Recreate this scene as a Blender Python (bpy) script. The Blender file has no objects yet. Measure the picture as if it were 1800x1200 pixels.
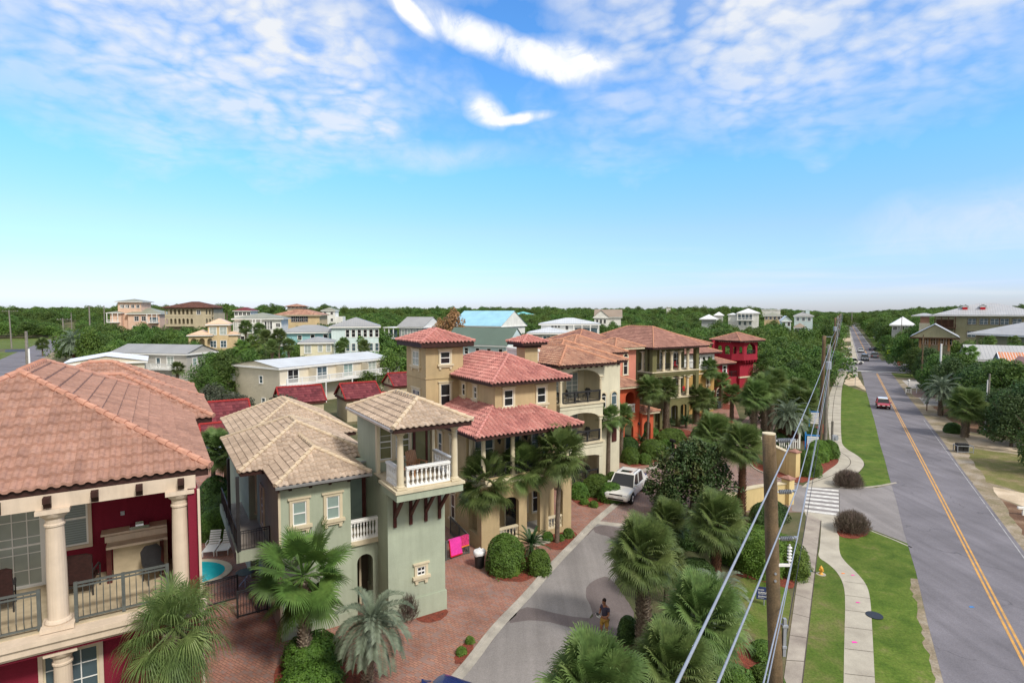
import bpy, math, random
from math import sin, cos, pi, radians, sqrt, atan2, tan
from mathutils import Matrix, Vector
random.seed(7)
S = bpy.context.scene
COL = S.collection

# ------------------------------------------------------------------ camera
EYE = 14.4
PITCH = math.atan(.053)
cam = bpy.data.cameras.new("camera"); cam.lens = 20; cam.sensor_width = 36; cam.clip_end = 6000; cam.clip_start = .1
camo = bpy.data.objects.new("camera", cam); COL.objects.link(camo)
camo.location = (0, 0, EYE); camo.rotation_euler = (pi/2 - PITCH, 0, 0)
S.camera = camo

# ------------------------------------------------------------------ sun and sky
SUN_AZ = radians(139)     # clockwise from +Y, towards +X: the sun stands to the right, a little behind the camera
SUN_EL = radians(46)
sd = bpy.data.lights.new("sun", 'SUN'); sd.energy = 2.45; sd.angle = radians(9); sd.color = (1, .94, .85)
so = bpy.data.objects.new("sun", sd); COL.objects.link(so)
sv = Vector((sin(SUN_AZ)*cos(SUN_EL), cos(SUN_AZ)*cos(SUN_EL), sin(SUN_EL)))
so.rotation_euler = sv.to_track_quat('Z', 'Y').to_euler(); so.location = (60, -40, 90)
S.view_settings.view_transform = 'Standard'; S.view_settings.look = 'None'
S.view_settings.exposure = .45; S.view_settings.gamma = 1

class N:
    """tiny node helper"""
    def __init__(s, tree): s.t = tree; s.n = tree.nodes; s.l = tree.links
    def new(s, typ, ins=None, **kw):
        nd = s.n.new(typ)
        for k, v in kw.items(): setattr(nd, k, v)
        if ins:
            for k, v in ins.items():
                sock = nd.inputs[k]
                if isinstance(v, bpy.types.NodeSocket): s.l.new(v, sock)
                else: sock.default_value = v
        return nd
    def math(s, op, a, b=0., c=0., clamp=False):
        nd = s.new('ShaderNodeMath', {0: a, 1: b, 2: c}, operation=op, use_clamp=clamp); return nd.outputs[0]
    def mix(s, f, a, b, mode='MIX'):
        nd = s.new('ShaderNodeMix', data_type='RGBA', blend_type=mode)
        for i, v in ((0, f), (6, a), (7, b)):
            if isinstance(v, bpy.types.NodeSocket): s.l.new(v, nd.inputs[i])
            else: nd.inputs[i].default_value = v if i == 0 or len(v) == 4 else (*v, 1)
        return nd.outputs[2]
    def ramp(s, f, stops, interp='LINEAR'):
        nd = s.new('ShaderNodeValToRGB', {0: f}); r = nd.color_ramp; r.interpolation = interp
        while len(r.elements) < len(stops): r.elements.new(.5)
        for e, (p, c) in zip(r.elements, stops):
            e.position = p; e.color = (c, c, c, 1) if isinstance(c, (int, float)) else (*c, 1)
        return nd.outputs[0]
    def noise(s, vec, scale, detail=4, rough=.55, dist=0.):
        return s.new('ShaderNodeTexNoise', {'Vector': vec, 'Scale': scale, 'Detail': detail, 'Roughness': rough, 'Distortion': dist}).outputs[0]

W_ = bpy.data.worlds.new("World"); S.world = W_; W_.use_nodes = True
t = W_.node_tree; t.nodes.clear(); n = N(t)
sky = n.new('ShaderNodeTexSky', sky_type='NISHITA', sun_disc=False, sun_elevation=SUN_EL, sun_rotation=SUN_AZ,
            air_density=1.0, dust_density=.35, ozone_density=2.2, altitude=10)
tc = n.new('ShaderNodeTexCoord')
sep = n.new('ShaderNodeSeparateXYZ', {0: tc.outputs['Generated']})
dx, dy, dz = sep.outputs
az = n.math('ARCTAN2', dx, dy)
el = n.math('ARCSINE', dz)
# tint the physical sky towards the saturated blue of the photograph
hs = n.new('ShaderNodeHueSaturation', {'Hue': .485, 'Saturation': 1.2, 'Value': 1.0, 'Color': sky.outputs[0]})
elr = n.math('DIVIDE', el, .62, clamp=True)
grade = n.ramp(elr, [(0, (.52, .61, .92)), (.06, (.57, .64, .98)), (.13, (.64, .69, 1.02)), (.22, (.82, .77, 1.06)), (.38, (.86, .98, 1.25)), (.62, (.86, .98, 1.25)), (1, (.86, .95, 1.35))])
skyc = n.mix(1.0, hs.outputs[0], grade, 'MULTIPLY')
# clouds: projected on a high flat layer
zz = n.math('ADD', n.math('MAXIMUM', dz, 0.0), .16)
cx_ = n.math('DIVIDE', dx, zz); cy_ = n.math('DIVIDE', dy, zz)
cv = n.new('ShaderNodeCombineXYZ', {0: cx_, 1: cy_, 2: .3}).outputs[0]
av = n.new('ShaderNodeCombineXYZ', {0: az, 1: el, 2: 0.}).outputs[0]
fine = n.noise(cv, 8.5, 5, .55, .2)
cells = n.new('ShaderNodeTexVoronoi', {'Vector': n.new('ShaderNodeVectorMath', {0: cv, 1: n.new('ShaderNodeVectorMath', {0: n.new('ShaderNodeTexNoise', {'Vector': cv, 'Scale': 2.5}).outputs[1], 'Scale': .4}, operation='SCALE').outputs[0]}, operation='ADD').outputs[0], 'Scale': 15.}, feature='F1').outputs[0]
broad = n.noise(cv, .9, 3, .5, .2)
def blob(u, v, ru, rv, rot=0., soft=1.):
    """soft elliptic patch of sky round a direction (azimuth, elevation)"""
    a0 = math.atan((u-900)/1000); e0 = math.atan((547-v)/1000*cos(a0))
    mp = n.new('ShaderNodeMapping', {'Vector': av, 'Location': (a0, e0, 0), 'Rotation': (0, 0, radians(rot)), 'Scale': (ru/1000, rv/1000, 1)}, vector_type='TEXTURE')
    wv = n.new('ShaderNodeVectorMath', {0: mp.outputs[0], 1: wob}, operation='ADD').outputs[0]
    ln = n.new('ShaderNodeVectorMath', {0: wv}, operation='LENGTH').outputs['Value']
    return n.math('SUBTRACT', 1.0, n.math('DIVIDE', ln, soft), clamp=True)
wn = n.new('ShaderNodeTexNoise', {'Vector': av, 'Scale': 9., 'Detail': 5.}).outputs[1]
wob = n.new('ShaderNodeVectorMath', {0: n.new('ShaderNodeVectorMath', {0: wn, 1: (.5, .5, .5)}, operation='SUBTRACT').outputs[0], 'Scale': 1.1}, operation='SCALE').outputs[0]
def add(*a):
    r = a[0]
    for b in a[1:]: r = n.math('ADD', r, b, clamp=True)
    return r
field = add(blob(120, 10, 640, 190, -6), blob(480, 50, 330, 150, -8), blob(1580, 60, 640, 130, 8), blob(1250, 20, 320, 110, 0), blob(520, 212, 240, 34, -4), blob(1000, -170, 1500, 150, 0))
field = n.math('MULTIPLY', n.math('POWER', field, .8), n.ramp(broad, [(.3, .55), (.6, 1.)]))
veil = n.math('MULTIPLY', field, .2)
puff = n.ramp(n.math('SUBTRACT', n.math('ADD', fine, .12), n.math('MULTIPLY', cells, .34)), [(.22, 0.), (.58, .92)])
c1 = n.math('ADD', n.math('MULTIPLY', n.math('MULTIPLY', puff, field), .9), veil, clamp=True)
streak = add(blob(1000, 120, 112, 42, -6, 1.), blob(860, 88, 185, 32, -21, 1.), blob(722, 34, 70, 18, -38, 1.))
small = add(blob(856, 198, 52, 32, -25, 1.), blob(918, 214, 62, 12, 8, 1.))
thin = n.math('MULTIPLY', add(blob(765, 280, 190, 30, 2), blob(1740, 380, 230, 60, 4)), .55)
sn = n.ramp(n.noise(av, 14., 7, .65, .6), [(.25, .1), (.62, 1.)])
c2 = n.ramp(n.math('MULTIPLY', streak, n.math('ADD', n.math('MULTIPLY', sn, 1.1), .25)), [(.05, 0.), (.3, .3), (.6, .8), (1., 1.)])
c3 = n.ramp(n.math('MULTIPLY', small, n.math('ADD', n.math('MULTIPLY', sn, 1.1), .3)), [(.05, 0.), (.35, .35), (.65, .85), (1., 1.)])
c4 = n.math('MULTIPLY', thin, sn)
# low thin bands near the horizon
bm = n.new('ShaderNodeMapping', {'Vector': av, 'Scale': (2.2, 34., 1)})
bands = n.ramp(n.noise(bm.outputs[0], 1.6, 4, .5, .3), [(.5, 0.), (.72, 1.)])
low = n.math('MULTIPLY', bands, n.ramp(n.math('DIVIDE', el, .12, clamp=True), [(0., 0.), (.25, .42), (.7, .2), (1., 0.)]))
cl = add(c1, c2, c3, c4, low)
front = n.ramp(n.math('DIVIDE', dz, .02, clamp=True), [(0, 0.), (1, 1.)])
cl = n.math('MULTIPLY', cl, front)
# bright cloud cover added out of view, overhead and behind, as neutral fill light
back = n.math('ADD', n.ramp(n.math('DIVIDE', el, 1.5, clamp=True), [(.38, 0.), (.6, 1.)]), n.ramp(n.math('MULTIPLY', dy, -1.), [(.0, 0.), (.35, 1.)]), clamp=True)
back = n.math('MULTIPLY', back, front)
cloudc = n.mix(n.math('ADD', c2, c3, clamp=True), (4.25, 4.4, 4.65), (5.2, 5.25, 5.4))
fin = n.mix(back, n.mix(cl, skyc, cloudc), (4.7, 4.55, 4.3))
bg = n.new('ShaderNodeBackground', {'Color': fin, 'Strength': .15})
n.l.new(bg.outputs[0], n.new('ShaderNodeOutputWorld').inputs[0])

# ------------------------------------------------------------------ geometry helpers
def G(u, v, z=0.):
    """ground point under a measured direction (survey of the place)"""
    a = (u-900)/1000; b = (600-v)/1000; c, s = cos(PITCH), sin(PITCH)
    d = (a, c+b*s, -s+b*c); k = (z-EYE)/d[2]
    return (d[0]*k, d[1]*k)
def DP(u, v, y):
    a = (u-900)/1000; b = (600-v)/1000; c, s = cos(PITCH), sin(PITCH)
    d = (a, c+b*s, -s+b*c); k = y/d[1]
    return (d[0]*k, y, EYE+d[2]*k)
RH = radians(32); CA, SA = cos(RH), sin(RH)
def WL(a, b): return (a*CA - b*SA, a*SA + b*CA)        # row-house frame -> world

def smooth(e0, e1, x):
    k = max(0, min(1, (x-e0)/(e1-e0))); return k*k*(3-2*k)
def hgt(x, y):
    """gentle dunes far behind, flat along the streets"""
    d = sqrt(x*x+y*y); m = smooth(130, 420, d)
    r = abs(x - .584*y - 7.9); m *= smooth(25, 110, r)
    q = (x+.9*y)  # left road
    return m*(5.2 + 2.2*sin(x*.011+1.3)*cos(y*.008) + 1.2*sin(x*.03)*sin(y*.021+.5))

class MB:
    def __init__(s): s.v = []; s.f = []; s.uv = None; s.M = None
    def add(s, vs, fs):
        o = len(s.v)
        if s.M is not None: vs = [tuple(s.M @ Vector(p)) for p in vs]
        s.v += vs; s.f += [tuple(i+o for i in f) for f in fs]; return s
    def box(s, x0, y0, z0, x1, y1, z1):
        return s.add([(x0,y0,z0),(x1,y0,z0),(x1,y1,z0),(x0,y1,z0),(x0,y0,z1),(x1,y0,z1),(x1,y1,z1),(x0,y1,z1)],
              [(0,3,2,1),(4,5,6,7),(0,1,5,4),(1,2,6,5),(2,3,7,6),(3,0,4,7)])
    def prism(s, poly, z0, z1):
        k = len(poly)
        ar = sum(poly[i][0]*poly[(i+1)%k][1]-poly[(i+1)%k][0]*poly[i][1] for i in range(k))
        if ar < 0: poly = poly[::-1]
        return s.add([(x,y,z0) for x,y in poly]+[(x,y,z1) for x,y in poly],
              [tuple(range(k-1,-1,-1)), tuple(range(k,2*k))]+[(i,(i+1)%k,k+(i+1)%k,k+i) for i in range(k)])
    def vprism(s, poly, y0, y1):
        """polygon in the x,z plane extruded along y"""
        k = len(poly)
        ar = sum(poly[i][0]*poly[(i+1)%k][1]-poly[(i+1)%k][0]*poly[i][1] for i in range(k))
        if ar < 0: poly = poly[::-1]
        return s.add([(x,y0,z) for x,z in poly]+[(x,y1,z) for x,z in poly],
              [tuple(range(k)), tuple(range(2*k-1,k-1,-1))]+[((i+1)%k,i,k+i,k+(i+1)%k) for i in range(k)])
    def cyl(s, p0, p1, r0, r1=None, k=10, caps=True):
        r1 = r0 if r1 is None else r1
        p0 = Vector(p0); p1 = Vector(p1); d = (p1-p0).normalized()
        a = d.orthogonal().normalized(); b = d.cross(a)
        vs = [tuple(p+a*r*cos(2*pi*i/k)+b*r*sin(2*pi*i/k)) for p, r in ((p0,r0),(p1,r1)) for i in range(k)]
        fs = [(i,(i+1)%k,k+(i+1)%k,k+i) for i in range(k)]
        if caps: fs += [tuple(range(k-1,-1,-1)), tuple(range(k,2*k))]
        return s.add(vs, fs)
    def tube(s, pts, r, k=6):
        pts = [Vector(p) for p in pts]; vs = []; fs = []; m = len(pts)
        ref = Vector((0,0,1))
        for j, p in enumerate(pts):
            d = (pts[min(j+1,m-1)]-pts[max(j-1,0)]).normalized()
            a = d.cross(ref)
            if a.length < .05: a = d.cross(Vector((1,0,0)))
            a.normalize(); b = a.cross(d); rr = r[j] if isinstance(r, (list,tuple)) else r
            vs += [tuple(p+a*rr*cos(2*pi*i/k)+b*rr*sin(2*pi*i/k)) for i in range(k)]
        for j in range(m-1):
            fs += [(j*k+i, j*k+(i+1)%k, (j+1)*k+(i+1)%k, (j+1)*k+i) for i in range(k)]
        fs += [tuple(range(k-1,-1,-1)), tuple(range((m-1)*k,m*k))]
        return s.add(vs, fs)
    def lathe(s, cx, cy, prof, k=16, z=0):
        vs = [(cx+r*cos(2*pi*i/k), cy+r*sin(2*pi*i/k), z+h) for r, h in prof for i in range(k)]
        m = len(prof)
        fs = [(j*k+i, j*k+(i+1)%k, (j+1)*k+(i+1)%k, (j+1)*k+i) for j in range(m-1) for i in range(k)]
        fs += [tuple(range(k-1,-1,-1)), tuple(range((m-1)*k,m*k))]
        return s.add(vs, fs)
    def mesh(s, name, mats, smooth=False):
        me = bpy.data.meshes.new(name); me.from_pydata(s.v, [], s.f); me.update()
        for m in (mats if isinstance(mats, (list,tuple)) else [mats]): me.materials.append(m)
        if s.uv:
            ul = me.uv_layers.new(name="UVMap"); data = []
            for p in me.polygons:
                for vi in p.vertices: data += s.uv[vi]
            ul.data.foreach_set('uv', data)
        if smooth: me.polygons.foreach_set('use_smooth', [True]*len(me.polygons))
        return me
    def build(s, name, mat, parent=None, smooth=False, loc=(0,0,0), rz=0.):
        return link(name, s.mesh(name, mat, smooth), parent, loc, rz)
def link(name, me, parent=None, loc=(0,0,0), rz=0.):
    o = bpy.data.objects.new(name, me); COL.objects.link(o); o.parent = parent
    o.location = loc; o.rotation_euler = (0,0,rz); return o
def tag(o, label, cat, group=None, kind=None):
    if label: o['label'] = label
    if cat: o['category'] = cat
    if group: o['group'] = group
    if kind: o['kind'] = kind
    return o
def thing(name, label, cat, loc=(0,0,0), rz=0., group=None):
    o = bpy.data.objects.new(name, None); COL.objects.link(o); o.empty_display_size = .3
    o.location = loc; o.rotation_euler = (0,0,rz); return tag(o, label, cat, group)
def copy_tree(o, parent=None):
    c = o.copy(); COL.objects.link(c); c.parent = parent
    for ch in o.children: copy_tree(ch, c)
    return c

# ------------------------------------------------------------------ materials
def mat(name, col, rough=.85, var=.1, scale=1.3, bump=.15, bscale=30., metal=0., spec=.3, col2=None, fine=.0, streak=0.):
    m = bpy.data.materials.new(name); m.use_nodes = True; t = m.node_tree; n = N(t)
    p = t.nodes['Principled BSDF']; tc = n.new('ShaderNodeTexCoord').outputs['Object']
    f = n.noise(tc, scale, 5, .6)
    c2 = col2 or tuple(c*(1-var*2) for c in col); c1 = tuple(min(1, c*(1+var)) for c in col)
    k = n.mix(n.ramp(f, [(.3, 0.), (.7, 1.)]), c1, c2)
    if fine:
        g = n.noise(tc, bscale, 2, .6)
        k = n.mix(1., k, n.ramp(g, [(.3, 1-fine), (.7, 1+fine*.5)]), 'MULTIPLY')
    if streak:
        mp = n.new('ShaderNodeMapping', {'Vector': tc, 'Scale': (2.5, 2.5, .25)})
        g = n.noise(mp.outputs[0], 1.6, 5, .65)
        k = n.mix(1., k, n.ramp(g, [(.35, 1-streak), (.6, 1.)]), 'MULTIPLY')
    t.links.new(k, p.inputs['Base Color'])
    p.inputs['Roughness'].default_value = rough; p.inputs['Metallic'].default_value = metal
    p.inputs['Specular IOR Level'].default_value = spec
    if bump:
        b = n.new('ShaderNodeBump', {'Height': n.noise(tc, bscale, 3, .6), 'Strength': bump, 'Distance': .02})
        t.links.new(b.outputs[0], p.inputs['Normal'])
    return m
M = {}
def stucco(key, col, streak=.09): M[key] = mat(key, col, .9, .075, .55, .5, 38, fine=.05, streak=streak)
stucco('red', (.21, .014, .035)); stucco('green', (.40, .45, .345)); stucco('tan', (.50, .385, .22)); stucco('cream', (.66, .62, .47))
stucco('coral', (.60, .24, .17)); stucco('orange', (.54, .11, .05)); stucco('olive', (.165, .155, .068)); stucco('yellow', (.46, .285, .095))
stucco('crimson', (.33, .022, .042)); stucco('yellowwall', (.66, .52, .26)); stucco('pinkw', (.72, .50, .38)); stucco('beige', (.50, .43, .30))
stucco('white', (.78, .78, .74), .08); stucco('paleblue', (.62, .74, .74), .08); stucco('aqua', (.30, .58, .62), .08); stucco('paleyellow', (.74, .70, .50), .08)
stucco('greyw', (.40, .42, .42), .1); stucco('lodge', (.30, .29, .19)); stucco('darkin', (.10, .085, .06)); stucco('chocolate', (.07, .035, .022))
stucco('peach', (.62, .48, .28)); stucco('bluegrey', (.30, .38, .48), .1)
M['trim'] = mat('cream_trim', (.64, .56, .40), .8, .05, 2, .1, 40, streak=.1)
M['pinktrim'] = mat('pink_stone', (.66, .545, .43), .8, .05, 2, .15, 50, streak=.12)
M['whitep'] = mat('white_paint', (.80, .80, .78), .5, .03, 2, .05, 30)
M['darkwood'] = mat('dark_brown_wood', (.045, .018, .014), .6, .2, 4, .2, 20)
M['wine'] = mat('wine_wood', (.085, .022, .018), .55, .2, 4, .2, 20)
M['iron'] = mat('black_iron', (.028, .028, .03), .5, .1, 5, 0, 20, spec=.4)
M['greyiron'] = mat('grey_iron', (.10, .11, .105), .5, .1, 5, 0, 20, spec=.4)
M['gutter'] = mat('gutter_metal', (.50, .50, .52), .35, .08, 3, 0, 20, metal=.6)
M['teak'] = mat('teak', (.42, .22, .11), .6, .15, 6, .1, 30)
M['wicker'] = mat('brown_wicker', (.035, .012, .010), .7, .2, 12, .6, 80)
M['stone_floor'] = mat('stone_floor', (.50, .42, .29), .8, .12, 2.5, .1, 20)
M['black'] = mat('black_plastic', (.02, .02, .022), .4, .1, 5, 0, 20, spec=.4)
M['rubber'] = mat('rubber', (.018, .018, .018), .8, .1, 5, .1, 60)
M['chrome'] = mat('chrome', (.6, .6, .62), .18, .03, 3, 0, 20, metal=1.)
M['steel'] = mat('galvanised_steel', (.42, .45, .50), .4, .1, 6, 0, 20, metal=.5)
M['wire'] = mat('aluminium_wire', (.36, .39, .45), .5, .08, 9, .1, 60, metal=.35)
M['cable'] = mat('black_cable', (.03, .028, .035), .6, .1, 5, 0, 20)
M['mulch'] = mat('red_mulch', (.24, .055, .032), .95, .3, 4, 1., 24, col2=(.13, .045, .032), fine=.6)
M['concrete'] = mat('concrete', (.46, .43, .36), .9, .1, .7, .15, 30, col2=(.34, .31, .26), fine=.12)
M['walkold'] = mat('old_concrete', (.40, .36, .31), .9, .1, .8, .15, 30, col2=(.25, .215, .19), fine=.14)
M['joint'] = mat('joint', (.10, .085, .07), .95, .2, 3, 0)
M['kerb'] = mat('kerb_concrete', (.42, .39, .34), .9, .15, 1.2, .2, 30, col2=(.28, .26, .23), fine=.1)
M['sand'] = mat('sand', (.60, .50, .38), .95, .15, .5, .3, 20, col2=(.40, .31, .21), fine=.15)
M['whitemark'] = mat('white_road_paint', (.70, .70, .68), .7, .1, 3, .05, 30, col2=(.46, .45, .44), fine=.15)
M['yellowmark'] = mat('yellow_road_paint', (.66, .34, .07), .7, .1, 2.5, .05, 30, col2=(.42, .25, .10), fine=.2)
M['fademark'] = mat('faded_white_paint', (.42, .42, .43), .8, .2, 1.6, .05, 30, col2=(.19, .185, .20), fine=.2)
M['trunk'] = mat('palm_trunk', (.15, .115, .085), .95, .3, 5, .6, 22, col2=(.08, .06, .045))
M['boots'] = mat('palm_boots', (.30, .25, .19), .95, .3, 9, .6, 22, col2=(.09, .06, .045))
M['brownboots'] = mat('brown_palm_boots', (.20, .10, .06), .95, .3, 9, .6, 22, col2=(.07, .035, .025))
M['bark'] = mat('bark', (.13, .10, .08), .95, .3, 5, .6, 22)
M['pole'] = mat('pole_wood', (.20, .135, .075), .9, .2, 2, .5, 30, col2=(.11, .085, .055), fine=.25, streak=.4)
M['greypole'] = mat('grey_pole', (.27, .25, .22), .9, .15, 3, .3, 30, streak=.3)
M['deadfrond'] = mat('dead_frond', (.36, .25, .14), .9, .2, 4, 0)
M['skin'] = mat('skin', (.33, .15, .09), .6, .04, 4, 0)
M['shirt'] = mat('slate_shirt', (.055, .05, .085), .9, .08, 4, .2, 30)
M['shorts'] = mat('khaki_shorts', (.42, .25, .06), .9, .08, 4, .2, 30)
M['hair'] = mat('dark_hair', (.03, .016, .012), .8, .1, 6, .3, 60)
M['pink'] = mat('pink_towel', (.85, .06, .42), .95, .1, 5, .3, 60)
M['magenta'] = mat('magenta_towel', (.70, .05, .20), .95, .3, 14, .3, 60)
M['orangecl'] = mat('orange_towel', (.85, .22, .04), .95, .1, 5, .3, 60)
M['bluecl'] = mat('blue_cloth', (.05, .12, .45), .9, .1, 5, .3, 60)
M['bag'] = mat('white_bag', (.82, .82, .84), .5, .05, 5, .5, 12)
M['signblue'] = mat('navy_sign', (.03, .045, .14), .6, .05, 4, 0)
M['realblue'] = mat('bright_blue_post', (.03, .22, .58), .6, .05, 4, 0)
M['signwhite'] = mat('white_sign', (.8, .8, .8), .6, .03, 4, 0)
M['signyellow'] = mat('lime_sign', (.62, .85, .02), .5, .03, 4, 0)
M['signred'] = mat('red_sign', (.62, .02, .03), .5, .03, 4, 0)
M['hydrant'] = mat('yellow_hydrant', (.75, .38, .06), .5, .08, 6, 0)
M['gold'] = mat('dark_green_lid', (.035, .045, .04), .7, .1, 6, .4, 60)

def siding(key, col):
    m = mat(key, col, .7, .03, 1, 0); t = m.node_tree; n = N(t); p = t.nodes['Principled BSDF']
    z = n.new('ShaderNodeSeparateXYZ', {0: n.new('ShaderNodeTexCoord').outputs['Object']}).outputs[2]
    fr = n.math('FRACT', n.math('DIVIDE', z, .2))
    b = n.new('ShaderNodeBump', {'Height': fr, 'Strength': .9, 'Distance': .03})
    t.links.new(b.outputs[0], p.inputs['Normal']); M[key] = m
siding('sidebeige', (.68, .62, .50)); siding('sidegrey', (.47, .45, .41)); siding('sidewhite', (.78, .79, .78)); siding('sideblue', (.60, .72, .74))
siding('sideslate', (.34, .36, .37)); siding('sideaqua', (.32, .58, .62))

def glass(key, col, rough=.06, blind=None):
    m = bpy.data.materials.new(key); m.use_nodes = True; t = m.node_tree; n = N(t); p = t.nodes['Principled BSDF']
    tc = n.new('ShaderNodeTexCoord').outputs['Object']
    c = n.mix(n.noise(tc, 1.2, 2), col, tuple(x*.45 for x in col))
    if blind:
        z = n.new('ShaderNodeSeparateXYZ', {0: tc}).outputs[2]
        fr = n.ramp(n.math('FRACT', n.math('DIVIDE', z, .07)), [(.2, .62), (.5, 1.)])
        c = n.mix(1., blind, fr, 'MULTIPLY')
    t.links.new(c, p.inputs['Base Color']); p.inputs['Roughness'].default_value = rough
    p.inputs['Specular IOR Level'].default_value = .55; M[key] = m
glass('glass', (.022, .024, .028)); glass('glassblue', (.10, .15, .18)); glass('blind', (.3,.3,.3), .15, (.30, .36, .37)); glass('curtain', (.50, .56, .52), .2)
glass('glassgold', (.22, .22, .11), .1); glass('glassgreen', (.34, .45, .42), .12); glass('carglass', (.012, .015, .018), .03)

def tilemat(key, c1, c2, c3, dark=.5):
    """clay roof tiles: every tile of the UV grid has its own shade"""
    m = bpy.data.materials.new(key); m.use_nodes = True; t = m.node_tree; n = N(t); p = t.nodes['Principled BSDF']
    uv = n.new('ShaderNodeTexCoord').outputs['UV']
    fl = n.new('ShaderNodeVectorMath', {0: uv}, operation='FLOOR').outputs[0]
    wn = n.new('ShaderNodeTexWhiteNoise', {0: fl}, noise_dimensions='2D').outputs[0]
    c = n.ramp(wn, [(0, c2), (.35, c1), (.75, c1), (1, c3)])
    ob = n.new('ShaderNodeTexCoord').outputs['Object']
    c = n.mix(1., c, n.ramp(n.noise(ob, .9, 5, .65), [(.3, .78), (.7, 1.1)]), 'MULTIPLY')
    c = n.mix(n.ramp(n.noise(ob, 1.7, 6, .75), [(.58, 0.), (.75, .45)]), c, tuple(x*.5 for x in c1))
    c = n.mix(1., c, n.ramp(n.noise(ob, 9., 3, .6), [(.35, 1-dark*.35), (.62, 1.05)]), 'MULTIPLY')
    t.links.new(c, p.inputs['Base Color']); p.inputs['Roughness'].default_value = .8; p.inputs['Specular IOR Level'].default_value = .3
    b = n.new('ShaderNodeBump', {'Height': n.noise(ob, 35., 3, .6), 'Strength': .25, 'Distance': .02})
    t.links.new(b.outputs[0], p.inputs['Normal']); M[key] = m
tilemat('tile_salmon', (.37, .205, .155), (.315, .175, .135), (.41, .235, .18))
tilemat('tile_sand', (.45, .35, .27), (.345, .265, .205), (.54, .43, .34))
tilemat('tile_rose', (.49, .21, .185), (.36, .145, .135), (.58, .29, .255))
tilemat('tile_clay', (.40, .215, .15), (.27, .14, .105), (.50, .30, .21))
tilemat('tile_brown', (.33, .17, .135), (.25, .125, .10), (.40, .215, .17))
tilemat('tile_crimson', (.17, .036, .046), (.10, .02, .027), (.23, .06, .065))
tilemat('tile_chocolate', (.14, .06, .045), (.09, .04, .03), (.20, .09, .06))
M['cap_salmon'] = mat('cap_salmon', (.50, .27, .195), .85, .15, 3, .4, 20, col2=(.38, .19, .14))
M['cap_sand'] = mat('cap_sand', (.58, .47, .34), .85, .1, 5, .3, 20)
M['cap_rose'] = mat('cap_rose', (.56, .25, .22), .85, .1, 5, .3, 20)
M['cap_clay'] = mat('cap_clay', (.55, .28, .18), .85, .1, 5, .3, 20)
M['cap_crimson'] = mat('cap_crimson', (.33, .03, .03), .85, .1, 5, .3, 20)

def metalroof(key, col, pitch=.45):
    m = bpy.data.materials.new(key); m.use_nodes = True; t = m.node_tree; n = N(t); p = t.nodes['Principled BSDF']
    uv = n.new('ShaderNodeSeparateXYZ', {0: n.new('ShaderNodeTexCoord').outputs['UV']}).outputs[0]
    fr = n.math('FRACT', uv)
    rib = n.ramp(n.math('ABSOLUTE', n.math('SUBTRACT', fr, .5)), [(.0, 1.), (.07, 0.)])
    ob = n.new('ShaderNodeTexCoord').outputs['Object']
    c = n.mix(n.ramp(n.noise(ob, .35, 4), [(.3, 0.), (.7, 1.)]), tuple(min(1, x*1.06) for x in col), tuple(x*.88 for x in col))
    t.links.new(c, p.inputs['Base Color']); p.inputs['Roughness'].default_value = .5
    b = n.new('ShaderNodeBump', {'Height': rib, 'Strength': 1., 'Distance': .04})
    t.links.new(b.outputs[0], p.inputs['Normal']); M[key] = m
metalroof('metal_white', (.74, .76, .80)); metalroof('metal_grey', (.40, .41, .43)); metalroof('metal_blue', (.30, .58, .74)); metalroof('metal_pale', (.56, .59, .62))
metalroof('shingle_green', (.10, .15, .12)); metalroof('shingle_grey', (.31, .315, .32)); metalroof('shingle_olive', (.26, .27, .21)); metalroof('shingle_tan', (.28, .22, .17))
metalroof('metal_copper', (.55, .22, .11)); metalroof('metal_peach', (.68, .48, .33)); metalroof('metal_teal', (.16, .50, .50))

def leafmat(key, c1, c2, c3, trans=.25, sc=1.1):
    m = bpy.data.materials.new(key); m.use_nodes = True; t = m.node_tree; n = N(t); p = t.nodes['Principled BSDF']
    ob = n.new('ShaderNodeTexCoord').outputs['Object']; oi = n.new('ShaderNodeObjectInfo').outputs['Random']
    f = n.noise(ob, sc, 4, .65)
    c = n.ramp(f, [(.3, c2), (.5, c1), (.72, c3)])
    g = n.noise(ob, sc*9, 2, .6)
    c = n.mix(1., c, n.ramp(g, [(.3, .7), (.7, 1.25)]), 'MULTIPLY')
    hv = n.new('ShaderNodeHueSaturation', {'Hue': n.math('ADD', .485, n.math('MULTIPLY', oi, .03)), 'Saturation': 1., 'Value': n.math('ADD', .8, n.math('MULTIPLY', oi, .4)), 'Color': c}).outputs[0]
    t.links.new(hv, p.inputs['Base Color']); p.inputs['Roughness'].default_value = .55; p.inputs['Specular IOR Level'].default_value = .35
    tr = n.new('ShaderNodeBsdfTranslucent', {'Color': hv})
    mx = n.new('ShaderNodeMixShader', {0: trans}); t.links.new(p.outputs[0], mx.inputs[1]); t.links.new(tr.outputs[0], mx.inputs[2])
    t.links.new(mx.outputs[0], t.nodes['Material Output'].inputs[0]); M[key] = m
leafmat('oak', (.085, .16, .032), (.045, .09, .02), (.155, .24, .045))
leafmat('oak2', (.11, .195, .034), (.065, .12, .024), (.20, .285, .052))
leafmat('pine', (0.064, 0.120, 0.037), (0.040, 0.077, 0.026), (0.101, 0.160, 0.046))
leafmat('magnolia', (0.038, 0.078, 0.019), (0.025, 0.047, 0.013), (0.102, 0.098, 0.029), .1)
leafmat('sabal', (.135, .20, .058), (.075, .13, .036), (.25, .31, .115), .3, 1.6)
leafmat('fanbright', (.10, .18, .038), (.055, .115, .026), (.165, .25, .06), .3, 1.2)
leafmat('pindo', (.19, .25, .17), (.12, .175, .115), (.27, .33, .24), .25, .8)
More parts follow.
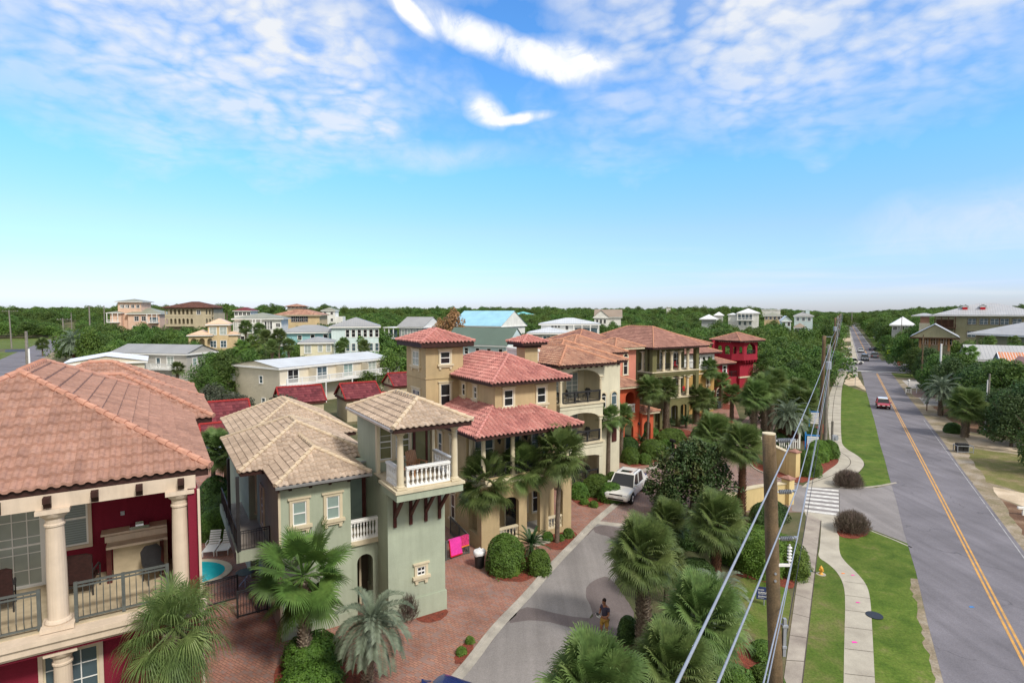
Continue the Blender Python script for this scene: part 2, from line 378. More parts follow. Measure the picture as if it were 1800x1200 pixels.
leafmat('cycad', (.028, .075, .022), (.018, .045, .014), (.05, .11, .03), .2)
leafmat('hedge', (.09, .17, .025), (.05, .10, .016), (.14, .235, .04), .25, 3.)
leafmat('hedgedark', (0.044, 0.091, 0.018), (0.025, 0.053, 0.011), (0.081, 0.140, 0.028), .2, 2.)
leafmat('purple', (.15, .115, .095), (.10, .085, .06), (.24, .17, .15), .3, 3.)
leafmat('blossom', (.40, .22, .10), (.10, .11, .045), (.30, .20, .08), .2, 2.)
leafmat('lime', (.12, .215, .03), (.065, .13, .02), (.19, .29, .05), .3, 3.)
leafmat('greyleaf', (.085, .10, .065), (.05, .065, .04), (.13, .14, .09), .2, 1.5)

def ground_mat(key, stops, sc, bump=.6, bs=14., fine=.35, rough=.95, sc2=None):
    m = bpy.data.materials.new(key); m.use_nodes = True; t = m.node_tree; n = N(t); p = t.nodes['Principled BSDF']
    ob = n.new('ShaderNodeTexCoord').outputs['Object']
    c = n.ramp(n.noise(ob, sc, 7, .68, .3), stops)
    c = n.mix(1., c, n.ramp(n.noise(ob, bs, 4, .7), [(.3, 1-fine), (.7, 1+fine*.6)]), 'MULTIPLY')
    c = n.mix(1., c, n.ramp(n.noise(ob, sc*.23, 3, .5), [(.35, .86), (.65, 1.1)]), 'MULTIPLY')
    t.links.new(c, p.inputs['Base Color']); p.inputs['Roughness'].default_value = rough; p.inputs['Specular IOR Level'].default_value = .2
    b = n.new('ShaderNodeBump', {'Height': n.noise(ob, bs*1.3, 4, .7), 'Strength': bump, 'Distance': .04})
    t.links.new(b.outputs[0], p.inputs['Normal']); M[key] = m
ground_mat('ground', [(.3, (.05, .065, .028)), (.5, (.10, .105, .05)), (.7, (.24, .19, .12))], .12)
ground_mat('lawn', [(.28, (.050, .095, .012)), (.44, (.082, .138, .018)), (.58, (.118, .170, .028)), (.72, (.185, .175, .07))], .9, bs=9.)
ground_mat('lawnpatchy', [(.28, (.055, .10, .016)), (.44, (.09, .145, .022)), (.58, (.14, .16, .045)), (.70, (.20, .165, .09)), (.82, (.30, .25, .17))], .5, bs=9.)
ground_mat('verge', [(.3, (.15, .15, .07)), (.48, (.27, .22, .15)), (.7, (.42, .37, .31))], .45, bs=9.)
ground_mat('drygrass', [(.28, (.10, .12, .03)), (.5, (.17, .165, .06)), (.66, (.26, .20, .12)), (.8, (.36, .30, .22))], .6, bs=9.)
ground_mat('leaflitter', [(.3, (.11, .06, .04)), (.55, (.20, .12, .075)), (.72, (.34, .25, .17))], .5, bs=12.)

def asphalt(key, col, crack=.25):
    m = bpy.data.materials.new(key); m.use_nodes = True; t = m.node_tree; n = N(t); p = t.nodes['Principled BSDF']
    ob = n.new('ShaderNodeTexCoord').outputs['Object']
    f = n.noise(ob, .22, 6, .6, .2)
    c = n.mix(n.ramp(f, [(.3, 0.), (.7, 1.)]), tuple(x*.80 for x in col), tuple(x*1.2 for x in col))
    c = n.mix(1., c, n.ramp(n.noise(ob, 22., 3, .8), [(.25, .72), (.75, 1.28)]), 'MULTIPLY')
    mp = n.new('ShaderNodeMapping', {'Vector': ob, 'Rotation': (0, 0, radians(30.3)), 'Scale': (1., .05, 1.)})
    c = n.mix(1., c, n.ramp(n.noise(mp.outputs[0], 1.1, 4, .6), [(.3, .82), (.7, 1.14)]), 'MULTIPLY')
    wv = n.new('ShaderNodeVectorMath', {0: ob, 1: n.new('ShaderNodeVectorMath', {0: n.new('ShaderNodeTexNoise', {'Vector': ob, 'Scale': .8}).outputs[1], 'Scale': 1.6}, operation='SCALE').outputs[0]}, operation='ADD').outputs[0]
    vo = n.new('ShaderNodeTexVoronoi', {'Vector': wv, 'Scale': .17}, feature='DISTANCE_TO_EDGE').outputs[0]
    cr = n.math('MULTIPLY', n.ramp(vo, [(.0, 1.), (.006, 0.)]), n.ramp(n.noise(ob, .35, 2), [(.5, 0.), (.6, 1.)]))
    c = n.mix(n.math('MULTIPLY', cr, crack), c, (.04, .04, .045))
    t.links.new(c, p.inputs['Base Color']); p.inputs['Roughness'].default_value = .88; p.inputs['Specular IOR Level'].default_value = .25
    b = n.new('ShaderNodeBump', {'Height': n.noise(ob, 45., 3, .7), 'Strength': .4, 'Distance': .01})
    t.links.new(b.outputs[0], p.inputs['Normal']); M[key] = m
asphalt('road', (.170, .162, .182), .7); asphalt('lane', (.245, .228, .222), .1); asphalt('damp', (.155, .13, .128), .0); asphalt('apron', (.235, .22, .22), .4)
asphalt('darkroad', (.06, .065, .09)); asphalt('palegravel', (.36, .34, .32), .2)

def pavers(key, c1, c2, c3, rot, sc=1.):
    m = bpy.data.materials.new(key); m.use_nodes = True; t = m.node_tree; n = N(t); p = t.nodes['Principled BSDF']
    ob = n.new('ShaderNodeTexCoord').outputs['Object']
    mp = n.new('ShaderNodeMapping', {'Vector': ob, 'Rotation': (0, 0, radians(rot))}).outputs[0]
    br = n.new('ShaderNodeTexBrick', {'Vector': mp, 'Color1': (*c1, 1), 'Color2': (*c2, 1), 'Mortar': (.10, .075, .065, 1), 'Scale': 1., 'Mortar Size': .009, 'Brick Width': .24*sc, 'Row Height': .12*sc, 'Bias': -.1})
    sc_ = n.new('ShaderNodeVectorMath', {0: mp, 1: (1/(.24*sc), 1/(.12*sc), 1)}, operation='MULTIPLY').outputs[0]
    wn = n.new('ShaderNodeTexWhiteNoise', {0: n.new('ShaderNodeVectorMath', {0: sc_}, operation='FLOOR').outputs[0]}).outputs[0]
    c = n.mix(n.ramp(wn, [(.55, 0.), (.9, 1.)]), br.outputs[0], c3)
    c = n.mix(1., c, n.ramp(n.noise(ob, .45, 6, .65), [(.3, .68), (.7, 1.15)]), 'MULTIPLY')
    c = n.mix(n.ramp(n.noise(ob, 2.2, 3, .6), [(.66, 0.), (.8, .5)]), c, (.36, .28, .24))
    t.links.new(c, p.inputs['Base Color']); p.inputs['Roughness'].default_value = .88; p.inputs['Specular IOR Level'].default_value = .2
    b = n.new('ShaderNodeBump', {'Height': br.outputs[1], 'Strength': -.4, 'Distance': .01})
    t.links.new(b.outputs[0], p.inputs['Normal']); M[key] = m
pavers('pavers', (.34, .165, .125), (.41, .215, .155), (.29, .19, .165), 32)
pavers('pavergrey', (.30, .20, .175), (.34, .225, .19), (.26, .20, .19), 60)
def watermat():
    m = bpy.data.materials.new('pool_water'); m.use_nodes = True; t = m.node_tree; n = N(t); p = t.nodes['Principled BSDF']
    ob = n.new('ShaderNodeTexCoord').outputs['Object']
    t.links.new(n.mix(n.noise(ob, 2.5, 3), (.01, .36, .42), (.03, .55, .60)), p.inputs['Base Color']); p.inputs['Roughness'].default_value = .06
    b = n.new('ShaderNodeBump', {'Height': n.noise(ob, 5., 3), 'Strength': .25, 'Distance': .03}); t.links.new(b.outputs[0], p.inputs['Normal'])
    M['water'] = m
watermat()
def paint(key, col, rough=.25):
    m = bpy.data.materials.new(key); m.use_nodes = True; t = m.node_tree; n = N(t); p = t.nodes['Principled BSDF']
    ob = n.new('ShaderNodeTexCoord').outputs['Object']
    t.links.new(n.mix(n.noise(ob, 3., 4, .6), col, tuple(x*.93 for x in col)), p.inputs['Base Color'])
    p.inputs['Roughness'].default_value = rough; p.inputs['Coat Weight'].default_value = .6; p.inputs['Coat Roughness'].default_value = .06
    M[key] = m
paint('carwhite', (.74, .73, .70)); paint('carred', (.36, .012, .03)); paint('carblue', (.012, .03, .14)); paint('carsilver', (.5, .52, .54)); paint('carblack', (.03, .035, .045)); paint('cargrey', (.12, .14, .17))
m = mat('headlamp', (.75, .77, .8), .1, .02, 3, 0); M['lamp'] = m
# ================================================================== GROUND AND STREETS
def struct(name, mb, m): 
    o = mb.build(name, m); o['kind'] = 'structure'; return o
def sheet(name, pts, m, z, mb=None):
    """flat ground surface from surveyed outline points; its edge gets a slight natural wobble"""
    b = mb or MB(); k = len(pts)
    b.add([(x, y, z) for x, y in pts], [tuple(range(k)) if sum(pts[i][0]*pts[(i+1)%k][1]-pts[(i+1)%k][0]*pts[i][1] for i in range(k)) > 0 else tuple(range(k-1,-1,-1))])
    return struct(name, b, m) if mb is None else None
def GP(*uv): return [G(u, v) for u, v in uv]
def subdiv(pts, step, amp=0., seed=1):
    r = random.Random(seed); out = []
    for i in range(len(pts)):
        a, b = pts[i], pts[(i+1)%len(pts)]; L = sqrt((a[0]-b[0])**2+(a[1]-b[1])**2); k = max(1, int(L/step))
        for j in range(k):
            t = j/k; out.append((a[0]+(b[0]-a[0])*t+r.uniform(-amp, amp), a[1]+(b[1]-a[1])*t+r.uniform(-amp, amp)))
    return out
def round_poly(pts, it=2):
    for _ in range(it):
        o = []
        for i in range(len(pts)):
            a, b = pts[i], pts[(i+1)%len(pts)]
            o += [(a[0]*.75+b[0]*.25, a[1]*.75+b[1]*.25), (a[0]*.25+b[0]*.75, a[1]*.25+b[1]*.75)]
        pts = o
    return pts
def curve(pts, it=2):
    """open polyline rounded by corner cutting"""
    for _ in range(it):
        o = [pts[0]]
        for i in range(len(pts)-1):
            a, b = pts[i], pts[i+1]
            o += [(a[0]*.75+b[0]*.25, a[1]*.75+b[1]*.25), (a[0]*.25+b[0]*.75, a[1]*.25+b[1]*.75)]
        pts = o+[pts[-1]]
    return pts

def seg(p, a, b):
    vx, vy = b[0]-a[0], b[1]-a[1]; t = max(0, min(1, ((p[0]-a[0])*vx+(p[1]-a[1])*vy)/(vx*vx+vy*vy)))
    return sqrt((p[0]-a[0]-t*vx)**2+(p[1]-a[1]-t*vy)**2)
_h0 = hgt
LR = ((-125, 100), (-135, 150), (-215, 275))
def hgt(x, y):
    m = min(seg((x, y), LR[0], LR[1]), seg((x, y), LR[1], LR[2]))
    return _h0(x, y)*smooth(60, 170, m)
xs = [-2600, -1800, -1200, -900]+[-700+20*i for i in range(71)]+[900, 1200, 1800, 2600]
ys = [-60, 0, 60]+[100+20*i for i in range(40)]+[1000, 1300, 1800, 2600, 4000]
b = MB(); b.v = [(x, y, hgt(x, y)) for y in ys for x in xs]; k = len(xs)
b.f = [(j*k+i, j*k+i+1, (j+1)*k+i+1, (j+1)*k+i) for j in range(len(ys)-1) for i in range(k-1)]
struct('ground', b, M['ground'])

def road_pts(off, ya, yb, wob=0., seed=1, step=4):
    r = random.Random(seed); out = []; y = ya
    while y < yb:
        w = r.uniform(-wob, wob); bend = 0 if y < 560 else -.0012*(y-560)**2*.6
        out.append((.584*y+off+w-bend*1.3, y)); y += step*(1+y/80)
    return out
rl = road_pts(4.32, -12, 760, .07, 3); rr = road_pts(11.25, -12, 760, .12, 4)
sheet('main_road', rl+rr[::-1], M['road'], .020)
# centre lines: two yellow stripes
def stripe(name, off, w, ya, yb, m, z):
    sheet(name, [(.584*y+off-w/2, y) for y in (ya, yb)]+[(.584*y+off+w/2, y) for y in (yb, ya)], m, z)
for off in (7.77, 8.01):
    stripe('road_marking', off, .125, -12, 131, M['yellowmark'], .026)
    for ya, yb in ((172, 560),): stripe('road_marking', off, .125, ya, yb, M['yellowmark'], .026)
stripe('road_marking', 10.93, .07, 5, 75, M['fademark'], .026)
for off in (4.62, 10.9): stripe('road_marking', off, .10, 176, 560, M['whitemark'], .026)
# crossing side streets at the far junction
cross = [(-20, 196), (.584*158+3, 158-2), (.584*160+13, 151), (175, 108), (175, 122), (.584*176+13, 172), (.584*178+3, 178), (-20, 216)]
sheet('side_road', GP((1400,640),(1475,640),(1512,634),(1560,634),(1640,644),(1760,650),(1760,664),(1640,660),(1600,653),(1504,652),(1470,656),(1400,656)), M['road'], .014)
b = MB()
for i in range(2): 
    for uv in (((1505,651),(1598,654.5),(1598,655.6),(1505,652)), ((1508,633.5),(1566,634.5),(1566,635.3),(1508,634.3))): pass
sheet('road_marking', GP((1506,651.4),(1598,654.6),(1598,655.8),(1506,652.4)), M['whitemark'], .030)
for u in (1580, 1602):
    sheet('road_marking', GP((u,648),(u+4,648),(u+7,653),(u+3,653)), M['whitemark'], .030)
# right-hand verge and drives
sheet('verge', subdiv([(.584*y+11.0, y) for y in (-12, 20, 60, 100, 128)]+[(.584*y+24, y) for y in (128, 100, 60, 20, -12)], 1.2, .22, 5), M['verge'], .008)
sheet('gravel_drive', subdiv(GP((1690,762),(1800,780),(1900,800),(1900,812),(1800,795),(1705,782)), 1.5, .1, 2), M['sand'], .012)
sheet('gravel_drive', subdiv(GP((1615,698),(1700,705),(1705,715),(1625,712)), 1.5, .1, 3), M['palegravel'], .012)
sheet('gravel_drive', subdiv(GP((1745,855),(1830,872),(1900,890),(1900,910),(1800,890),(1755,873)), 1.5, .1, 4), M['sand'], .012)
sheet('dry_grass', subdiv(GP((1693,786),(1800,800),(1900,830),(1900,880),(1800,868),(1735,846)), 1.2, .15, 6), M['drygrass'], .011)
sheet('leaf_litter', subdiv(GP((1640,715),(1660,712),(1800,735),(1900,760),(1900,790),(1800,778),(1690,755),(1665,735)), 1.2, .15, 6), M['leaflitter'], .011)
sheet('leaf_litter', subdiv(GP((1757,876),(1800,892),(1900,915),(1900,990),(1800,940)), 1.0, .15, 6), M['leaflitter'], .011)
sheet('parking_area', GP((1585,668),(1640,667),(1672,672),(1650,684),(1600,682)), M['palegravel'], .010)
sheet('grass_strip', GP((1567,656.5),(1640,659),(1665,663),(1640,666),(1575,663)), M['lawnpatchy'], .012)
sheet('grass_strip', subdiv(GP((1522,578),(1530,585),(1545,600),(1572,640),(1562,638),(1535,606),(1520,584)), 4, .2, 2), M['lawn'], .011)
sheet('parking_area', GP((1526,577),(1536,590),(1560,612),(1585,632),(1578,636),(1560,615),(1540,598),(1528,585)), M['road'], .012)
# brick crossing drive in the verge
sheet('brick_drive', GP((1600,688),(1655,688),(1665,700),(1610,698)), M['pavergrey'], .012)
# left-hand side: walks, lawns, apron
OW_L = GP((1377,1200),(1418,901)); OW_R = GP((1410,1200),(1443,915))
def ext(p, q, k): return (p[0]+(p[0]-q[0])*k, p[1]+(p[1]-q[1])*k)
owl0 = ext(OW_L[0], OW_L[1], 1.2); owr0 = ext(OW_R[0], OW_R[1], 1.2)
apron = GP((1475,857),(1500,858),(1540,857),(1577,850))+[(.584*y+4.5, y) for y in (46.5, 43, 40, 37, 34.6)]+curve(GP((1618,965),(1570,945),(1528,929),(1500,915),(1475,905)))
sheet('driveway_apron', subdiv(apron, 2, .04, 3), M['apron'], .016)
sheet('driveway_apron', GP((1388,852),(1475,858),(1475,906),(1392,898)), M['apron'], .015)
b = MB()
for i in range(7):       # zebra crossing bars
    t0 = i/6.55; t1 = t0+.055
    def L2(a, c, t): return (a[0]+(c[0]-a[0])*t, a[1]+(c[1]-a[1])*t)
    A0, A1 = G(1418,856), G(1414,899); B0, B1 = G(1474,861), G(1475,907)
    p = [L2(A0, A1, t0), L2(B0, B1, t0), L2(B0, B1, t0+.075), L2(A0, A1, t0+.075)]
    b.add([(x, y, .022) for x, y in p], [(0,3,2,1)])
struct('crosswalk', b, M['whitemark'])
# upper walk
uwl = curve(GP((1421,846),(1440,838),(1456,826),(1473,815),(1475,805),(1466,795),(1458,780),(1454,712),(1461,682),(1477,652)), 2)
uwr = curve(GP((1491,652),(1480,676),(1478,710),(1478,774),(1484,787),(1512,803),(1521,816),(1510,830),(1490,842),(1475,857)), 2)
sheet('sidewalk', GP((1409,856))+uwl+uwr, M['concrete'], .024)
b = MB()
for v in (665, 674, 684, 696, 710, 726, 744, 765):
    (x0, y0), (x1, y1) = G(1455, v), G(1478, v); d = .02*G(1478, v)[1]/30
    b.add([(x0, y0-d, .028), (x1, y1-d, .028), (x1, y1+d, .028), (x0, y0+d, .028)], [(0,1,2,3)])
jl = curve(GP((1417,852),(1442,843),(1468,834),(1490,822),(1497,812),(1490,802),(1470,790),(1464,775),(1463,720),(1470,680),(1484,655)), 3)
for i in range(len(jl)-1):
    (x0, y0), (x1, y1) = jl[i], jl[i+1]; L = sqrt((x1-x0)**2+(y1-y0)**2)+1e-6; nx, ny = -(y1-y0)/L*.03, (x1-x0)/L*.03
    b.add([(x0-nx,y0-ny,.0285),(x1-nx,y1-ny,.0285),(x1+nx,y1+ny,.0285),(x0+nx,y0+ny,.0285)], [(0,1,2,3)])
struct('sidewalk_joint', b, M['joint'])
# lower straight old walk, in slabs with dark joints
sheet('sidewalk', [owl0]+OW_L+OW_R[::-1]+[owr0], M['walkold'], .024)
b = MB()
for k_ in range(26):
    t = -1.1+k_*.098
    p = (OW_L[0][0]+(OW_L[1][0]-OW_L[0][0])*t, OW_L[0][1]+(OW_L[1][1]-OW_L[0][1])*t)
    q = (OW_R[0][0]+(OW_R[1][0]-OW_R[0][0])*t, OW_R[0][1]+(OW_R[1][1]-OW_R[0][1])*t+.04)
    b.add([(p[0], p[1]-.018, .029), (q[0], q[1]-.018, .029), (q[0], q[1]+.018, .029), (p[0], p[1]+.018, .029)], [(0,1,2,3)])
p, q = owr0, OW_R[1]
b.add([(p[0]-.02, p[1], .0295), (p[0]+.03, p[1], .0295), (q[0]+.03, q[1], .0295), (q[0]-.02, q[1], .0295)], [(0,1,2,3)])
struct('sidewalk_joint', b, M['joint'])
# lower curved walk
clw_r = curve(GP((1475,907),(1475,945),(1475,972),(1486,988),(1507,1007),(1524,1028),(1530,1052),(1533,1100),(1538,1200)), 2)
clw_l = curve(GP((1444,915),(1441,965),(1437,979),(1457,991),(1474,1008),(1484,1030),(1486,1060),(1484,1130),(1483,1200)), 2)
clw_r.append(ext(clw_r[-1], clw_r[-2], 14)); clw_l.append(ext(clw_l[-1], clw_l[-2], 14))
sheet('sidewalk', GP((1414,899))+clw_r+clw_l[::-1]+GP((1420,916)), M['concrete'], .0215)
b = MB()
for v in (1022, 1046, 1072, 1102, 1140, 1184, 1240, 1320):
    (x0, y0), (x1, y1) = G(1485, v), G(1531+(v-1046)*.05, v+6)
    b.add([(x0, y0-.014, .0265), (x1, y1-.014, .0265), (x1, y1+.014, .0265), (x0, y0+.014, .0265)], [(0,1,2,3)])
struct('sidewalk_joint', b, M['joint'])
# lawns
sheet('lawn', [owr0]+OW_R[:1]+GP((1434,990))+clw_l[5:][0:]+[], M['lawnpatchy'], .0125)
sheet('lawn', clw_r[2:]+[(.584*y+4.4, y) for y in (3, 12, 20, 24, 28, 31, 33.5)][0:]+GP((1618,966))+curve(GP((1600,957),(1570,946),(1528,930),(1500,917),(1477,908))), M['lawn'], .0125)
sheet('grass_strip', subdiv([(.584*y+4.6+(.6 if y > 90 else 0), y) for y in (46.8, 60, 75, 88, 98)]+GP((1482,676),(1478,700),(1478,774),(1484,788),(1512,803),(1521,816),(1512,829),(1492,842),(1477,856),(1500,857),(1540,856),(1576,849)), 3, .03, 3), M['lawn'], .0125)
sheet('verge', subdiv(GP((1484,674),(1492,656),(1500,654),(1508,664),(1520,680),(1530,692),(1518,684),(1505,678),(1490,678)), 2, .15, 3), M['sand'], .0145)
# bare worn patches along the road edge
r_ = random.Random(11)
sheet('bare_strip', subdiv([(.584*y+4.35, y) for y in (18, 20, 22, 24, 26, 28, 30)]+[(.584*y+4.0-r_.uniform(0, .12), y) for y in (30, 28, 26, 24, 22, 20, 18)], .4, .1, 3), M['verge'], .0155)
sheet('lawn', GP((1455,648),(1470,648),(1448,600),(1462,560),(1440,560),(1420,620)), M['lawnpatchy'], .006)
for v0, v1 in ((594,600),(608,612),(626,634)):
    sheet('gravel_drive', GP((1466,v0),(1504-(600-v0)*.1,v0),(1506,v1),(1468,v1)), M['sand'], .012)
sheet('sidewalk', GP((1493,580),(1497,580),(1503,604),(1508,632),(1499,632),(1496,604)), M['concrete'], .016)
# private lane: asphalt, then brick paving
KL = GP((760,1233),(817,1174),(868,1104),(919,1053),(953,1013),(981,982),(1010,953),(1044,917),(1083,885),(1097,868),(1099,850),(1104,838),(1122,829),(1160,818),(1185,800),(1210,780),(1233,766))
kl0 = ext(KL[0], KL[1], 3)
sheet('lane', [kl0]+KL[:8]+GP((1130,925),(1150,925),(955,1200),(800,1500)), M['lane'], .014)
sheet('brick_lane', KL[7:]+GP((1262,752),(1300,745),(1318,728),(1345,715),(1370,715),(1365,745),(1350,780),(1320,800),(1325,820),(1360,836),(1395,847),(1410,853),(1412,900),(1385,900),(1290,900),(1235,890),(1150,925),(1130,925)), M['pavergrey'], .011)
sheet('brick_drive', GP((1235,765),(1225,742),(1235,722),(1262,706),(1290,705),(1300,735),(1270,752)), M['pavers'], .0125)
sheet('paver_band', GP((1036,919),(1040,914),(1146,926),(1144,932)), M['kerb'], .018)
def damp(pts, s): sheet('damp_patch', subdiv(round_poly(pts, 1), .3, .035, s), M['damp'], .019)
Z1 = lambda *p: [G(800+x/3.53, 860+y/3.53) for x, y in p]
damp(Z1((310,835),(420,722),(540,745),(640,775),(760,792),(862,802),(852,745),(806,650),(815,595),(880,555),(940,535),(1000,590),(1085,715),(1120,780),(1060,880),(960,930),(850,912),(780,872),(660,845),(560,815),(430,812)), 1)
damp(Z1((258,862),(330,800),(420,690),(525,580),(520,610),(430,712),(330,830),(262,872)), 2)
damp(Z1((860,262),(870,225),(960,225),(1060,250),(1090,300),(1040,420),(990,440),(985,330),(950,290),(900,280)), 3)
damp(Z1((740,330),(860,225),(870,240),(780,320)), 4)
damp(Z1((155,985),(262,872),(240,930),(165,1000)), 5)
# kerb: raised strip with gutter pan along the lane
def kerb(pts, w=.16, h=.09, name='kerb', pan=.42, side=1):
    b = MB(); g = MB(); m = len(pts); nrm = []
    for i in range(m):
        a = pts[max(i-1, 0)]; c = pts[min(i+1, m-1)]; L = sqrt((c[0]-a[0])**2+(c[1]-a[1])**2)
        nrm.append((-(c[1]-a[1])/L*side, (c[0]-a[0])/L*side))
    vs = []
    for (x, y), (nx, ny) in zip(pts, nrm):
        vs += [(x+nx*w, y+ny*w, 0), (x+nx*w, y+ny*w, h), (x, y, h), (x-.02*nx, y-.02*ny, 0)]
    fs = [(4*i+j, 4*i+j+1, 4*i+5+j, 4*i+4+j) for i in range(m-1) for j in range(3)]
    b.add(vs, fs); struct(name, b, M['kerb'])
    if pan:
        vs = []
        for (x, y), (nx, ny) in zip(pts, nrm): vs += [(x-.02*nx, y-.02*ny, .021), (x-pan*nx, y-pan*ny, .021)]
        g.add(vs, [(2*i, 2*i+1, 2*i+3, 2*i+2) for i in range(m-1)]); struct('gutter_pan', g, M['kerb'])
KLs = curve([kl0]+KL, 2)
kerb(KLs, side=1, pan=.3)
kerb(curve(GP((1576,849),(1540,856),(1500,858),(1477,857)), 2), w=.12, h=.07, pan=0, side=-1)
kerb(curve(GP((1604,962),(1570,947),(1528,931),(1500,917),(1477,908)), 2), w=.12, h=.02, pan=0)
kerb(curve(GP((1400,851),(1360,838),(1322,822),(1318,806)), 2), w=.14, h=.08, pan=0, side=1)
# paved courts round the houses
sheet("brick_court", [ext(KL[0], KL[1], 3)]+KL[:9]+GP((1060,862),(930,830),(760,790),(420,790),(250,850),(-200,1100),(-200,1600)), M["pavers"], .009)
sheet('brick_court', KL[8:]+GP((1225,742),(1160,755),(1110,770),(1040,800),(1030,860)), M['pavers'], .0085)
sheet('shrub_ground', GP((958,1200),(1148,926),(1235,892),(1290,902),(1385,902),(1412,905),(1376,1200),(1372,1500),(810,1500)), M['ground'], .010)
sheet('lawn', round_poly(GP((1302,1012),(1345,1018),(1392,1034),(1388,1080),(1380,1150),(1372,1160),(1330,1128),(1290,1085),(1285,1040)), 2), M['lawnpatchy'], .0145)
def mulch(uv, s=1): sheet('mulch_bed', subdiv(round_poly(GP(*uv), 2), .35, .05, s), M['mulch'], .018+s*.0006)
for i, uv in enumerate((
  ((945,952),(985,972),(1018,945),(1006,930),(960,942)),
  ((1083,800),(1090,812),(1116,823),(1165,808),(1172,795),(1150,785),(1100,786)),
  ((1002,880),(1030,893),(1063,888),(1085,868),(1082,845),(1040,850),(1008,862)),
  ((728,1078),(783,1066),(788,1078),(774,1091),(735,1096)),
  ((798,1148),(820,1126),(838,1128),(818,1164),(798,1168)),
  ((850,1010),(880,1022),(935,1022),(960,985),(935,965),(880,968)),
  ((1196,752),(1228,762),(1210,780),(1180,765)),
  ((1110,772),(1180,780),(1212,768),(1190,750),(1130,760)),
  ((1318,806),(1342,818),(1382,833),(1412,838),(1424,845),(1400,850),(1358,836),(1322,821)),
  ((1400,832),(1424,846),(1445,838),(1460,825),(1476,815),(1470,798),(1430,800)),
  ((1415,790),(1440,795),(1450,760),(1448,740),(1410,770)),
  ((1280,1002),(1300,1014),(1345,1022),(1394,1038),(1400,1020),(1385,990),(1290,985)),
  ((1320,1120),(1372,1165),(1376,1200),(1372,1300),(1180,1300),(1180,1190),(1260,1150)),
  ((1473,848),(1478,857),(1500,859),(1513,850),(1508,838),(1480,838)),
  ((1471,930),(1474,944),(1505,948),(1530,938),(1526,922),(1480,918)),
  ((1262,708),(1290,712),(1285,720),(1262,718)),
  ((1215,735),(1245,738),(1252,728),(1235,722)),
  ((1275,738),(1300,740),(1300,750),(1278,750)),
  ((480,1150),(600,1140),(640,1180),(660,1300),(480,1300)),
  )): mulch(uv, i)
# swimming pool behind the red house
pc = G(403, 1008)
def ring(r1, r2, k=40): return [(pc[0]-2.15+r1*cos(2*pi*i/k), pc[1]+r2*sin(2*pi*i/k)) for i in range(k)]
sheet('pool_coping', ring(2.15, 1.8), M['trim'], .045)
sheet('pool_water', ring(1.78, 1.43), M['water'], .052)
# far left street
sheet('left_road', GP((-160,690),(0,632),(42,614),(85,597),(118,590),(128,592),(108,608),(60,640),(20,668),(0,680),(-140,760)), M['road'], .016)
sheet('side_road', GP((10,614),(45,613.5),(48,618),(8,619)), M['darkroad'], .020)
sheet('grass_verge', GP((-100,595),(60,594),(90,595),(44,613),(0,613),(-120,616)), M['lawnpatchy'], .012)
sheet('grass_verge', GP((-100,620),(38,618),(0,632),(-100,650)), M['lawnpatchy'], .012)
sheet('grass_verge', GP((62,640),(90,618),(100,622),(80,640)), M['verge'], .012)
# ================================================================== BUILDING KIT
FR = {'F': 0., 'L': -pi/2, 'R': pi/2, 'B': pi}
class House:
    """thing whose parts are given in a building frame (a along the front, b backwards, z up)"""
    def __init__(s, name, label, cat, o, row=True, pos=None, rz=None, group=None, z=0):
        s.o = o
        if row: s.root = thing(name, label, cat, (*WL(*o), z), RH, group)
        else: s.root = thing(name, label, cat, (pos[0], pos[1], z), rz, group)
    def part(s, name, mb, mat, parent=None, smooth=False):
        ox, oy = s.o
        mb.v = [(x-ox, y-oy, z) for x, y, z in mb.v]
        o = mb.build(name, mat if not isinstance(mat, str) else M[mat], parent or s.root, smooth)
        return o
    def put(s, name, me, a, b, z, face='F', parent=None, rz=None):
        return link(name, me, parent or s.root, (a-s.o[0], b-s.o[1], z), FR[face] if rz is None else rz)
    def box(s, name, mat, *boxes, parent=None):
        if len(boxes) > 1 and name in ('turret_pilaster', 'side_post', 'corner_pier', 'pier', 'post', 'wall_light', 'stone_quoin', 'window_ornament', 'balcony_door', 'turret_door', 'shutter', 'tower_room_post', 'beam', 'grill_lid', 'band'):
            for bb in boxes: s.box(name, mat, bb, parent=parent)
            return
        mb = MB()
        for bb in boxes: mb.box(bb[0], bb[2], bb[4], bb[1], bb[3], bb[5])     # a0,a1,b0,b1,z0,z1
        return s.part(name, mb, mat, parent)

_cache = {}
def cached(key, fn):
    if key not in _cache: _cache[key] = fn()
    return _cache[key]

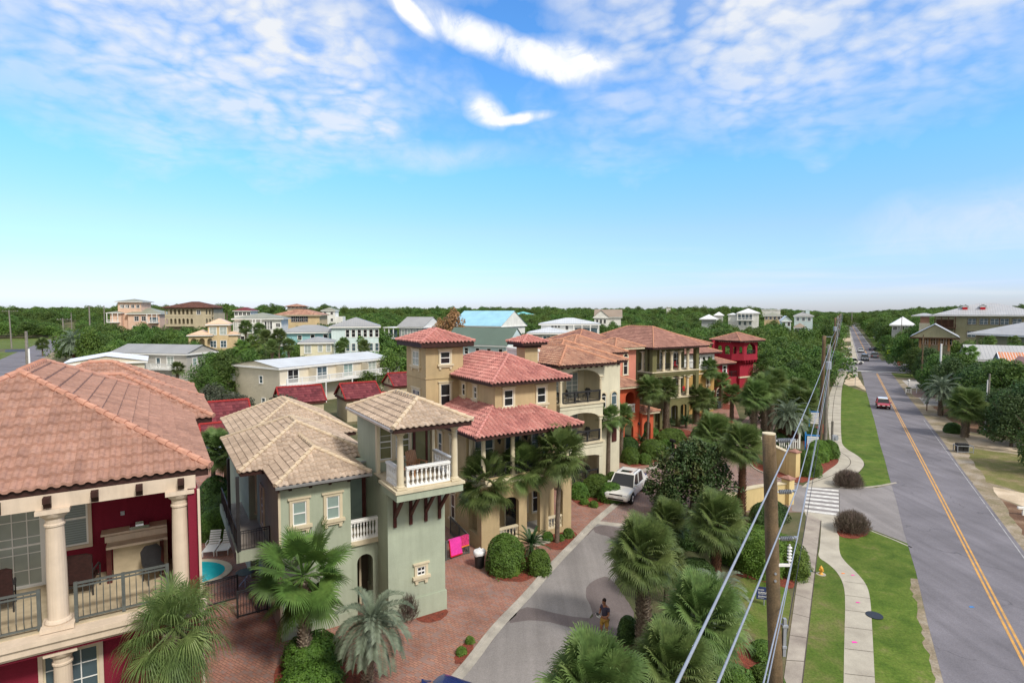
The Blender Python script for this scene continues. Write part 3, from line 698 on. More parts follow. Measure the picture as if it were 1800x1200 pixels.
def win_parts(w, h, style, trim):
    """meshes of a window, centred on x, sill at z=0, outward is -y"""
    out = []
    t = MB()
    if style in ('full', 'simple', 'sill'):
        tw = .13 if style != 'simple' else .09; d = -.07
        t.box(-w/2-tw, d, 0, -w/2, .02, h); t.box(w/2, d, 0, w/2+tw, .02, h); t.box(-w/2-tw, d, h, w/2+tw, .02, h+tw)
        if style == 'full':
            t.box(-w/2-tw-.07, -.12, h+tw, w/2+tw+.07, .02, h+tw+.07)
            t.box(-w/2-tw-.1, -.16, -.13, w/2+tw+.1, .02, -.002); t.box(-w/2-tw, -.10, -.24, w/2+tw, .02, -.132)
            for sx in (-1, 1): t.box(sx*(w/2+.03)-.07, -.09, -.38, sx*(w/2+.03)+.07, .02, -.242)
        elif style == 'sill': t.box(-w/2-tw-.05, -.13, -.1, w/2+tw+.05, .02, -.002)
        else: t.box(-w/2-tw, -.09, -.09, w/2+tw, .02, -.002)
    elif style == 'arch':
        k = 14; tw = .13
        o_ = [(-w/2-tw, 0)]+[(-(w/2+tw)*cos(pi*i/k), h+(w/2+tw)*sin(pi*i/k)) for i in range(k+1)]+[(w/2+tw, 0)]
        i_ = [(w/2, 0)]+[((w/2)*cos(pi*i/k), h+(w/2)*sin(pi*i/k)) for i in range(k+1)]+[(-w/2, 0)]
        m = len(o_); ii = i_[::-1]
        vs = [(x, -.07, z) for x, z in o_]+[(x, -.07, z) for x, z in ii]+[(x, .02, z) for x, z in o_]+[(x, .02, z) for x, z in ii]
        fs = []
        for i in range(m-1): fs += [(i, m+i, m+i+1, i+1), (i, i+1, 2*m+i+1, 2*m+i), (m+i+1, m+i, 3*m+i, 3*m+i+1)]
        t.add(vs, fs); t.box(-w/2-tw-.04, -.1, -.1, w/2+tw+.04, .02, -.002)
    s = MB(); f = .05
    sw = .035
    hh = h
    s.box(-w/2, -.03, 0, -w/2+f, .015, hh); s.box(w/2-f, -.03, 0, w/2, .015, hh); s.box(-w/2+f, -.03, 0, w/2-f, .015, f); s.box(-w/2+f, -.03, hh-f, w/2-f, .015, hh)
    if style != 'door': s.box(-w/2+f, -.035, h/2-.025, w/2-f, .012, h/2+.025)
    if w > 1.15: s.box(-.03, -.034, f, .03, .013, hh-f)
    g = MB(); 
    if style == 'arch':
        k = 12; g.vprism([(-w/2, 0), (w/2, 0)]+[((w/2)*cos(pi*i/k), h+(w/2)*sin(pi*i/k)) for i in range(k+1)], -.008, .02)
    else: g.box(-w/2+.01, -.008, .01, w/2-.01, .02, h-.01)
    return (t.mesh('window', M[trim]) if t.v else None, s.mesh('sash', M['whitep']), g.mesh('pane', M['glass']))
def muntins(w, h, nx, nz, mat='whitep'):
    s = MB(); 
    for i in range(1, nx): x = -w/2+w*i/nx; s.box(x-.012, -.022, .05, x+.012, -.006, h-.05)
    for j in range(1, nz): z = h*j/nz; s.box(-w/2+.05, -.0215, z-.012, w/2-.05, -.0055, z+.012)
    return s
def window(H, a, b, z, face='F', w=.8, h=1.3, style='full', trim='trim', pane='glass', mun=None, name='window', parent=None, sash='whitep'):
    T, Sx, P = cached(('w', w, h, style, trim), lambda: win_parts(w, h, style, trim))
    if sash != 'whitep':
        def mk():
            m2 = Sx.copy(); m2.materials.clear(); m2.materials.append(M[sash]); return m2
        Sx = cached(('s', w, h, style, sash), mk)
    if T is None: root = H.put(name, Sx, a, b, z, face, parent)
    else:
        root = H.put(name, T, a, b, z, face, parent); link('sash', Sx, root)
    def pm():
        m2 = P.copy(); m2.materials.clear(); m2.materials.append(M[pane]); return m2
    link('pane', P if pane == 'glass' else cached(('p', w, h, style, pane), pm), root)
    if mun: link('muntin', cached(('m', w, h, mun), lambda: muntins(w, h, *mun).mesh('muntin', M['whitep'])), root)
    return root

def column_mesh(h, r, mat='pinktrim', k=20):
    def mk():
        b = MB(); p = r*1.55
        b.box(-p, -p, 0, p, p, r*.5)
        b.lathe(0, 0, [(r*1.5, 0), (r*1.5, r*.35), (r*1.25, r*.5), (r*1.32, r*.7), (r*1.2, r*.95), (r*1.02, r*1.05), (r, r*1.4), (r*.97, h*.5), (r*.86, h-r*2.2),
                       (r*1.0, h-r*2.1), (r*1.0, h-r*1.9), (r*.88, h-r*1.8), (r*.9, h-r*1.3), (r*1.25, h-r*.95), (r*1.45, h-r*.6), (r*1.45, h-r*.45)], k, r*.5*0)
        b.box(-p, -p, h-r*.45, p, p, h)
        me = b.mesh('column', M[mat])
        return me
    return cached(('c', h, r, mat, k), mk)
def baluster_mesh(h, mat='whitep', r=.06):
    def mk():
        b = MB(); b.box(-r, -r, 0, r, r, h*.09); b.box(-r*.9, -r*.9, h*.91, r*.9, r*.9, h)
        b.lathe(0, 0, [(r*.55, h*.09), (r*.8, h*.13), (r*.5, h*.18), (r*.75, h*.26), (r*1.05, h*.36), (r*.9, h*.46), (r*.5, h*.62), (r*.42, h*.76), (r*.75, h*.8), (r*.5, h*.84), (r*.55, h*.91)], 10)
        return b.mesh('baluster', M[mat], False)
    return cached(('b', h, mat, r), mk)
def balustrade(H, p, q, z, h=.95, mat='whitep', step=.2, r=.06, parent=None):
    """stone railing from p to q (building frame) with separate balusters"""
    dx_, dy_ = q[0]-p[0], q[1]-p[1]; L = sqrt(dx_*dx_+dy_*dy_); an = atan2(dy_, dx_)
    b = MB(); b.box(0, -.10, h-.12, L, .10, h); b.box(0, -.08, 0, L, .08, .1); b.box(0, -.12, h-.05, L, .12, h-.04); b.box(0, -.06, .1, .05, .06, h-.12); b.box(L-.05, -.06, .1, L, .06, h-.12)
    o = H.put('balustrade', b.mesh('balustrade', M[mat]), p[0], p[1], z, parent=parent, rz=an)
    k = max(2, int(L/step)); me = baluster_mesh(h-.22, mat, r)
    for i in range(k): link('baluster', me, o, (L*(i+.5)/k, 0, .1))
    return o
def railing(H, p, q, z, h=.95, mat='iron', step=.12, belly=0., posts=2., thick=1., parent=None, double=True):
    dx_, dy_ = q[0]-p[0], q[1]-p[1]; L = sqrt(dx_*dx_+dy_*dy_); an = atan2(dy_, dx_)
    b = MB(); tr = .018*thick
    b.box(0, -tr*1.3, h-2*tr, L, tr*1.3, h); b.box(0, -tr, .06, L, tr, .06+2*tr)
    if double: b.box(0, -tr*.8, h-.13, L, tr*.8, h-.13+tr*1.6)
    k = max(1, int(round(L/posts)))
    for i in range(k+1):
        x = L*i/k; b.box(x-tr*1.7, -tr*1.7, 0, x+tr*1.7, tr*1.7, h+.01)
    n_ = int(L/step)
    for i in range(1, n_):
        x = L*i/n_; rr = .0085*thick
        if belly:
            pts = [(x, 0, h-.03), (x, 0, h*.72), (x, -belly*.5, h*.5), (x, -belly, h*.3), (x, -belly*.55, h*.16), (x, 0, .07)]
            b.tube(pts, rr, 4)
        else: b.box(x-rr, -rr, .07, x+rr, rr, h-.02)
    return H.put('railing', b.mesh('railing', M[mat]), p[0], p[1], z, parent=parent, rz=an)
def corbels(H, p, q, z, n_, w=.14, d=.28, h=.3, mat='darkwood', name='bracket'):
    """brackets under an eave, spread from p to q, pointing outwards (-y of that line)"""
    def mk():
        b = MB(); M0 = [(0, 0), (0, h), (-d, h), (-d, h*.55), (-d*.55, h*.4), (-d*.35, 0)]
        b.vprism([(x, z_) for x, z_ in M0], -w/2, w/2)
        b.v = [(y, x, z_) for x, y, z_ in b.v]
        b.f = [f[::-1] for f in b.f]
        return b.mesh(name, M[mat])
    me = cached(('cb', w, d, h, mat), mk)
    an = atan2(q[1]-p[1], q[0]-p[0])
    for i in range(n_):
        t = (i+.5)/n_; H.put(name, me, p[0]+(q[0]-p[0])*t, p[1]+(q[1]-p[1])*t, z, rz=an)

def arch_wall(mb, s0, s1, z0, z1, y0, y1, ops, k=12):
    """wall slab in the x,z plane, thickness y0..y1, with arched openings (sa, sb, zbottom, zspring, rise)"""
    x = s0
    for sa, sb, zb, zs, rise in sorted(ops):
        if sa > x: mb.box(x, y0, z0, sa, y1, z1)
        if zb > z0: mb.box(sa, y0, z0, sb, y1, zb)
        c = (sa+sb)/2; hw = (sb-sa)/2
        arc = [(c+hw*cos(pi*i/k), zs+rise*sin(pi*i/k)) for i in range(k+1)]
        for i in range(k):        # vertical slices keep the faces convex
            (xa, za), (xb, zb2) = arc[i+1], arc[i]
            mb.vprism([(xa, za), (xb, zb2), (xb, z1), (xa, z1)], y0, y1)
        x = sb
    if x < s1: mb.box(x, y0, z0, s1, y1, z1)

# ---------------- tiled roofs
def tile_plane(mb, P, e, L, nin, smax, cl, cr, slope, z0, tw=.30, cs=.33, amp=.045, lift=.035, div=6):
    ex, ey = e; nx, ny = nin
    cph = 1/sqrt(1+slope*slope); ds = cs*cph; s = 0.; row = 0
    while s < smax-1e-4:
        s2 = min(s+ds, smax); l0, r0 = cl*s, L-cr*s; l1, r1 = cl*s2, L-cr*s2
        if r0-l0 < .02: break
        n0 = math.floor(l0/tw*div); n1 = math.ceil(r0/tw*div)
        base = len(mb.v); cnt = 0
        for i in range(n0, n1+1):
            u = i*tw/div; ph = (u/tw) % 1.
            pr = amp*(sin(pi*min(1, ph/.62))**.8 if ph < .62 else -.18*sin(pi*(ph-.62)/.38))
            ua = max(l0, min(r0, u)); ub = max(l1, min(r1, u)) if r1 > l1 else (l1+r1)/2
            za = z0+s*slope+pr+lift; zb = z0+s2*slope+pr*.9
            mb.v += [(P[0]+ex*ua+nx*(s-.03), P[1]+ey*ua+ny*(s-.03), za-lift-.012), (P[0]+ex*ua+nx*(s-.03), P[1]+ey*ua+ny*(s-.03), za),
                     (P[0]+ex*ub+nx*s2, P[1]+ey*ub+ny*s2, zb)]
            uu = (u-1e-3)/tw+row*.0; mb.uv += [(uu, row+.2), (uu, row+.2), (uu, row+.8)]
            cnt += 1
        for i in range(cnt-1):
            q = base+3*i; mb.f += [(q, q+3, q+4, q+1), (q+1, q+4, q+5, q+2)]
        s = s2; row += 1
def flat_plane(mb, P, e, L, nin, smax, cl, cr, slope, z0, tw=.5, **kw):
    ex, ey = e; nx, ny = nin; b = len(mb.v); zt = z0+smax*slope
    pts = [(0, 0), (L, 0), (L-cr*smax, smax), (cl*smax, smax)]
    mb.v += [(P[0]+ex*u+nx*s, P[1]+ey*u+ny*s, z0+s*slope+.03) for u, s in pts]
    mb.uv += [(u/tw, s) for u, s in pts]
    mb.f.append((b, b+1, b+2, b+3) if abs(L-(cl+cr)*smax) > .01 else (b, b+1, b+2))
    if abs(L-(cl+cr)*smax) <= .01: pass
def caps(mb, p, q, r=.09, seg=.36, bump=1.25):
    """overlapping ridge tiles from p (low) to q (high)"""
    p = Vector(p); q = Vector(q); L = (q-p).length; k = max(1, int(L/seg)); d = (q-p)/k
    for i in range(k):
        a = p+d*i; b_ = p+d*(i+1.12)
        mb.cyl(a+Vector((0,0,.012)), b_, r*bump, r*.92, 8)
def roof(H, a0, a1, b0, b1, z, slope=.47, kind='hip', tile='tile_salmon', cap='cap_salmon', fascia='darkwood', tiles=True, tw=.30, cs=.33, div=6,
         amp=.045, lift=.04, fh=.22, capr=.09, inset=.06, gable=None, hips='FRBL', name='roof'):
    """kind: hip | gable_a (ridge along a) | gable_b (ridge along b)"""
    mb = MB(); mb.uv = []; W, B = a1-a0, b1-b0
    f = tile_plane if tiles else flat_plane; kw = dict(tw=tw, cs=cs, div=div, amp=amp, lift=lift) if tiles else dict(tw=tw)
    cp = MB()
    if kind == 'hip':
        t = min(W, B)/2
        f(mb, (a0, b0), (1, 0), W, (0, 1), t, 1, 1, slope, z, **kw)
        f(mb, (a1, b0), (0, 1), B, (-1, 0), t, 1, 1, slope, z, **kw)
        f(mb, (a1, b1), (-1, 0), W, (0, -1), t, 1, 1, slope, z, **kw)
        f(mb, (a0, b1), (0, -1), B, (1, 0), t, 1, 1, slope, z, **kw)
        zt = z+t*slope+.03
        if W < B: r0, r1 = (a0+t, b0+t, zt), (a0+t, b1-t, zt)
        else: r0, r1 = (a0+t, b0+t, zt), (a1-t, b0+t, zt)
        ends = [((a0, b0, z), r0), ((a1, b0, z), r0 if W < B else r1), ((a0, b1, z), r1 if W < B else r0), ((a1, b1, z), r1)]
        for p, q in ends: caps(cp, (p[0], p[1], z+.04), q, capr)
        if abs(W-B) > .3: caps(cp, r0, r1, capr)
        top = zt
    elif kind == 'gable_a':
        t = B/2; f(mb, (a0, b0), (1, 0), W, (0, 1), t, 0, 0, slope, z, **kw); f(mb, (a1, b1), (-1, 0), W, (0, -1), t, 0, 0, slope, z, **kw)
        caps(cp, (a0, b0+t, z+t*slope+.03), (a1, b0+t, z+t*slope+.03), capr); top = z+t*slope
        for aa in (a0+.02, a1-.02):
            for bb in (b0, b1): caps(cp, (aa, bb, z+.02), (aa, b0+t, z+t*slope+.02), capr*.8)
    else:
        t = W/2; f(mb, (a1, b0), (0, 1), B, (-1, 0), t, 0, 0, slope, z, **kw); f(mb, (a0, b1), (0, -1), B, (1, 0), t, 0, 0, slope, z, **kw)
        caps(cp, (a0+t, b0, z+t*slope+.03), (a0+t, b1, z+t*slope+.03), capr); top = z+t*slope
        for bb in (b0+.02, b1-.02):
            for aa in (a0, a1): caps(cp, (aa, bb, z+.02), (a0+t, bb, z+t*slope+.02), capr*.8)
    ro = H.part(name, mb, tile)
    if cap: H.part('ridge_cap', cp, cap, ro)
    if fascia:
        fb = MB(); i = inset; fb.box(a0+i, b0+i, z-fh, a1-i, b1-i, z-.02)
        if kind != 'hip':
            if kind == 'gable_a': prof = [(b0+i, z-.02), (b1-i, z-.02), ((b0+b1)/2, z-.05+t*slope)]
            else: prof = [(a0+i, z-.02), (a1-i, z-.02), ((a0+a1)/2, z-.05+t*slope)]
            q = MB()
            if kind == 'gable_b': q.vprism(prof, b0+.25, b1-.25)
            else:
                q.vprism(prof, a0+.25, a1-.25); q.v = [(y, x, zz_) for x, y, zz_ in q.v]; q.f = [f_[::-1] for f_ in q.f]
            H.part('gable', q, gable or fascia)
        H.part('fascia', fb, fascia, ro)
    return ro, top
def gutter(H, p, q, z, w=.13):
    dx_, dy_ = q[0]-p[0], q[1]-p[1]; L = sqrt(dx_*dx_+dy_*dy_); an = atan2(dy_, dx_)
    b = MB(); b.add([(0,-w,.0),(L,-w,.0),(L,-w+.015,-.11),(0,-w+.015,-.11),(0,0,-.11),(L,0,-.11),(0,0,.0),(L,0,.0),(0,-w+.02,-.01),(L,-w+.02,-.01)], [(0,3,2,1),(3,4,5,2),(0,1,9,8),(4,6,7,5),(8,9,7,6)])
    return H.put('gutter', b.mesh('gutter', M['gutter']), p[0], p[1], z, rz=an)
def lantern(H, a, b, z, face='F'):
    def mk():
        m = MB(); m.box(-.05, -.04, -.12, .05, 0, .12); m.tube([(0, -.03, .06), (0, -.12, .16), (0, -.18, .1)], .012, 5)
        m.cyl((0, -.18, .12), (0, -.18, .04), .02, .10, 8); m.cyl((0, -.18, .04), (0, -.18, -.2), .085, .06, 8); return m.mesh('lantern', M['iron'])
    return H.put('lantern', cached('lantern', mk), a, b, z, face)

# ================================================================== NEAR HOUSES
# ---- crimson house with the big balcony, left edge of the view
H = House('red_house', 'dark red stucco house with columned balcony and salmon tile roof filling the left edge', 'house', (-5, 19))
zf = 6.62; zt = 9.62; bw = 20.6
H.box('wall', 'red', (-9, .82, bw, 33, 0, 9.9))
H.box('side_wall', 'red', (.58, .82, 17.35, bw, zf, zt))
H.box('stone_quoin', 'pinktrim', (.80, .86, 17.2, 17.36, 2.0, zt))
H.box('lower_wall', 'red', (-9, .8, 18.1, bw, 0, 6.22))
H.box('balcony_floor', 'stone_floor', (-9, .86, 17.45, bw, zf-.06, zf))
H.box('ledge', 'pinktrim', (-9, .95, 17.05, 17.45, zf-.14, zf-.02), (-9, .90, 17.12, 18.1, zf-.34, zf-.14), (-9, .86, 17.2, 18.1, zf-.42, zf-.34))
H.box('ledge_band', 'red', (-9, .84, 17.26, 18.1, zf-.50, zf-.42))
H.box('beam', 'pinktrim', (-9, .78, 17.45, 17.85, zt, 9.98))
H.box('ceiling', 'pinktrim', (-9, .78, 17.85, bw, 9.72, 9.98))
cm = column_mesh(zt-zf, .215)
for a in (.40, -2.26, -4.9): H.put('column', cm, a, 17.62, zf)
cm2 = column_mesh(3.9, .215)
for a in (-2.22, -4.86): H.put('lower_column', cm2, a, 17.62, zf-.5-3.9)
corbels(H, (-8.4, 17.45), (.9, 17.45), 9.66, 10, .15, .24, .28)
for p, q in (((.06, 17.55), (-1.9, 17.55)), ((-2.62, 17.55), (-4.6, 17.55))):
    railing(H, q, p, zf+.02, 1.0, 'greyiron', .135, .07, 1.1, 1.25)
window(H, -3.42, bw, zf+.02, 'F', .98, 2.35, 'simple', 'whitep', 'curtain', (3, 5), name='french_door')
window(H, -4.5, bw, zf+.02, 'F', 1.0, 2.35, 'simple', 'pinktrim', 'curtain', (3, 5), name='french_door')
window(H, -2.2, bw, zf+.95, 'F', .66, 1.6, 'simple', 'pinktrim', 'blind')
for a, w in ((-2.1, 1.15), (-4.9, 1.3)):
    window(H, a, 18.1, 3.2, 'F', w, 2.5, 'simple', 'pinktrim', 'glassblue', (3, 6), sash='trim')
H.box('wall_light', 'steel', (-1.12, -1.02, bw-.1, bw, 9.2, 9.32), (-.72, -.62, bw-.1, bw, 9.2, 9.32), (-1.08, -.98, bw-.03, bw, 8.25, 8.37))
ks_ = dict(tw=.24, cs=.42, amp=.04, lift=.06)
roof(H, -8.11, 1.15, 17.4, 31.0, 10.15, .525, div=8, fh=.22, **ks_)
roof(H, -5.4, 1.92, 26.6, 33.2, 10.0, .50, **ks_)
roof(H, -6.6, 1.75, 31.2, 38.6, 10.0, .50, **ks_)

# built-in outdoor kitchen counter and furniture on its balcony
hk = House('outdoor_counter', 'stone topped serving counter against the dark red balcony wall', 'counter', (-1.2, bw-.5))
hk.box('counter_top', 'pinktrim', (-1.4, .1, bw-1.0, bw-.55, zf+.98, zf+1.05), (-1.45, .1, bw-.58, bw-.5, zf+1.05, zf+1.22))
hk.box('raised_shelf', 'pinktrim', (-1.55, .1, bw-.5, bw-.04, zf+1.22, zf+1.28))
hk.box('cabinet', 'stone_floor', (-1.25, .1, bw-.8, bw-.1, zf+.0, zf+.98))
hk.box('post', 'wine', (-1.4, -1.28, bw-1.0, bw-.88, zf, zf+.98), (-.1, 0, bw-1.0, bw-.88, zf, zf+1.02))
hk.box('grill_lid', 'chrome', (-.85, -.35, bw-.5, bw-.15, zf+1.28, zf+1.37), (-.7, -.5, bw-.42, bw-.28, zf+1.37, zf+1.48))
def wicker_chair(label, a, b, z, rz, s=1.):
    h = House('wicker_chair', label, 'chair', (0, 0), False, WL(a, b), RH+rz, 'chairs on the red balcony', z)
    seat = MB(); seat.box(-.36, -.35, .36, .36, .32, .46); h.part('seat', seat, 'wicker')
    bk = MB(); bk.vprism([(-.36, .40), (.36, .40), (.37, 1.12), (.25, 1.18), (-.25, 1.18), (-.37, 1.12)], .28, .35); h.part('backrest', bk, 'wicker')
    ar = MB()
    for sx in (-1, 1): ar.tube([(sx*.39, -.34, 0), (sx*.40, -.34, .62), (sx*.40, -.2, .70), (sx*.39, .30, .72)], .025, 6)
    for sx in (-1, 1): ar.tube([(sx*.36, .32, 0), (sx*.36, .33, .9)], .022, 6)
    for yy in (-.34, .32): ar.tube([(-.39, yy, .3), (.39, yy, .3)], .02, 5)
    h.part('frame', ar, 'iron')
wicker_chair('brown wicker chair with tall back below the blinds window on the red balcony', -2.0, bw-1.2, zf, pi*.96, 1)
wicker_chair('brown wicker chair partly behind the left column of the red balcony', -3.75, bw-1.3, zf, pi+.15, 1)

# ---- sage green house with the corner turret
H = House('green_house', 'sage green stucco house with sand coloured tile roof and a columned corner turret', 'house', (4.3, 25.8))
g = MB(); 
H.box('wall', 'green', (4.3, 7.35, 25.8, 33, 0, 6.95), (3.95, 8.65, 33, 43, 0, 6.6), (7.35, 8.7, 27.6, 33, 0, 6.95))
tw_ = MB(); tw_.box(8.65, 24.5, 0, 11.5, 28.5, 6.3); tw_.box(8.65, 28.5, 0, 11.5, 30, 6.3); H.part('turret_wall', tw_, 'green')
H.box('turret_upper_wall', 'green', (8.65, 11.5, 25.95, 28.9, 6.3, 9.3))
H.box('turret_base', 'green', (8.60, 11.56, 24.45, 28.5, 0, .95))
# entrance bay between the main block and the turret, with arched opening
eb = MB(); arch_wall(eb, 7.35, 8.66, 0, 3.5, 25.95, 26.2, [(7.66, 8.42, 0, 2.6, .38)])
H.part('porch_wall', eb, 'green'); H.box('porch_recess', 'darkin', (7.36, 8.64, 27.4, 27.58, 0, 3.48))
H.box('porch_post', 'trim', (8.1, 8.2, 27.1, 27.2, 0, 2.9))
H.box('porch_floor', 'trim', (7.35, 8.66, 25.82, 27.6, 3.5, 3.72))
balustrade(H, (7.35, 25.95), (8.66, 25.95), 3.72, .98, 'whitep', .145, .055)
H.box('balcony_door', 'wine', (7.5, 7.74, 27.5, 27.6, 3.72, 6.7), (8.42, 8.6, 27.48, 27.6, 3.72, 6.7))
H.box('balcony_door_glass', 'glassgreen', (7.74, 8.42, 27.56, 27.64, 3.72, 6.7))
window(H, 5.1, 25.8, 5.02, 'F', .58, 1.05, 'full', 'trim', 'glassgreen'); window(H, 6.55, 25.8, 5.02, 'F', .58, 1.05, 'full', 'trim', 'glassgreen')
window(H, 10.25, 24.5, 2.0, 'F', .42, .42, 'full', 'trim')
H.box('window_ornament', 'whitep', (10.10, 10.40, 24.46, 24.478, 2.17, 2.21), (10.235, 10.265, 24.45, 24.469, 2.05, 2.35))
H.box('downpipe', 'trim', (4.22, 4.32, 25.74, 25.84, .2, 6.6))
H.box('plinth_line', 'green', (4.26, 7.35, 25.74, 25.9, 0, .5))
# turret balcony
H.box('balcony_slab', 'green', (8.45, 11.6, 22.75, 24.7, 6.28, 6.62)); H.box('balcony_edge', 'trim', (8.38, 11.67, 22.68, 24.9, 6.62, 6.74)); H.box('balcony_floor', 'stone_floor', (8.5, 11.55, 22.9, 25.95, 6.74, 6.78))
cmt = column_mesh(2.5, .15, 'trim')
for a in (8.72, 11.3): H.put('column', cmt, a, 23.02, 6.76)
balustrade(H, (8.98, 23.02), (11.05, 23.02), 6.76, .92, 'whitep', .19, .06)
balustrade(H, (8.68, 24.5), (8.68, 23.25), 6.76, .92, 'whitep', .19, .06); balustrade(H, (11.38, 23.25), (11.38, 25.4), 6.76, .92, 'whitep', .19, .06)
H.box('beam', 'green', (8.55, 8.85, 22.9, 26, 9.2, 9.5), (8.85, 11.18, 22.9, 23.15, 9.2, 9.5), (11.18, 11.45, 22.9, 26, 9.2, 9.5))
H.box('turret_pilaster', 'trim', (8.6, 8.75, 25.7, 25.95, 6.78, 9.3), (11.4, 11.55, 25.7, 25.95, 6.78, 9.3))
corbels(H, (8.4, 22.9), (11.55, 22.9), 9.22, 5, .13, .28, .28)
corbels(H, (8.55, 28.5), (8.55, 22.9), 9.22, 5, .13, .25, .28)
window(H, 9.1, 25.95, 7.35, 'F', .62, 1.7, 'simple', 'trim', 'glassgold', (1, 3)); window(H, 9.95, 25.95, 7.35, 'F', .72, 1.7, 'simple', 'trim', 'glassgold', (1, 3))
H.box('turret_door', 'wine', (10.48, 10.6, 25.86, 25.95, 6.78, 9.25), (11.12, 11.24, 25.86, 25.95, 6.78, 9.25)); H.box('turret_door_glass', 'glassgold', (10.6, 11.12, 25.88, 25.96, 6.78, 9.2))
# timber struts
st = MB()
for a in (8.98, 9.75, 10.5, 11.2):
    st = MB(); st.box(a-.07, 24.4, 4.55, a+.07, 24.51, 6.28); st.box(a-.07, 22.95, 6.17, a+.07, 24.4, 6.285)
    st.add([(a-.07, 24.42, 4.95), (a+.07, 24.42, 4.95), (a+.07, 23.3, 6.2), (a-.07, 23.3, 6.2), (a-.07, 24.42, 5.12), (a+.07, 24.42, 5.12), (a+.07, 23.45, 6.2), (a-.07, 23.45, 6.2)], [(0,3,2,1),(4,5,6,7),(0,1,5,4),(1,2,6,5),(2,3,7,6),(3,0,4,7)])
    H.part('strut', st, 'wine')
kw = dict(tile='tile_sand', cap='cap_sand', tw=.27, cs=.32)
roof(H, 8.1, 11.85, 22.2, 28.7, 9.56, .47, **kw)
gutter(H, (8.1, 28.7), (8.1, 22.2), 9.57)
roof(H, 4.05, 8.2, 25.35, 33.4, 7.0, .48, **kw); gutter(H, (4.05, 25.35), (8.2, 25.35), 6.98)
roof(H, 3.0, 9.4, 28.5, 36.6, 7.0, .47, **kw)
roof(H, 3.6, 10.4, 34.8, 43.6, 6.95, .50, **kw)
gutter(H, (8.35, 27.65), (8.65, 27.65), 6.98)
corbels(H, (4.3, 25.8), (7.7, 25.8), 6.62, 4, .13, .3, .26)
# dark side balcony on the left
H.box('side_balcony_floor', 'walkold', (2.95, 4.3, 28.6, 36.4, 3.05, 3.2)); H.box('side_balcony_edge', 'green', (2.86, 4.35, 28.45, 28.6, 2.8, 3.3), (2.82, 2.95, 28.45, 36.4, 2.8, 3.3))
railing(H, (2.92, 36.3), (2.92, 28.55), 3.3, .95, 'iron', .11, 0, 1.3); railing(H, (2.92, 28.55), (4.28, 28.55), 3.3, .95, 'iron', .11, 0, 1.3)
H.box('side_post', 'iron', (2.88, 3.02, 28.5, 28.64, 3.2, 6.8), (2.88, 3.02, 32.4, 32.54, 3.2, 6.8), (3.7, 3.82, 28.9, 29.0, 0, 3.05))
window(H, 4.3, 30.6, 3.6, 'L', .9, 2.0, 'simple', 'trim', 'glass', (2, 3)); window(H, 4.3, 33.2, 3.6, 'L', .9, 2.0, 'simple', 'trim', 'glass', (2, 3))
window(H, 4.3, 28.0, .9, 'L', .7, 1.2, 'simple', 'trim', 'glass')
# chair on the turret balcony
h = House('adirondack_chair', 'teak slatted armchair on the white turret balcony of the green house', 'chair', (0, 0), False, WL(10.15, 24.7), RH+pi*.08, None, 6.78)
b = MB()
for i in range(6): x = -.28+i*.1; b.add([(x,.25,.3),(x+.085,.25,.3),(x+.085,.5,1.0+.06*sin(pi*(i+.5)/6)),(x,.5,1.0+.06*sin(pi*(i+.5)/6)),(x,.28,.3),(x+.085,.28,.3),(x+.085,.53,1.0+.06*sin(pi*(i+.5)/6)),(x,.53,1.0+.06*sin(pi*(i+.5)/6))], [(0,3,2,1),(4,5,6,7),(0,1,5,4),(1,2,6,5),(2,3,7,6),(3,0,4,7)])
h.part('backrest', b, 'teak'); b = MB(); b.box(-.3, -.3, .36, .3, .28, .40); h.part('seat', b, 'teak')
b = MB()
for sx in (-1, 1): b.box(sx*.36-.06, -.35, .58, sx*.36+.06, .35, .61); b.box(sx*.34-.03, -.33, 0, sx*.34+.03, -.26, .58); b.box(sx*.34-.03, .2, 0, sx*.34+.03, .27, .58)
h.part('armrest', b, 'teak')
h = House('side_table', 'small teak table beside the armchair on the turret balcony', 'table', (0, 0), False, WL(9.5, 24.4), RH, None, 6.78)
b = MB()
for i in range(5): b.box(-.3+i*.122, -.25, .44, -.3+i*.122+.11, .25, .47)
h.part('tabletop', b, 'teak')
for sx in (-1, 1):
    for sy in (-1, 1): b = MB(); b.box(sx*.26-.02, sy*.2-.02, 0, sx*.26+.02, sy*.2+.02, .44); h.part('leg', b, 'teak')

# ---- tan house with rose tiles and the square tower
H = House('tan_house', 'tan stucco house with rose tile roofs, square tower and arched porch', 'house', (16, 29.2))
A0, A1, B0 = 16.1, 22.85, 29.2
kw = dict(tile='tile_rose', cap='cap_rose', tw=.29, cs=.36, amp=.085, lift=.055)
fr = MB(); arch_wall(fr, A0, A1, 0, 3.95, B0, B0+.32, [(17.35, 18.75, .35, 2.6, .42), (19.35, 20.35, .35, 2.75, .36), (21.0, 22.15, .35, 2.65, .4)])
H.part('porch_wall', fr, 'tan')
sd_ = MB(); arch_wall(sd_, 0, 1.6, 0, 3.95, 0, .3, [(.25, 1.35, .9, 2.5, .35)]); sd_.v = [(A0+y, B0+1.92-x, z) for x, y, z in sd_.v]; H.part('porch_side_wall', sd_, 'tan')
H.box('wall', 'tan', (A0, A1, B0+1.92, 38.5, 0, 7.3), (A0+.3, A1-.01, B0+.32, B0+1.9, 0, .35))
H.box('floor_slab', 'trim', (A0-.06, A1+.06, B0-.08, B0+1.9, 3.95, 4.07), (A0-.02, A1+.02, B0-.03, B0+1.9, 4.07, 4.3))
H.box('porch_floor', 'concrete', (A0+.3, A1-.3, B0+.3, B0+1.9, .35, .37), (19.3, 20.4, B0-.6, B0-.01, 0, .22), (19.25, 20.45, B0-1.0, B0-.6, 0, .1))
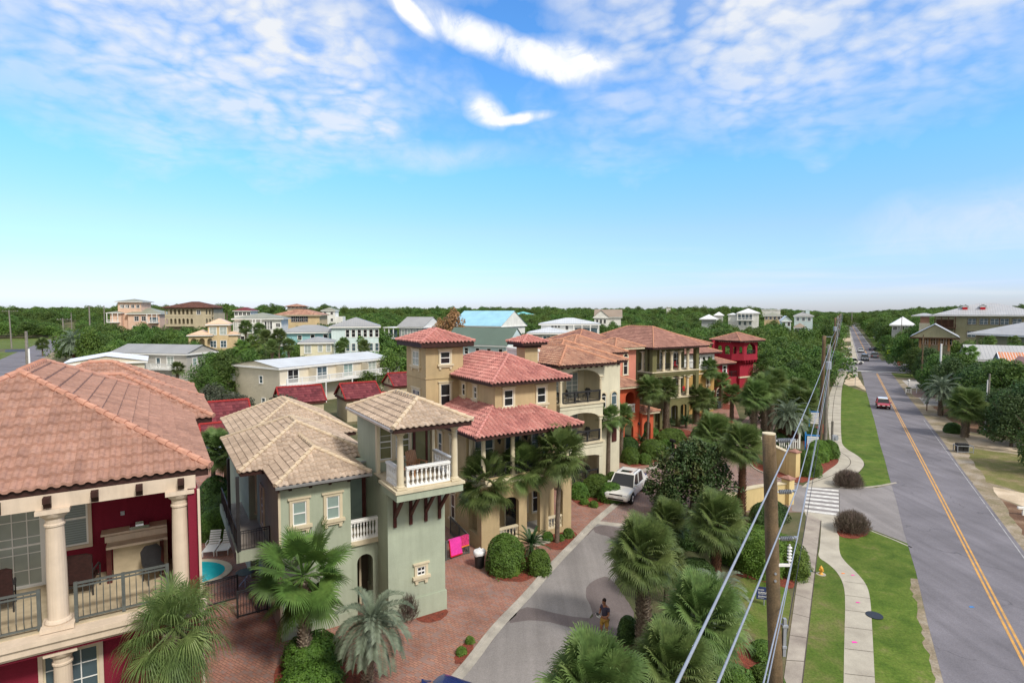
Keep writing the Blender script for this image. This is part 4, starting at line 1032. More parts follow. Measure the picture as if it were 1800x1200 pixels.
balustrade(H, (17.35, B0+.15), (18.75, B0+.15), .36, .8, 'trim', .2, .055); balustrade(H, (21.0, B0+.15), (22.15, B0+.15), .36, .8, 'trim', .2, .055)
H.box('balcony_wall', 'tan', (A0, A1, B0, B0+.15, 4.3, 4.4))
railing(H, (A0+.1, B0+.1), (A1-.1, B0+.1), 4.35, .85, 'iron', .12, 0, 1.6)
cmt = column_mesh(2.55, .15, 'trim')
for a in (16.35, 18.42, 20.5, 22.6): H.put('column', cmt, a, B0+.2, 4.35)
H.put('column', cmt, A0+.25, B0+1.75, 4.35)
H.box('beam', 'tan', (A0, A1, B0+.05, B0+.35, 6.9, 7.1))
bw_ = B0+1.92
window(H, 17.35, bw_, 4.75, 'F', 1.35, 1.9, 'simple', 'trim', 'glassblue'); window(H, 21.6, bw_, 4.75, 'F', 1.25, 1.9, 'simple', 'trim', 'glassblue')
window(H, 19.5, bw_, 4.35, 'F', 1.15, 2.3, 'simple', 'trim', 'glassblue', name='french_door')
for a in (18.4, 20.45): lantern(H, a, bw_, 6.15)
window(H, 17.9, bw_, .95, 'F', .85, 1.9, 'simple', 'trim'); window(H, 21.4, bw_, .95, 'F', .7, 1.9, 'simple', 'trim'); window(H, 20.35, bw_, 1.1, 'F', .5, 1.6, 'simple', 'trim')
window(H, 19.35, bw_, .37, 'F', .85, 2.3, 'simple', 'trim', name='front_door', sash='wine')
for a in (18.9, 20.0): lantern(H, a, bw_, 2.75)
for b_ in (33.0, 34.9): window(H, A0, b_, .9, 'L', .55, 1.6, 'full', 'trim'); window(H, A0, b_, 4.7, 'L', .6, 1.5, 'full', 'trim', 'glassblue')
roof(H, A0-.85, 23.15, 28.3, 39.0, 7.18, .44, **kw)
H.box('upper_wall', 'tan', (17.95, 22.75, 30.75, 39.5, 7.2, 9.95))
for a in (18.95, 21.5): window(H, a, 30.75, 8.35, 'F', .68, 1.05, 'full', 'trim')
for b_ in (33.3, 35.0): window(H, 17.95, b_, 8.6, 'L', .42, .8, 'full', 'trim')
roof(H, 17.3, 23.5, 30.0, 40.2, 9.98, .46, **kw)
H.box('tower_wall', 'tan', (15.5, 18.35, 35.9, 39.4, 5, 12.35)); H.box('tower_band', 'tan', (15.45, 18.4, 35.85, 39.4, 9.75, 9.83))
window(H, 16.95, 35.9, 7.75, 'F', .75, 1.6, 'full', 'trim'); window(H, 16.95, 35.9, 10.75, 'F', .75, .85, 'full', 'trim', 'glass')
window(H, 15.5, 37.6, 7.35, 'L', 1.3, 1.5, 'full', 'trim', 'glassblue', (3, 2)); window(H, 15.5, 37.6, 10.6, 'L', 1.2, 1.0, 'full', 'trim', 'curtain', (3, 1))
roof(H, 14.9, 19.0, 35.3, 40.0, 12.3, .40, fh=.34, **kw)
b = MB(); b.box(15.3, 35.7, 11.9, 18.6, 39.6, 12.0); H.part('cornice', b, 'darkwood')
H.box('small_tower_wall', 'tan', (23.95, 25.15, 36.45, 37.65, 7, 11.85)); H.box('small_tower_cornice', 'darkwood', (23.75, 25.35, 36.25, 37.85, 11.6, 11.85))
roof(H, 23.35, 25.75, 35.85, 38.25, 12.02, .42, **kw)
H.box('link_wall', 'tan', (22.75, 25.15, 37.65, 39.5, 5, 9.9)); roof(H, 20.0, 25.2, 38.5, 43.5, 9.6, .34, **kw)

# ---- cream house with the stacked arched balconies
H = House('cream_house', 'cream stucco house with three stacked arched balconies and clay tile roof', 'house', (27, 36))
kw = dict(tile='tile_clay', cap='cap_clay', tw=.3, cs=.36, div=4)
A0, A1, B0 = 27.0, 31.5, 36.0
H.box('wall', 'cream', (A0, 33.9, 38.6, 46, 0, 10.1), (31.55, 33.9, 36.6, 38.6, 0, 10.1))
for zb, zc in ((3.3, 3.75), (6.6, 7.05)):
    H.box('balcony_slab', 'cream', (A0, A1, B0, 38.6, zb-.12, zc-.25)); H.box('balcony_edge', 'trim', (A0-.1, A1+.12, B0-.1, 38.5, zc-.25, zc-.1))
for z0, zs, z1, r in ((.35, 2.35, 3.18, .2), (3.65, 5.5, 6.48, .62), (6.95, 8.9, 10.05, .75)):
    fr = MB(); arch_wall(fr, A0, A1, zs-.1, z1, B0+.05, B0+.3, [(A0+.35, A1-.35, zs-.1, zs, r)]); H.part('arch', fr, 'cream')
    sdw = MB(); arch_wall(sdw, 0, 2.5, zs-.1, z1, 0, .25, [(.3, 2.2, zs-.1, zs, min(r, .6))]); sdw.v = [(A0+y, B0+2.6-x, z) for x, y, z in sdw.v]; H.part('side_arch', sdw, 'cream')
cmt = column_mesh(2.1, .14, 'trim', 12)
for z in (3.65, 6.95):
    for a in (A0+.18, A1-.18): H.put('column', cmt, a, B0+.18, z-.02)
    railing(H, (A0+.3, B0+.12), (A1-.3, B0+.12), z, .95, 'iron', .1, .06, 1.3, 2.1); railing(H, (A0+.12, 38.5), (A0+.12, B0+.3), z, .95, 'iron', .1, .06, 1.3, 2.1)
H.box('pier', 'cream', (A0, A0+.35, B0+.05, B0+.35, 0, 2.3), (A1-.35, A1, B0+.05, B0+.35, 0, 2.3))
railing(H, (A0+.35, B0+.2), (A1-.35, B0+.2), .3, .95, 'iron', .1, .06, 1.3, 2.1)
for z in (.35, 3.65, 6.95):
    window(H, 30.2, 38.6, z, 'F', 1.3, 2.2, 'simple', 'trim', 'blind', (2, 3), name='french_door'); window(H, 28.3, 38.6, z+.2, 'F', .9, 1.9, 'simple', 'trim', 'blind')
window(H, 32.0, 36.6, 6.2, 'F', .55, 1.0, 'arch', 'trim'); 
window(H, 33.2, 36.6, 5.6, 'F', .6, 1.6, 'arch', 'trim', 'glassblue')
H.box('shutter', 'wine', (33.0, 33.5, 36.52, 36.6, 3.2, 4.9))
roof(H, 26.3, 32.2, 35.2, 45, 10.2, .43, **kw); roof(H, 26.6, 34.6, 36.3, 46, 10.2, .40, **kw)
corbels(H, (26.9, B0+.05), (31.6, B0+.05), 9.78, 8, .16, .3, .26); corbels(H, (31.7, 36.6), (33.9, 36.6), 9.82, 4, .16, .3, .26)
roof(H, 32.3, 39.5, 41.5, 49, 10.4, .44, **kw)
H.box('rear_wall', 'white', (25.75, 26.5, 38.3, 42, 0, 11.1), (25.65, 26.58, 38.2, 42, 11.1, 11.3))
H.box('rear_body', 'cream', (32.9, 38.9, 42.1, 48.4, 0, 10.3))
def iron_set(label, a, b, z, grp=None, mat='iron', rz=0.):
    """round cast-iron table with two chairs joined as one patio set thing each"""
    h = House('patio_table', label, 'table', (0, 0), False, WL(a, b), RH+rz, None, z)
    m_ = MB(); m_.cyl((0,0,.70), (0,0,.74), .42, .42, 18); h.part('tabletop', m_, mat)
    m_ = MB(); m_.cyl((0,0,0), (0,0,.70), .04); m_.cyl((0,0,0), (0,0,.03), .25, .2, 12); h.part('pedestal', m_, mat)
def iron_chair(label, a, b, z, rz, mat='iron', group=None):
    h = House('patio_chair', label, 'chair', (0, 0), False, WL(a, b), RH+rz, group, z)
    m_ = MB(); m_.box(-.24, -.24, .42, .24, .24, .46); h.part('seat', m_, mat)
    m_ = MB(); m_.vprism([(-.24, .46), (.24, .46), (.27, .85), (.16, 1.0), (-.16, 1.0), (-.27, .85)], .22, .26); h.part('backrest', m_, mat)
    for sx in (-1, 1):
        for sy in (-1, 1): m_ = MB(); m_.cyl((sx*.22, sy*.22, 0), (sx*.2, sy*.2, .42), .016, .016, 6); h.part('leg', m_, mat)
for z, nm in ((.35, 'ground floor'), (3.65, 'middle'), (6.95, 'top')):
    iron_set('black iron table on the %s balcony of the cream house' % nm, 29.6, 37.0, z)
    iron_chair('black iron chair left of the table on the %s balcony of the cream house' % nm, 28.8, 37.1, z, 1.3)
    iron_chair('black iron chair right of the table on the %s balcony of the cream house' % nm, 30.5, 37.0, z, -1.2)

# ---- coral and orange house with the arched loggia
H = House('coral_house', 'coral tower house with orange arched loggia and white balustrade', 'house', (40, 44.8))
kw = dict(tile='tile_clay', cap='cap_clay', tw=.3, cs=.36, div=4, fascia='trim')
fr = MB(); arch_wall(fr, 40.2, 44.5, 0, 3.3, 44.9, 45.2, [(42.3, 43.6, 0, 1.7, .62)]); H.part('porch_wall', fr, 'orange')
fr = MB(); arch_wall(fr, 40.2, 44.5, 3.3, 6.3, 44.9, 45.2, [(40.9, 41.6, 4.0, 5.2, .35), (42.4, 43.8, 3.5, 5.1, .66)]); H.part('loggia_wall', fr, 'orange')
fr = MB(); arch_wall(fr, 0, 3.2, 0, 6.3, 0, .28, [(.6, 2.4, 0, 1.8, .6)]); fr.v = [(44.5-y, 45.2+x, z) for x, y, z in fr.v]; H.part('side_wall', fr, 'orange')
H.box('wall', 'coral', (40.2, 44.2, 48.2, 56, 0, 6.3), (40.2, 43.0, 47.5, 48.2, 0, 6.3)); H.box('inner_wall', 'coral', (40.2, 40.5, 45.2, 48.2, 0, 6.3))
H.box('loggia_floor', 'orange', (40.5, 44.2, 45.2, 48.2, 3.1, 3.3)); H.box('loggia_light_wall', 'trim', (41.2, 42.2, 47.44, 47.5, .2, 2.3))
balustrade(H, (42.4, 44.98), (43.8, 44.98), 3.45, .95, 'whitep', .18, .06); H.box('sill', 'trim', (40.8, 41.7, 44.82, 44.9, 3.9, 4.02))
roof(H, 39.6, 45.0, 44.3, 52, 6.42, .42, **kw)
H.box('tower_wall', 'coral', (43.0, 46.1, 47.2, 51, 6.3, 10.3)); H.box('tower_wall', 'coral', (41.9, 43.0, 48.3, 51, 6.3, 10.3))
window(H, 44.5, 47.2, 7.3, 'F', .62, 2.0, 'arch', 'trim'); window(H, 43.0, 49.0, 8.2, 'L', .5, 1.3, 'arch', 'trim')
roof(H, 42.3, 46.9, 46.5, 51.6, 10.38, .40, **kw)
fr = MB(); arch_wall(fr, 44.5, 46.3, 0, 3.3, 44.6, 44.85, [(44.85, 45.9, 0, 1.9, .5)]); H.part('side_porch_wall', fr, 'orange')
fr = MB(); arch_wall(fr, 0, 2.4, 0, 3.3, 0, .28, [(.4, 2.0, 0, 1.8, .5)]); fr.v = [(46.3-y, 44.85+x, z) for x, y, z in fr.v]; H.part('side_porch_wall', fr, 'orange')
roof(H, 44.5, 46.9, 44.1, 48.3, 3.45, .35, **kw)
lantern(H, 44.3, 44.9, 2.2)

# ---- olive house with the two columned loggias
H = House('olive_house', 'olive green three storey house with two loggias of cream columns', 'house', (50.3, 48.8))
kw = dict(tile='tile_brown', cap='cap_clay', tw=.33, cs=.4, div=3, capr=.07)
A0, A1, B0 = 50.4, 58.7, 48.8
fr = MB(); arch_wall(fr, A0, A1, 0, 3.35, B0, B0+.35, [(50.95, 51.75, 0, 2.3, .3), (52.2, 53.2, 0, 2.4, .25), (53.7, 54.9, 0, 2.45, .3), (55.4, 56.5, 0, 2.45, .3), (57.0, 58.0, 0, 2.45, .3)]); H.part('porch_wall', fr, 'olive')
H.box('wall', 'olive', (A0, A1, B0+2.4, 62, 0, 9.9)); H.box('ground_floor_side_wall', 'olive', (A0, A0+.35, B0+.35, B0+2.4, 0, 3.35))
for a in (51.35, 54.3, 55.95, 57.5): window(H, a, B0+2.38, .5, 'F', .75, 1.9, 'simple', 'whitep', 'glassblue')
window(H, 52.7, B0+2.38, .1, 'F', .9, 2.3, 'simple', 'whitep', 'glass', name='front_door')
for z in (3.35, 6.65):
    H.box('slab', 'olive', (A0-.02, A1+.02, B0-.02, B0+2.4, z, z+.3)); H.box('cornice', 'trim', (A0-.12, A1+.12, B0-.12, B0+2.4, z+.3, z+.42))
    H.box('corner_pier', 'olive', (A0, A0+.7, B0, B0+.5, z+.42, z+3.3 if z < 5 else 9.9), (A1-.55, A1, B0, B0+.5, z+.42, z+3.3 if z < 5 else 9.9), (A0, A0+.4, B0+.9, B0+1.25, z+.42, z+3.3 if z < 5 else 9.9))
    cmt = column_mesh(2.45, .2, 'trim', 12)
    for a in (52.45, 53.85, 55.3, 56.8): H.put('column', cmt, a, B0+.2, z+.42)
    H.put('column', cmt, A0+.18, B0+1.75, z+.42)
    zz2 = z+.42+2.45; zc = 6.65 if z < 5 else 9.9
    fr = MB(); arch_wall(fr, A0+.7, A1-.55, zz2, zc, B0+.08, B0+.32, [(a0_, a1_, zz2, zz2, .18) for a0_, a1_ in ((51.15, 52.35), (52.55, 53.75), (53.95, 55.2), (55.4, 56.7), (56.9, 58.1))]); H.part('arcade', fr, 'olive')
    railing(H, (A0+.7, B0+.15), (A1-.5, B0+.15), z+.42, .95, 'iron', .14, 0, 1.4)
    railing(H, (A0+.12, B0+2.4), (A0+.12, B0+.4), z+.42, .95, 'iron', .14, 0, 1.4)
    for a in (51.7, 53.0, 54.6): window(H, a, B0+2.38, z+.45, 'F', .9, 2.3, 'simple', 'whitep', 'glassblue', (2, 4))
    window(H, 57.2, B0+2.38, z+.8, 'F', 1.2, 1.6, 'simple', 'whitep', 'glass')
roof(H, 49.6, 59.6, 47.9, 62.5, 10.1, .46, **kw); roof(H, 44.5, 54, 56, 66, 9.9, .42, **kw)
for i, (a, z) in enumerate(((55.9, 7.07), (57.6, 3.77), (55.2, 3.77))):
    iron_chair(('red slatted chair on the top loggia of the olive house', 'red slatted chair at the right end of the middle loggia of the olive house', 'red chair half hidden by the palm on the middle loggia of the olive house')[i], a, 50.0, z, .2, 'signred', None)

# ---- ochre house beyond it
H = House('ochre_house', 'ochre yellow house with a white upper band and small square windows', 'house', (63, 53.8))
kw = dict(tile='tile_brown', cap='cap_clay', tw=.33, cs=.4, div=3, capr=.07)
H.box('wall', 'yellow', (59.5, 68, 53.8, 62, 0, 6.1)); H.box('upper_wall', 'white', (59.5, 68, 53.82, 62, 6.1, 8.5)); H.box('cornice', 'trim', (59.4, 68.1, 53.7, 62, 5.5, 5.7), (66.8, 68.1, 53.7, 53.8, 2.8, 3.0))
for a in (64.6, 65.7, 66.8): window(H, a, 53.82, 6.9, 'F', .62, 1.1, 'simple', 'whitep', 'glass')
window(H, 66.6, 53.8, 4.0, 'F', .6, .9, 'full', 'trim'); window(H, 67.2, 53.8, .4, 'F', .9, 1.6, 'arch', 'trim')
roof(H, 59, 68.8, 53.1, 62.6, 8.6, .40, **kw); roof(H, 64, 73, 58, 66, 9.4, .36, **kw)

# ---- crimson tower house
H = House('red_tower_house', 'crimson house with an overhanging arched tower room above the brick drive', 'house', (75, 57))
b0 = 59.0
H.box('wall', 'crimson', (67.5, 75.3, 56.9, 66, 0, 6.3)); H.box('tower_shaft', 'crimson', (82.0, 85.5, 59.8, 66, 0, 6.3)); H.box('stair_wall', 'crimson', (75.3, 82.0, 61.8, 66, 0, 6.3))
H.box('band', 'trim', (75.3, 82, 61.6, 61.8, 3.3, 3.55), (81.9, 85.6, 59.68, 60, 3.3, 3.55))
H.box('stair_balcony', 'crimson', (78.0, 82, 60.3, 61.8, 3.2, 3.55)); railing(H, (78.0, 60.35), (82, 60.35), 3.55, .95, 'iron', .14, 0, 1.2)
H.box('shaft_window_wall', 'crimson', (78.0, 82.0, 60.3, 61.8, 0, 3.2))
window(H, 74.3, 56.9, 4.9, 'F', .75, 1.1, 'full', 'whitep', 'glass'); window(H, 71.8, 56.9, 4.9, 'F', .75, 1.1, 'full', 'whitep', 'glass')
window(H, 73.2, 56.9, .3, 'F', 1.5, 1.6, 'arch', 'trim'); window(H, 84.2, 59.8, 1.3, 'F', .7, .9, 'full', 'whitep')
H.box('garage_door', 'trim', (69.6, 71.6, 56.84, 56.9, .05, 2.0))
roof(H, 67.2, 76.1, 56.1, 66.5, 6.45, .36, tile='tile_brown', cap='cap_clay', tw=.33, cs=.4, div=3, capr=.07)
z0, z1 = 6.3, 9.55; c_ = 1.35
pts = [(80.4, 63.3), (80.4, 58.9+c_), (80.4+c_, 58.9), (85.4, 58.9), (85.4, 63.3)]
fb = MB(); fb.prism(pts, z0, z0+.45); H.part('tower_room_floor', fb, 'crimson')
def face_wall(p, q, ops, nm='tower_room_wall'):
    L = sqrt((q[0]-p[0])**2+(q[1]-p[1])**2); an = atan2(q[1]-p[1], q[0]-p[0]); w_ = MB()
    arch_wall(w_, 0, L, z0+.45, z1, 0, .18, [o(L) for o in ops])
    w_.v = [(p[0]+x*cos(an)-y*sin(an), p[1]+x*sin(an)+y*cos(an), z) for x, y, z in w_.v]
    H.part(nm, w_, 'crimson')
face_wall(pts[0], pts[1], [lambda L: (L*.10, L*.36, 7.3, 8.3, .4), lambda L: (L*.55, L*.88, 7.3, 8.3, .45)])
face_wall(pts[1], pts[2], [lambda L: (L*.15, L*.40, 7.4, 8.3, .3), lambda L: (L*.62, L*.87, 7.4, 8.3, .3)])
face_wall(pts[2], pts[3], [lambda L: (L*.2, L*.85, 7.3, 8.1, 1.0)])
face_wall(pts[3], pts[4], [lambda L: (L*.2, L*.8, 7.3, 8.1, .9)])
H.box('tower_room_post', 'crimson', (82.7, 83.0, 61.2, 61.5, z0+.4, z1), (80.45, 79.2, 63.0, 63.3, z0, z1), (85.2, 85.4, 63.0, 63.3, z0, z1))
railing(H, (pts[2][0]+.3, 59.1), (85.1, 59.1), 7.2, .7, 'iron', .14, .05, 1.2, 1.4)
corbels(H, (82, 59.9), (85.5, 59.9), 5.5, 5, .15, .9, .8, 'crimson'); corbels(H, (80.4+c_, 58.9), (85.4, 58.9), 9.25, 8, .16, .3, .25, 'trim'); corbels(H, (80.4, 63.3), (80.4, 58.9+c_), 9.25, 7, .16, .3, .25, 'trim')
roof(H, 79.7, 86.3, 58.1, 64.2, 9.62, .40, tile='tile_brown', cap='cap_clay', tw=.33, cs=.4, div=3, capr=.07)

# ---- low white building beyond it
H = House('white_annex', 'low white building with a brown tile roof right of the red tower', 'house', (88, 62))
H.box('wall', 'white', (87, 94.4, 62.5, 72, 0, 3.5)); roof(H, 86, 95.4, 61.6, 73, 3.6, .34, tile='tile_brown', cap='cap_clay', tw=.33, cs=.4, div=3, capr=.07)

# ---- yellow garden walls beside the gate
def yard_wall(label, pts, h, t=.3):
    r_ = thing('garden_wall', label, 'wall', (*pts[0], 0))
    x0, y0 = pts[0]; m_ = MB(); c_ = MB()
    for (xa, ya), (xb, yb) in zip(pts, pts[1:]):
        L = sqrt((xb-xa)**2+(yb-ya)**2); nx, ny = -(yb-ya)/L*t/2, (xb-xa)/L*t/2
        m_.prism([(xa-x0-nx, ya-y0-ny), (xb-x0-nx, yb-y0-ny), (xb-x0+nx, yb-y0+ny), (xa-x0+nx, ya-y0+ny)], 0, h)
        c_.prism([(xa-x0-nx*1.4, ya-y0-ny*1.4), (xb-x0-nx*1.4, yb-y0-ny*1.4), (xb-x0+nx*1.4, yb-y0+ny*1.4), (xa-x0+nx*1.4, ya-y0+ny*1.4)], h, h+.09)
    m_.build('wall', M['yellowwall'], r_); c_.build('coping', M['trim'], r_)
    return r_
def gate_pillar(label, p, h, s=.32):
    r_ = thing('gate_pillar', label, 'pillar', (*p, 0), RH)
    m_ = MB(); m_.box(-s, -s, 0, s, s, h); m_.build('shaft', M['yellowwall'], r_)
    m_ = MB(); m_.box(-s-.08, -s-.08, h, s+.08, s+.08, h+.1); m_.build('cap', M['tile_brown'], r_)
    m_ = MB(); m_.add([(-s,-s,h+.1),(s,-s,h+.1),(s,s,h+.1),(-s,s,h+.1),(0,0,h+.3)], [(0,1,4),(1,2,4),(2,3,4),(3,0,4)]); m_.build('cap_top', M['tile_brown'], r_)
pl, pr = G(1396, 837), G(1398, 884)
yard_wall('yellow garden wall with mulch bed at its foot, behind the cut wooden pole', curve(GP((1322,795),(1345,812),(1378,832),(1396,837)), 1), 2.0)
gate_pillar('yellow gate pillar ending the rear garden wall', pl, 2.15)
yard_wall('yellow garden wall curving in front of the dark green hedge', curve(GP((1262,925),(1285,905),(1320,893),(1370,886),(1385,885)), 1), 1.55)
gate_pillar('yellow gate pillar nearest the crosswalk with a lamp arm', G(1384,885), 1.9)

iron_chair('dark metal stool chair under the stone counter on the red balcony', -.25, bw-1.5, zf, .3)
# ================================================================== FAR BUILDINGS
VIS = []      # (u range, distance, lowest visible row, footprint centre, radius): keeps woodland from hiding or entering a building
def solve(x0, y0, dx_, dy_, u):
    t = (u-900)/1000; return (t*y0-x0)/(dx_-t*dy_)
class Far(House):
    def __init__(s, name, label, u0, v0, D_, uR, rot, La=None, uL=None, Lb=None, cat='house', vis=None, group=None):
        P = DP(u0, v0, D_); s.rot = radians(rot); c, q = cos(s.rot), sin(s.rot)
        s.g = hgt(P[0], P[1]); House.__init__(s, name, label, cat, (0, 0), False, (P[0], P[1]), s.rot, group, s.g)
        s.z = P[2]-s.g; s.D = D_
        s.La = La or solve(P[0], P[1], c, q, uR); s.Lb = Lb or solve(P[0], P[1], -q, c, uL)
        s.P = P
        us = []
        for a, b in ((0,0),(s.La,0),(s.La,s.Lb),(0,s.Lb)):
            x, y = P[0]+a*c-b*q, P[1]+a*q+b*c; us.append(900+1000*x/y)
        cxy = (P[0]+s.La/2*c-s.Lb/2*q, P[1]+s.La/2*q+s.Lb/2*c)
        VIS.append((min(us), max(us), min(D_, cxy[1]), vis or v0+25, cxy, sqrt(s.La**2+s.Lb**2)/2, (P[0], P[1], c, q, s.La, s.Lb)))
    def zr(s, v, b=None):          # local height of a row seen at the middle of the building
        y = s.P[1]+(s.La/2*sin(s.rot)+(s.Lb/2 if b is None else b)*cos(s.rot)); return EYE-(v-547)/1000*y-s.g
    def zf(s, v, a=None):
        y = s.P[1]+(s.La/2 if a is None else a)*sin(s.rot); return EYE-(v-547)/1000*y-s.g
    def body(s, wall, ov=.5, a0=0, a1=None, b0=0, b1=None, z1=None):
        a1 = s.La if a1 is None else a1; b1 = s.Lb if b1 is None else b1
        s.ov = ov; return s.box('wall', wall, (a0+ov, a1-ov, b0+ov, b1-ov, -1.5, (z1 or s.z)-.05))
    def rf(s, mat_, vr, kind='hip', fascia='whitep', tiles=False, gable=None, a0=0, a1=None, b0=0, b1=None, z=None, slope=None, tw=.5, cap=None):
        a1 = s.La if a1 is None else a1; b1 = s.Lb if b1 is None else b1; z = s.z if z is None else z
        t = min(a1-a0, b1-b0)/2 if kind == 'hip' else ((b1-b0)/2 if kind == 'gable_a' else (a1-a0)/2)
        if slope is None: slope = max(.12, (s.zr(vr)-z)/t)
        return roof(s, a0, a1, b0, b1, z, slope, kind, mat_, cap, fascia, tiles, tw=tw, div=2, cs=.5, fh=.3, gable=gable, capr=.12)
    def row(s, face, n_, zt, w=.9, h=1.4, f0=.08, f1=.92, pane='glass', style='simple', trim='whitep', b=None):
        L = s.La if face in 'FB' else s.Lb
        for i in range(n_):
            t = L*(f0+(f1-f0)*(i+.5)/n_)
            if face == 'F': window(s, t, (s.ov if b is None else b), zt-h, 'F', w, h, style, trim, pane)
            elif face == 'R': window(s, s.La-s.ov, t, zt-h, 'R', w, h, style, trim, pane)
            elif face == 'L': window(s, s.ov, t, zt-h, 'L', w, h, style, trim, pane)
    def porch(s, a0, a1, z0, z1, d=1.8, mat_='whitep', rail='whitep', posts=3, face='F', dark='glassblue', arch=False, wall=None):
        """open gallery in front of the wall"""
        o = s.ov
        s.box('porch_floor', mat_, (a0, a1, o-d, o-.01, z0-.25, z0))
        p_ = MB(); k = max(1, posts-1)
        for i in range(posts):
            x = a0+.12+(a1-a0-.24)*i/k; pm = MB(); pm.box(x-.1, o-d+.02, z0, x+.1, o-d+.22, z1); s.part('post', pm, mat_)
        railing(s, (a0, o-d+.1), (a1, o-d+.1), z0, .95, rail, .2, 0, 2., 2.)
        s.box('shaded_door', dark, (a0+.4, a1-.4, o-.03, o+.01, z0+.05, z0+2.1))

# motel-like long beige building
H = Far('apartment_block', 'long beige siding building with pale metal roof and white balcony behind the red tile garages', 490, 647, 84, 687, 58, uL=404, cat='building', vis=725)
H.body('sidebeige', .45); H.rf('metal_pale', 625, 'gable_a', gable='sidebeige')
H.ov = .45
zb = H.z-2.55
H.box('balcony_floor', 'whitep', (.3, H.La+.6, -1.5, .44, zb-.2, zb)); railing(H, (.3, -1.42), (H.La+.5, -1.42), zb, 1.0, 'whitep', .14, 0, 2.6, 2.6); railing(H, (H.La+.5, -1.4), (H.La+.5, .4), zb, 1.0, 'whitep', .14, 0, 2., 2.6)
for i in range(4):
    a = 2.8+i*(H.La-5)/3.4
    window(H, a, .45, zb+.05, 'F', 1.9, 2.05, 'simple', 'whitep', ('glass', 'glassblue', 'glassgreen', 'curtain')[i], name='sliding_door')
    if i: H.box('divider', 'sidebeige', (a-2.6, a-2.45, -1.3, .44, zb+.1, zb+2.1))
    H.box('post', 'whitep', (a-.9, a-.75, -1.48, -1.33, -1, zb-.2))
window(H, .45, 5.0, H.z-2.6, 'L', .8, 1.1, 'simple', 'whitep', 'glassblue'); window(H, .45, 4.5, H.z-6, 'L', .8, 1.1, 'simple', 'whitep', 'glassblue'); window(H, .45, 1.6, H.z-6.2, 'L', .8, 1.2, 'simple', 'whitep', 'glassblue')
H.box('rear_balcony', 'whitep', (.6, 4, H.Lb-.44, H.Lb+1.2, zb-.2, zb+.9)); H.box('rear_balcony', 'whitep', (.6, 4, H.Lb-.44, H.Lb+1.2, zb-3.0, zb-2.1))

H = Far('apartment_block', 'beige siding building with grey gable roof and white decks left of the dense oak', 328, 622, 108, 384, 77, uL=190, cat='building', vis=680)
H.body('sidegrey', .5); H.rf('shingle_grey', 605, 'gable_b', gable='sidegrey')
window(H, 2.5, .5, H.z-2.4, 'F', 1.0, 1.4, 'simple', 'whitep', 'glassgreen'); window(H, 5.5, .5, H.z-6, 'F', 1.0, 1.4, 'simple', 'whitep', 'glassgreen')
H.box('deck', 'whitep', (-1.8, .5, 1.0, 8.5, H.z-3.0, H.z-2.8), (-1.8, .5, 0.2, 9.5, H.z-6.2, H.z-6.0))
railing(H, (-1.7, 8.4), (-1.7, 1.1), H.z-2.8, 1.0, 'whitep', .16, 0, 2, 3.); railing(H, (-1.7, 9.4), (-1.7, .3), H.z-6.0, 1.0, 'whitep', .16, 0, 2, 3.)
window(H, .5, 4.2, H.z-2.7, 'L', 1.5, 2.1, 'simple', 'whitep', 'curtain'); window(H, .5, 7.0, H.z-2.7, 'L', .9, 1.8, 'simple', 'whitep', 'glassblue')
H = Far('gable_house', 'low beige house with bright white metal gable roof behind the red house ridge', 107, 640, 90, 258, 32, Lb=12, vis=650)
H.body('sidebeige', .5); H.rf('metal_white', 622, 'gable_b', gable='sidebeige'); window(H, H.La*.62, .5, H.z-.9, 'F', .8, .8, 'simple', 'whitep')

# red tile garages
for i, (lab, u0, v0, D_, uR, uL) in enumerate((
    ('small garage with a deep crimson tile roof just right of the red house eave', 335, 745, 58, 440, 318),
    ('small crimson roofed garage in front of the beige building, left of the sand tile ridge', 493, 710, 70, 572, 476),
    ('small crimson roofed garage between the green turret roof and the white balcony', 607, 702, 73, 671, 579),
    ('small crimson roofed garage partly behind the tan tower', 692, 679, 86, 760, 664))):
    H = Far('garage', lab, u0, v0, D_, uR, 32, Lb=5.5, cat='garage', vis=760, group='red tiled garages in a row')
    H.body('beige', .3); H.rf('tile_crimson', 0, 'gable_a', fascia='wine', tiles=True, gable='beige', slope=.62, cap='cap_crimson', tw=.34)
    H.box('vent', 'chocolate', (.24, .3, H.Lb/2-.2, H.Lb/2+.2, H.z+.3, H.z+.9))
H.box('lean_to', 'signred', (-2, 0, 0, 3, H.z-1.2, H.z-1.1))
H = Far('garage', 'bright red low tiled shed between the red house and the sand tile roof', 352, 768, 52, 398, 32, Lb=3, cat='shed', vis=780)
H.body('bluegrey', .3); H.rf('tile_crimson', 0, 'gable_a', fascia='wine', tiles=True, slope=.6, cap='cap_crimson', tw=.34)

# skyline of beach houses
H = Far('tower_house', 'pale pink house with a square tower and grey hip roofs', 219, 551, 230, 283, 10, Lb=14, vis=576)
H.body('pinkw', .8); H.rf('shingle_olive', 541); zt = H.z
H.ov = .8; H.row('F', 2, H.z-1.2, 1.6, 1.8, .2, .6, style='simple'); H.porch(H.La*.64, H.La-.9, H.z-3.6, H.z-.3, 2., posts=3); H.row('F', 3, H.z-5, 1.3, 1.6, .1, .9)
aT = solve(H.P[0], H.P[1], cos(H.rot), sin(H.rot), 250); aL = solve(H.P[0], H.P[1], cos(H.rot), sin(H.rot), 199)
zt_ = H.zf(530); H.box('tower_wall', 'pinkw', (aL+1, aT-1, 2, 11, -1, zt_)); roof(H, aL, aT, 1, 12, zt_, .22, 'hip', 'shingle_olive', None, 'whitep', False, fh=.3)
for i in range(4): window(H, aT-2.2-i*1.9, 2, zt_-2.6, 'F', 1.2, 1.3, 'simple', 'whitep')
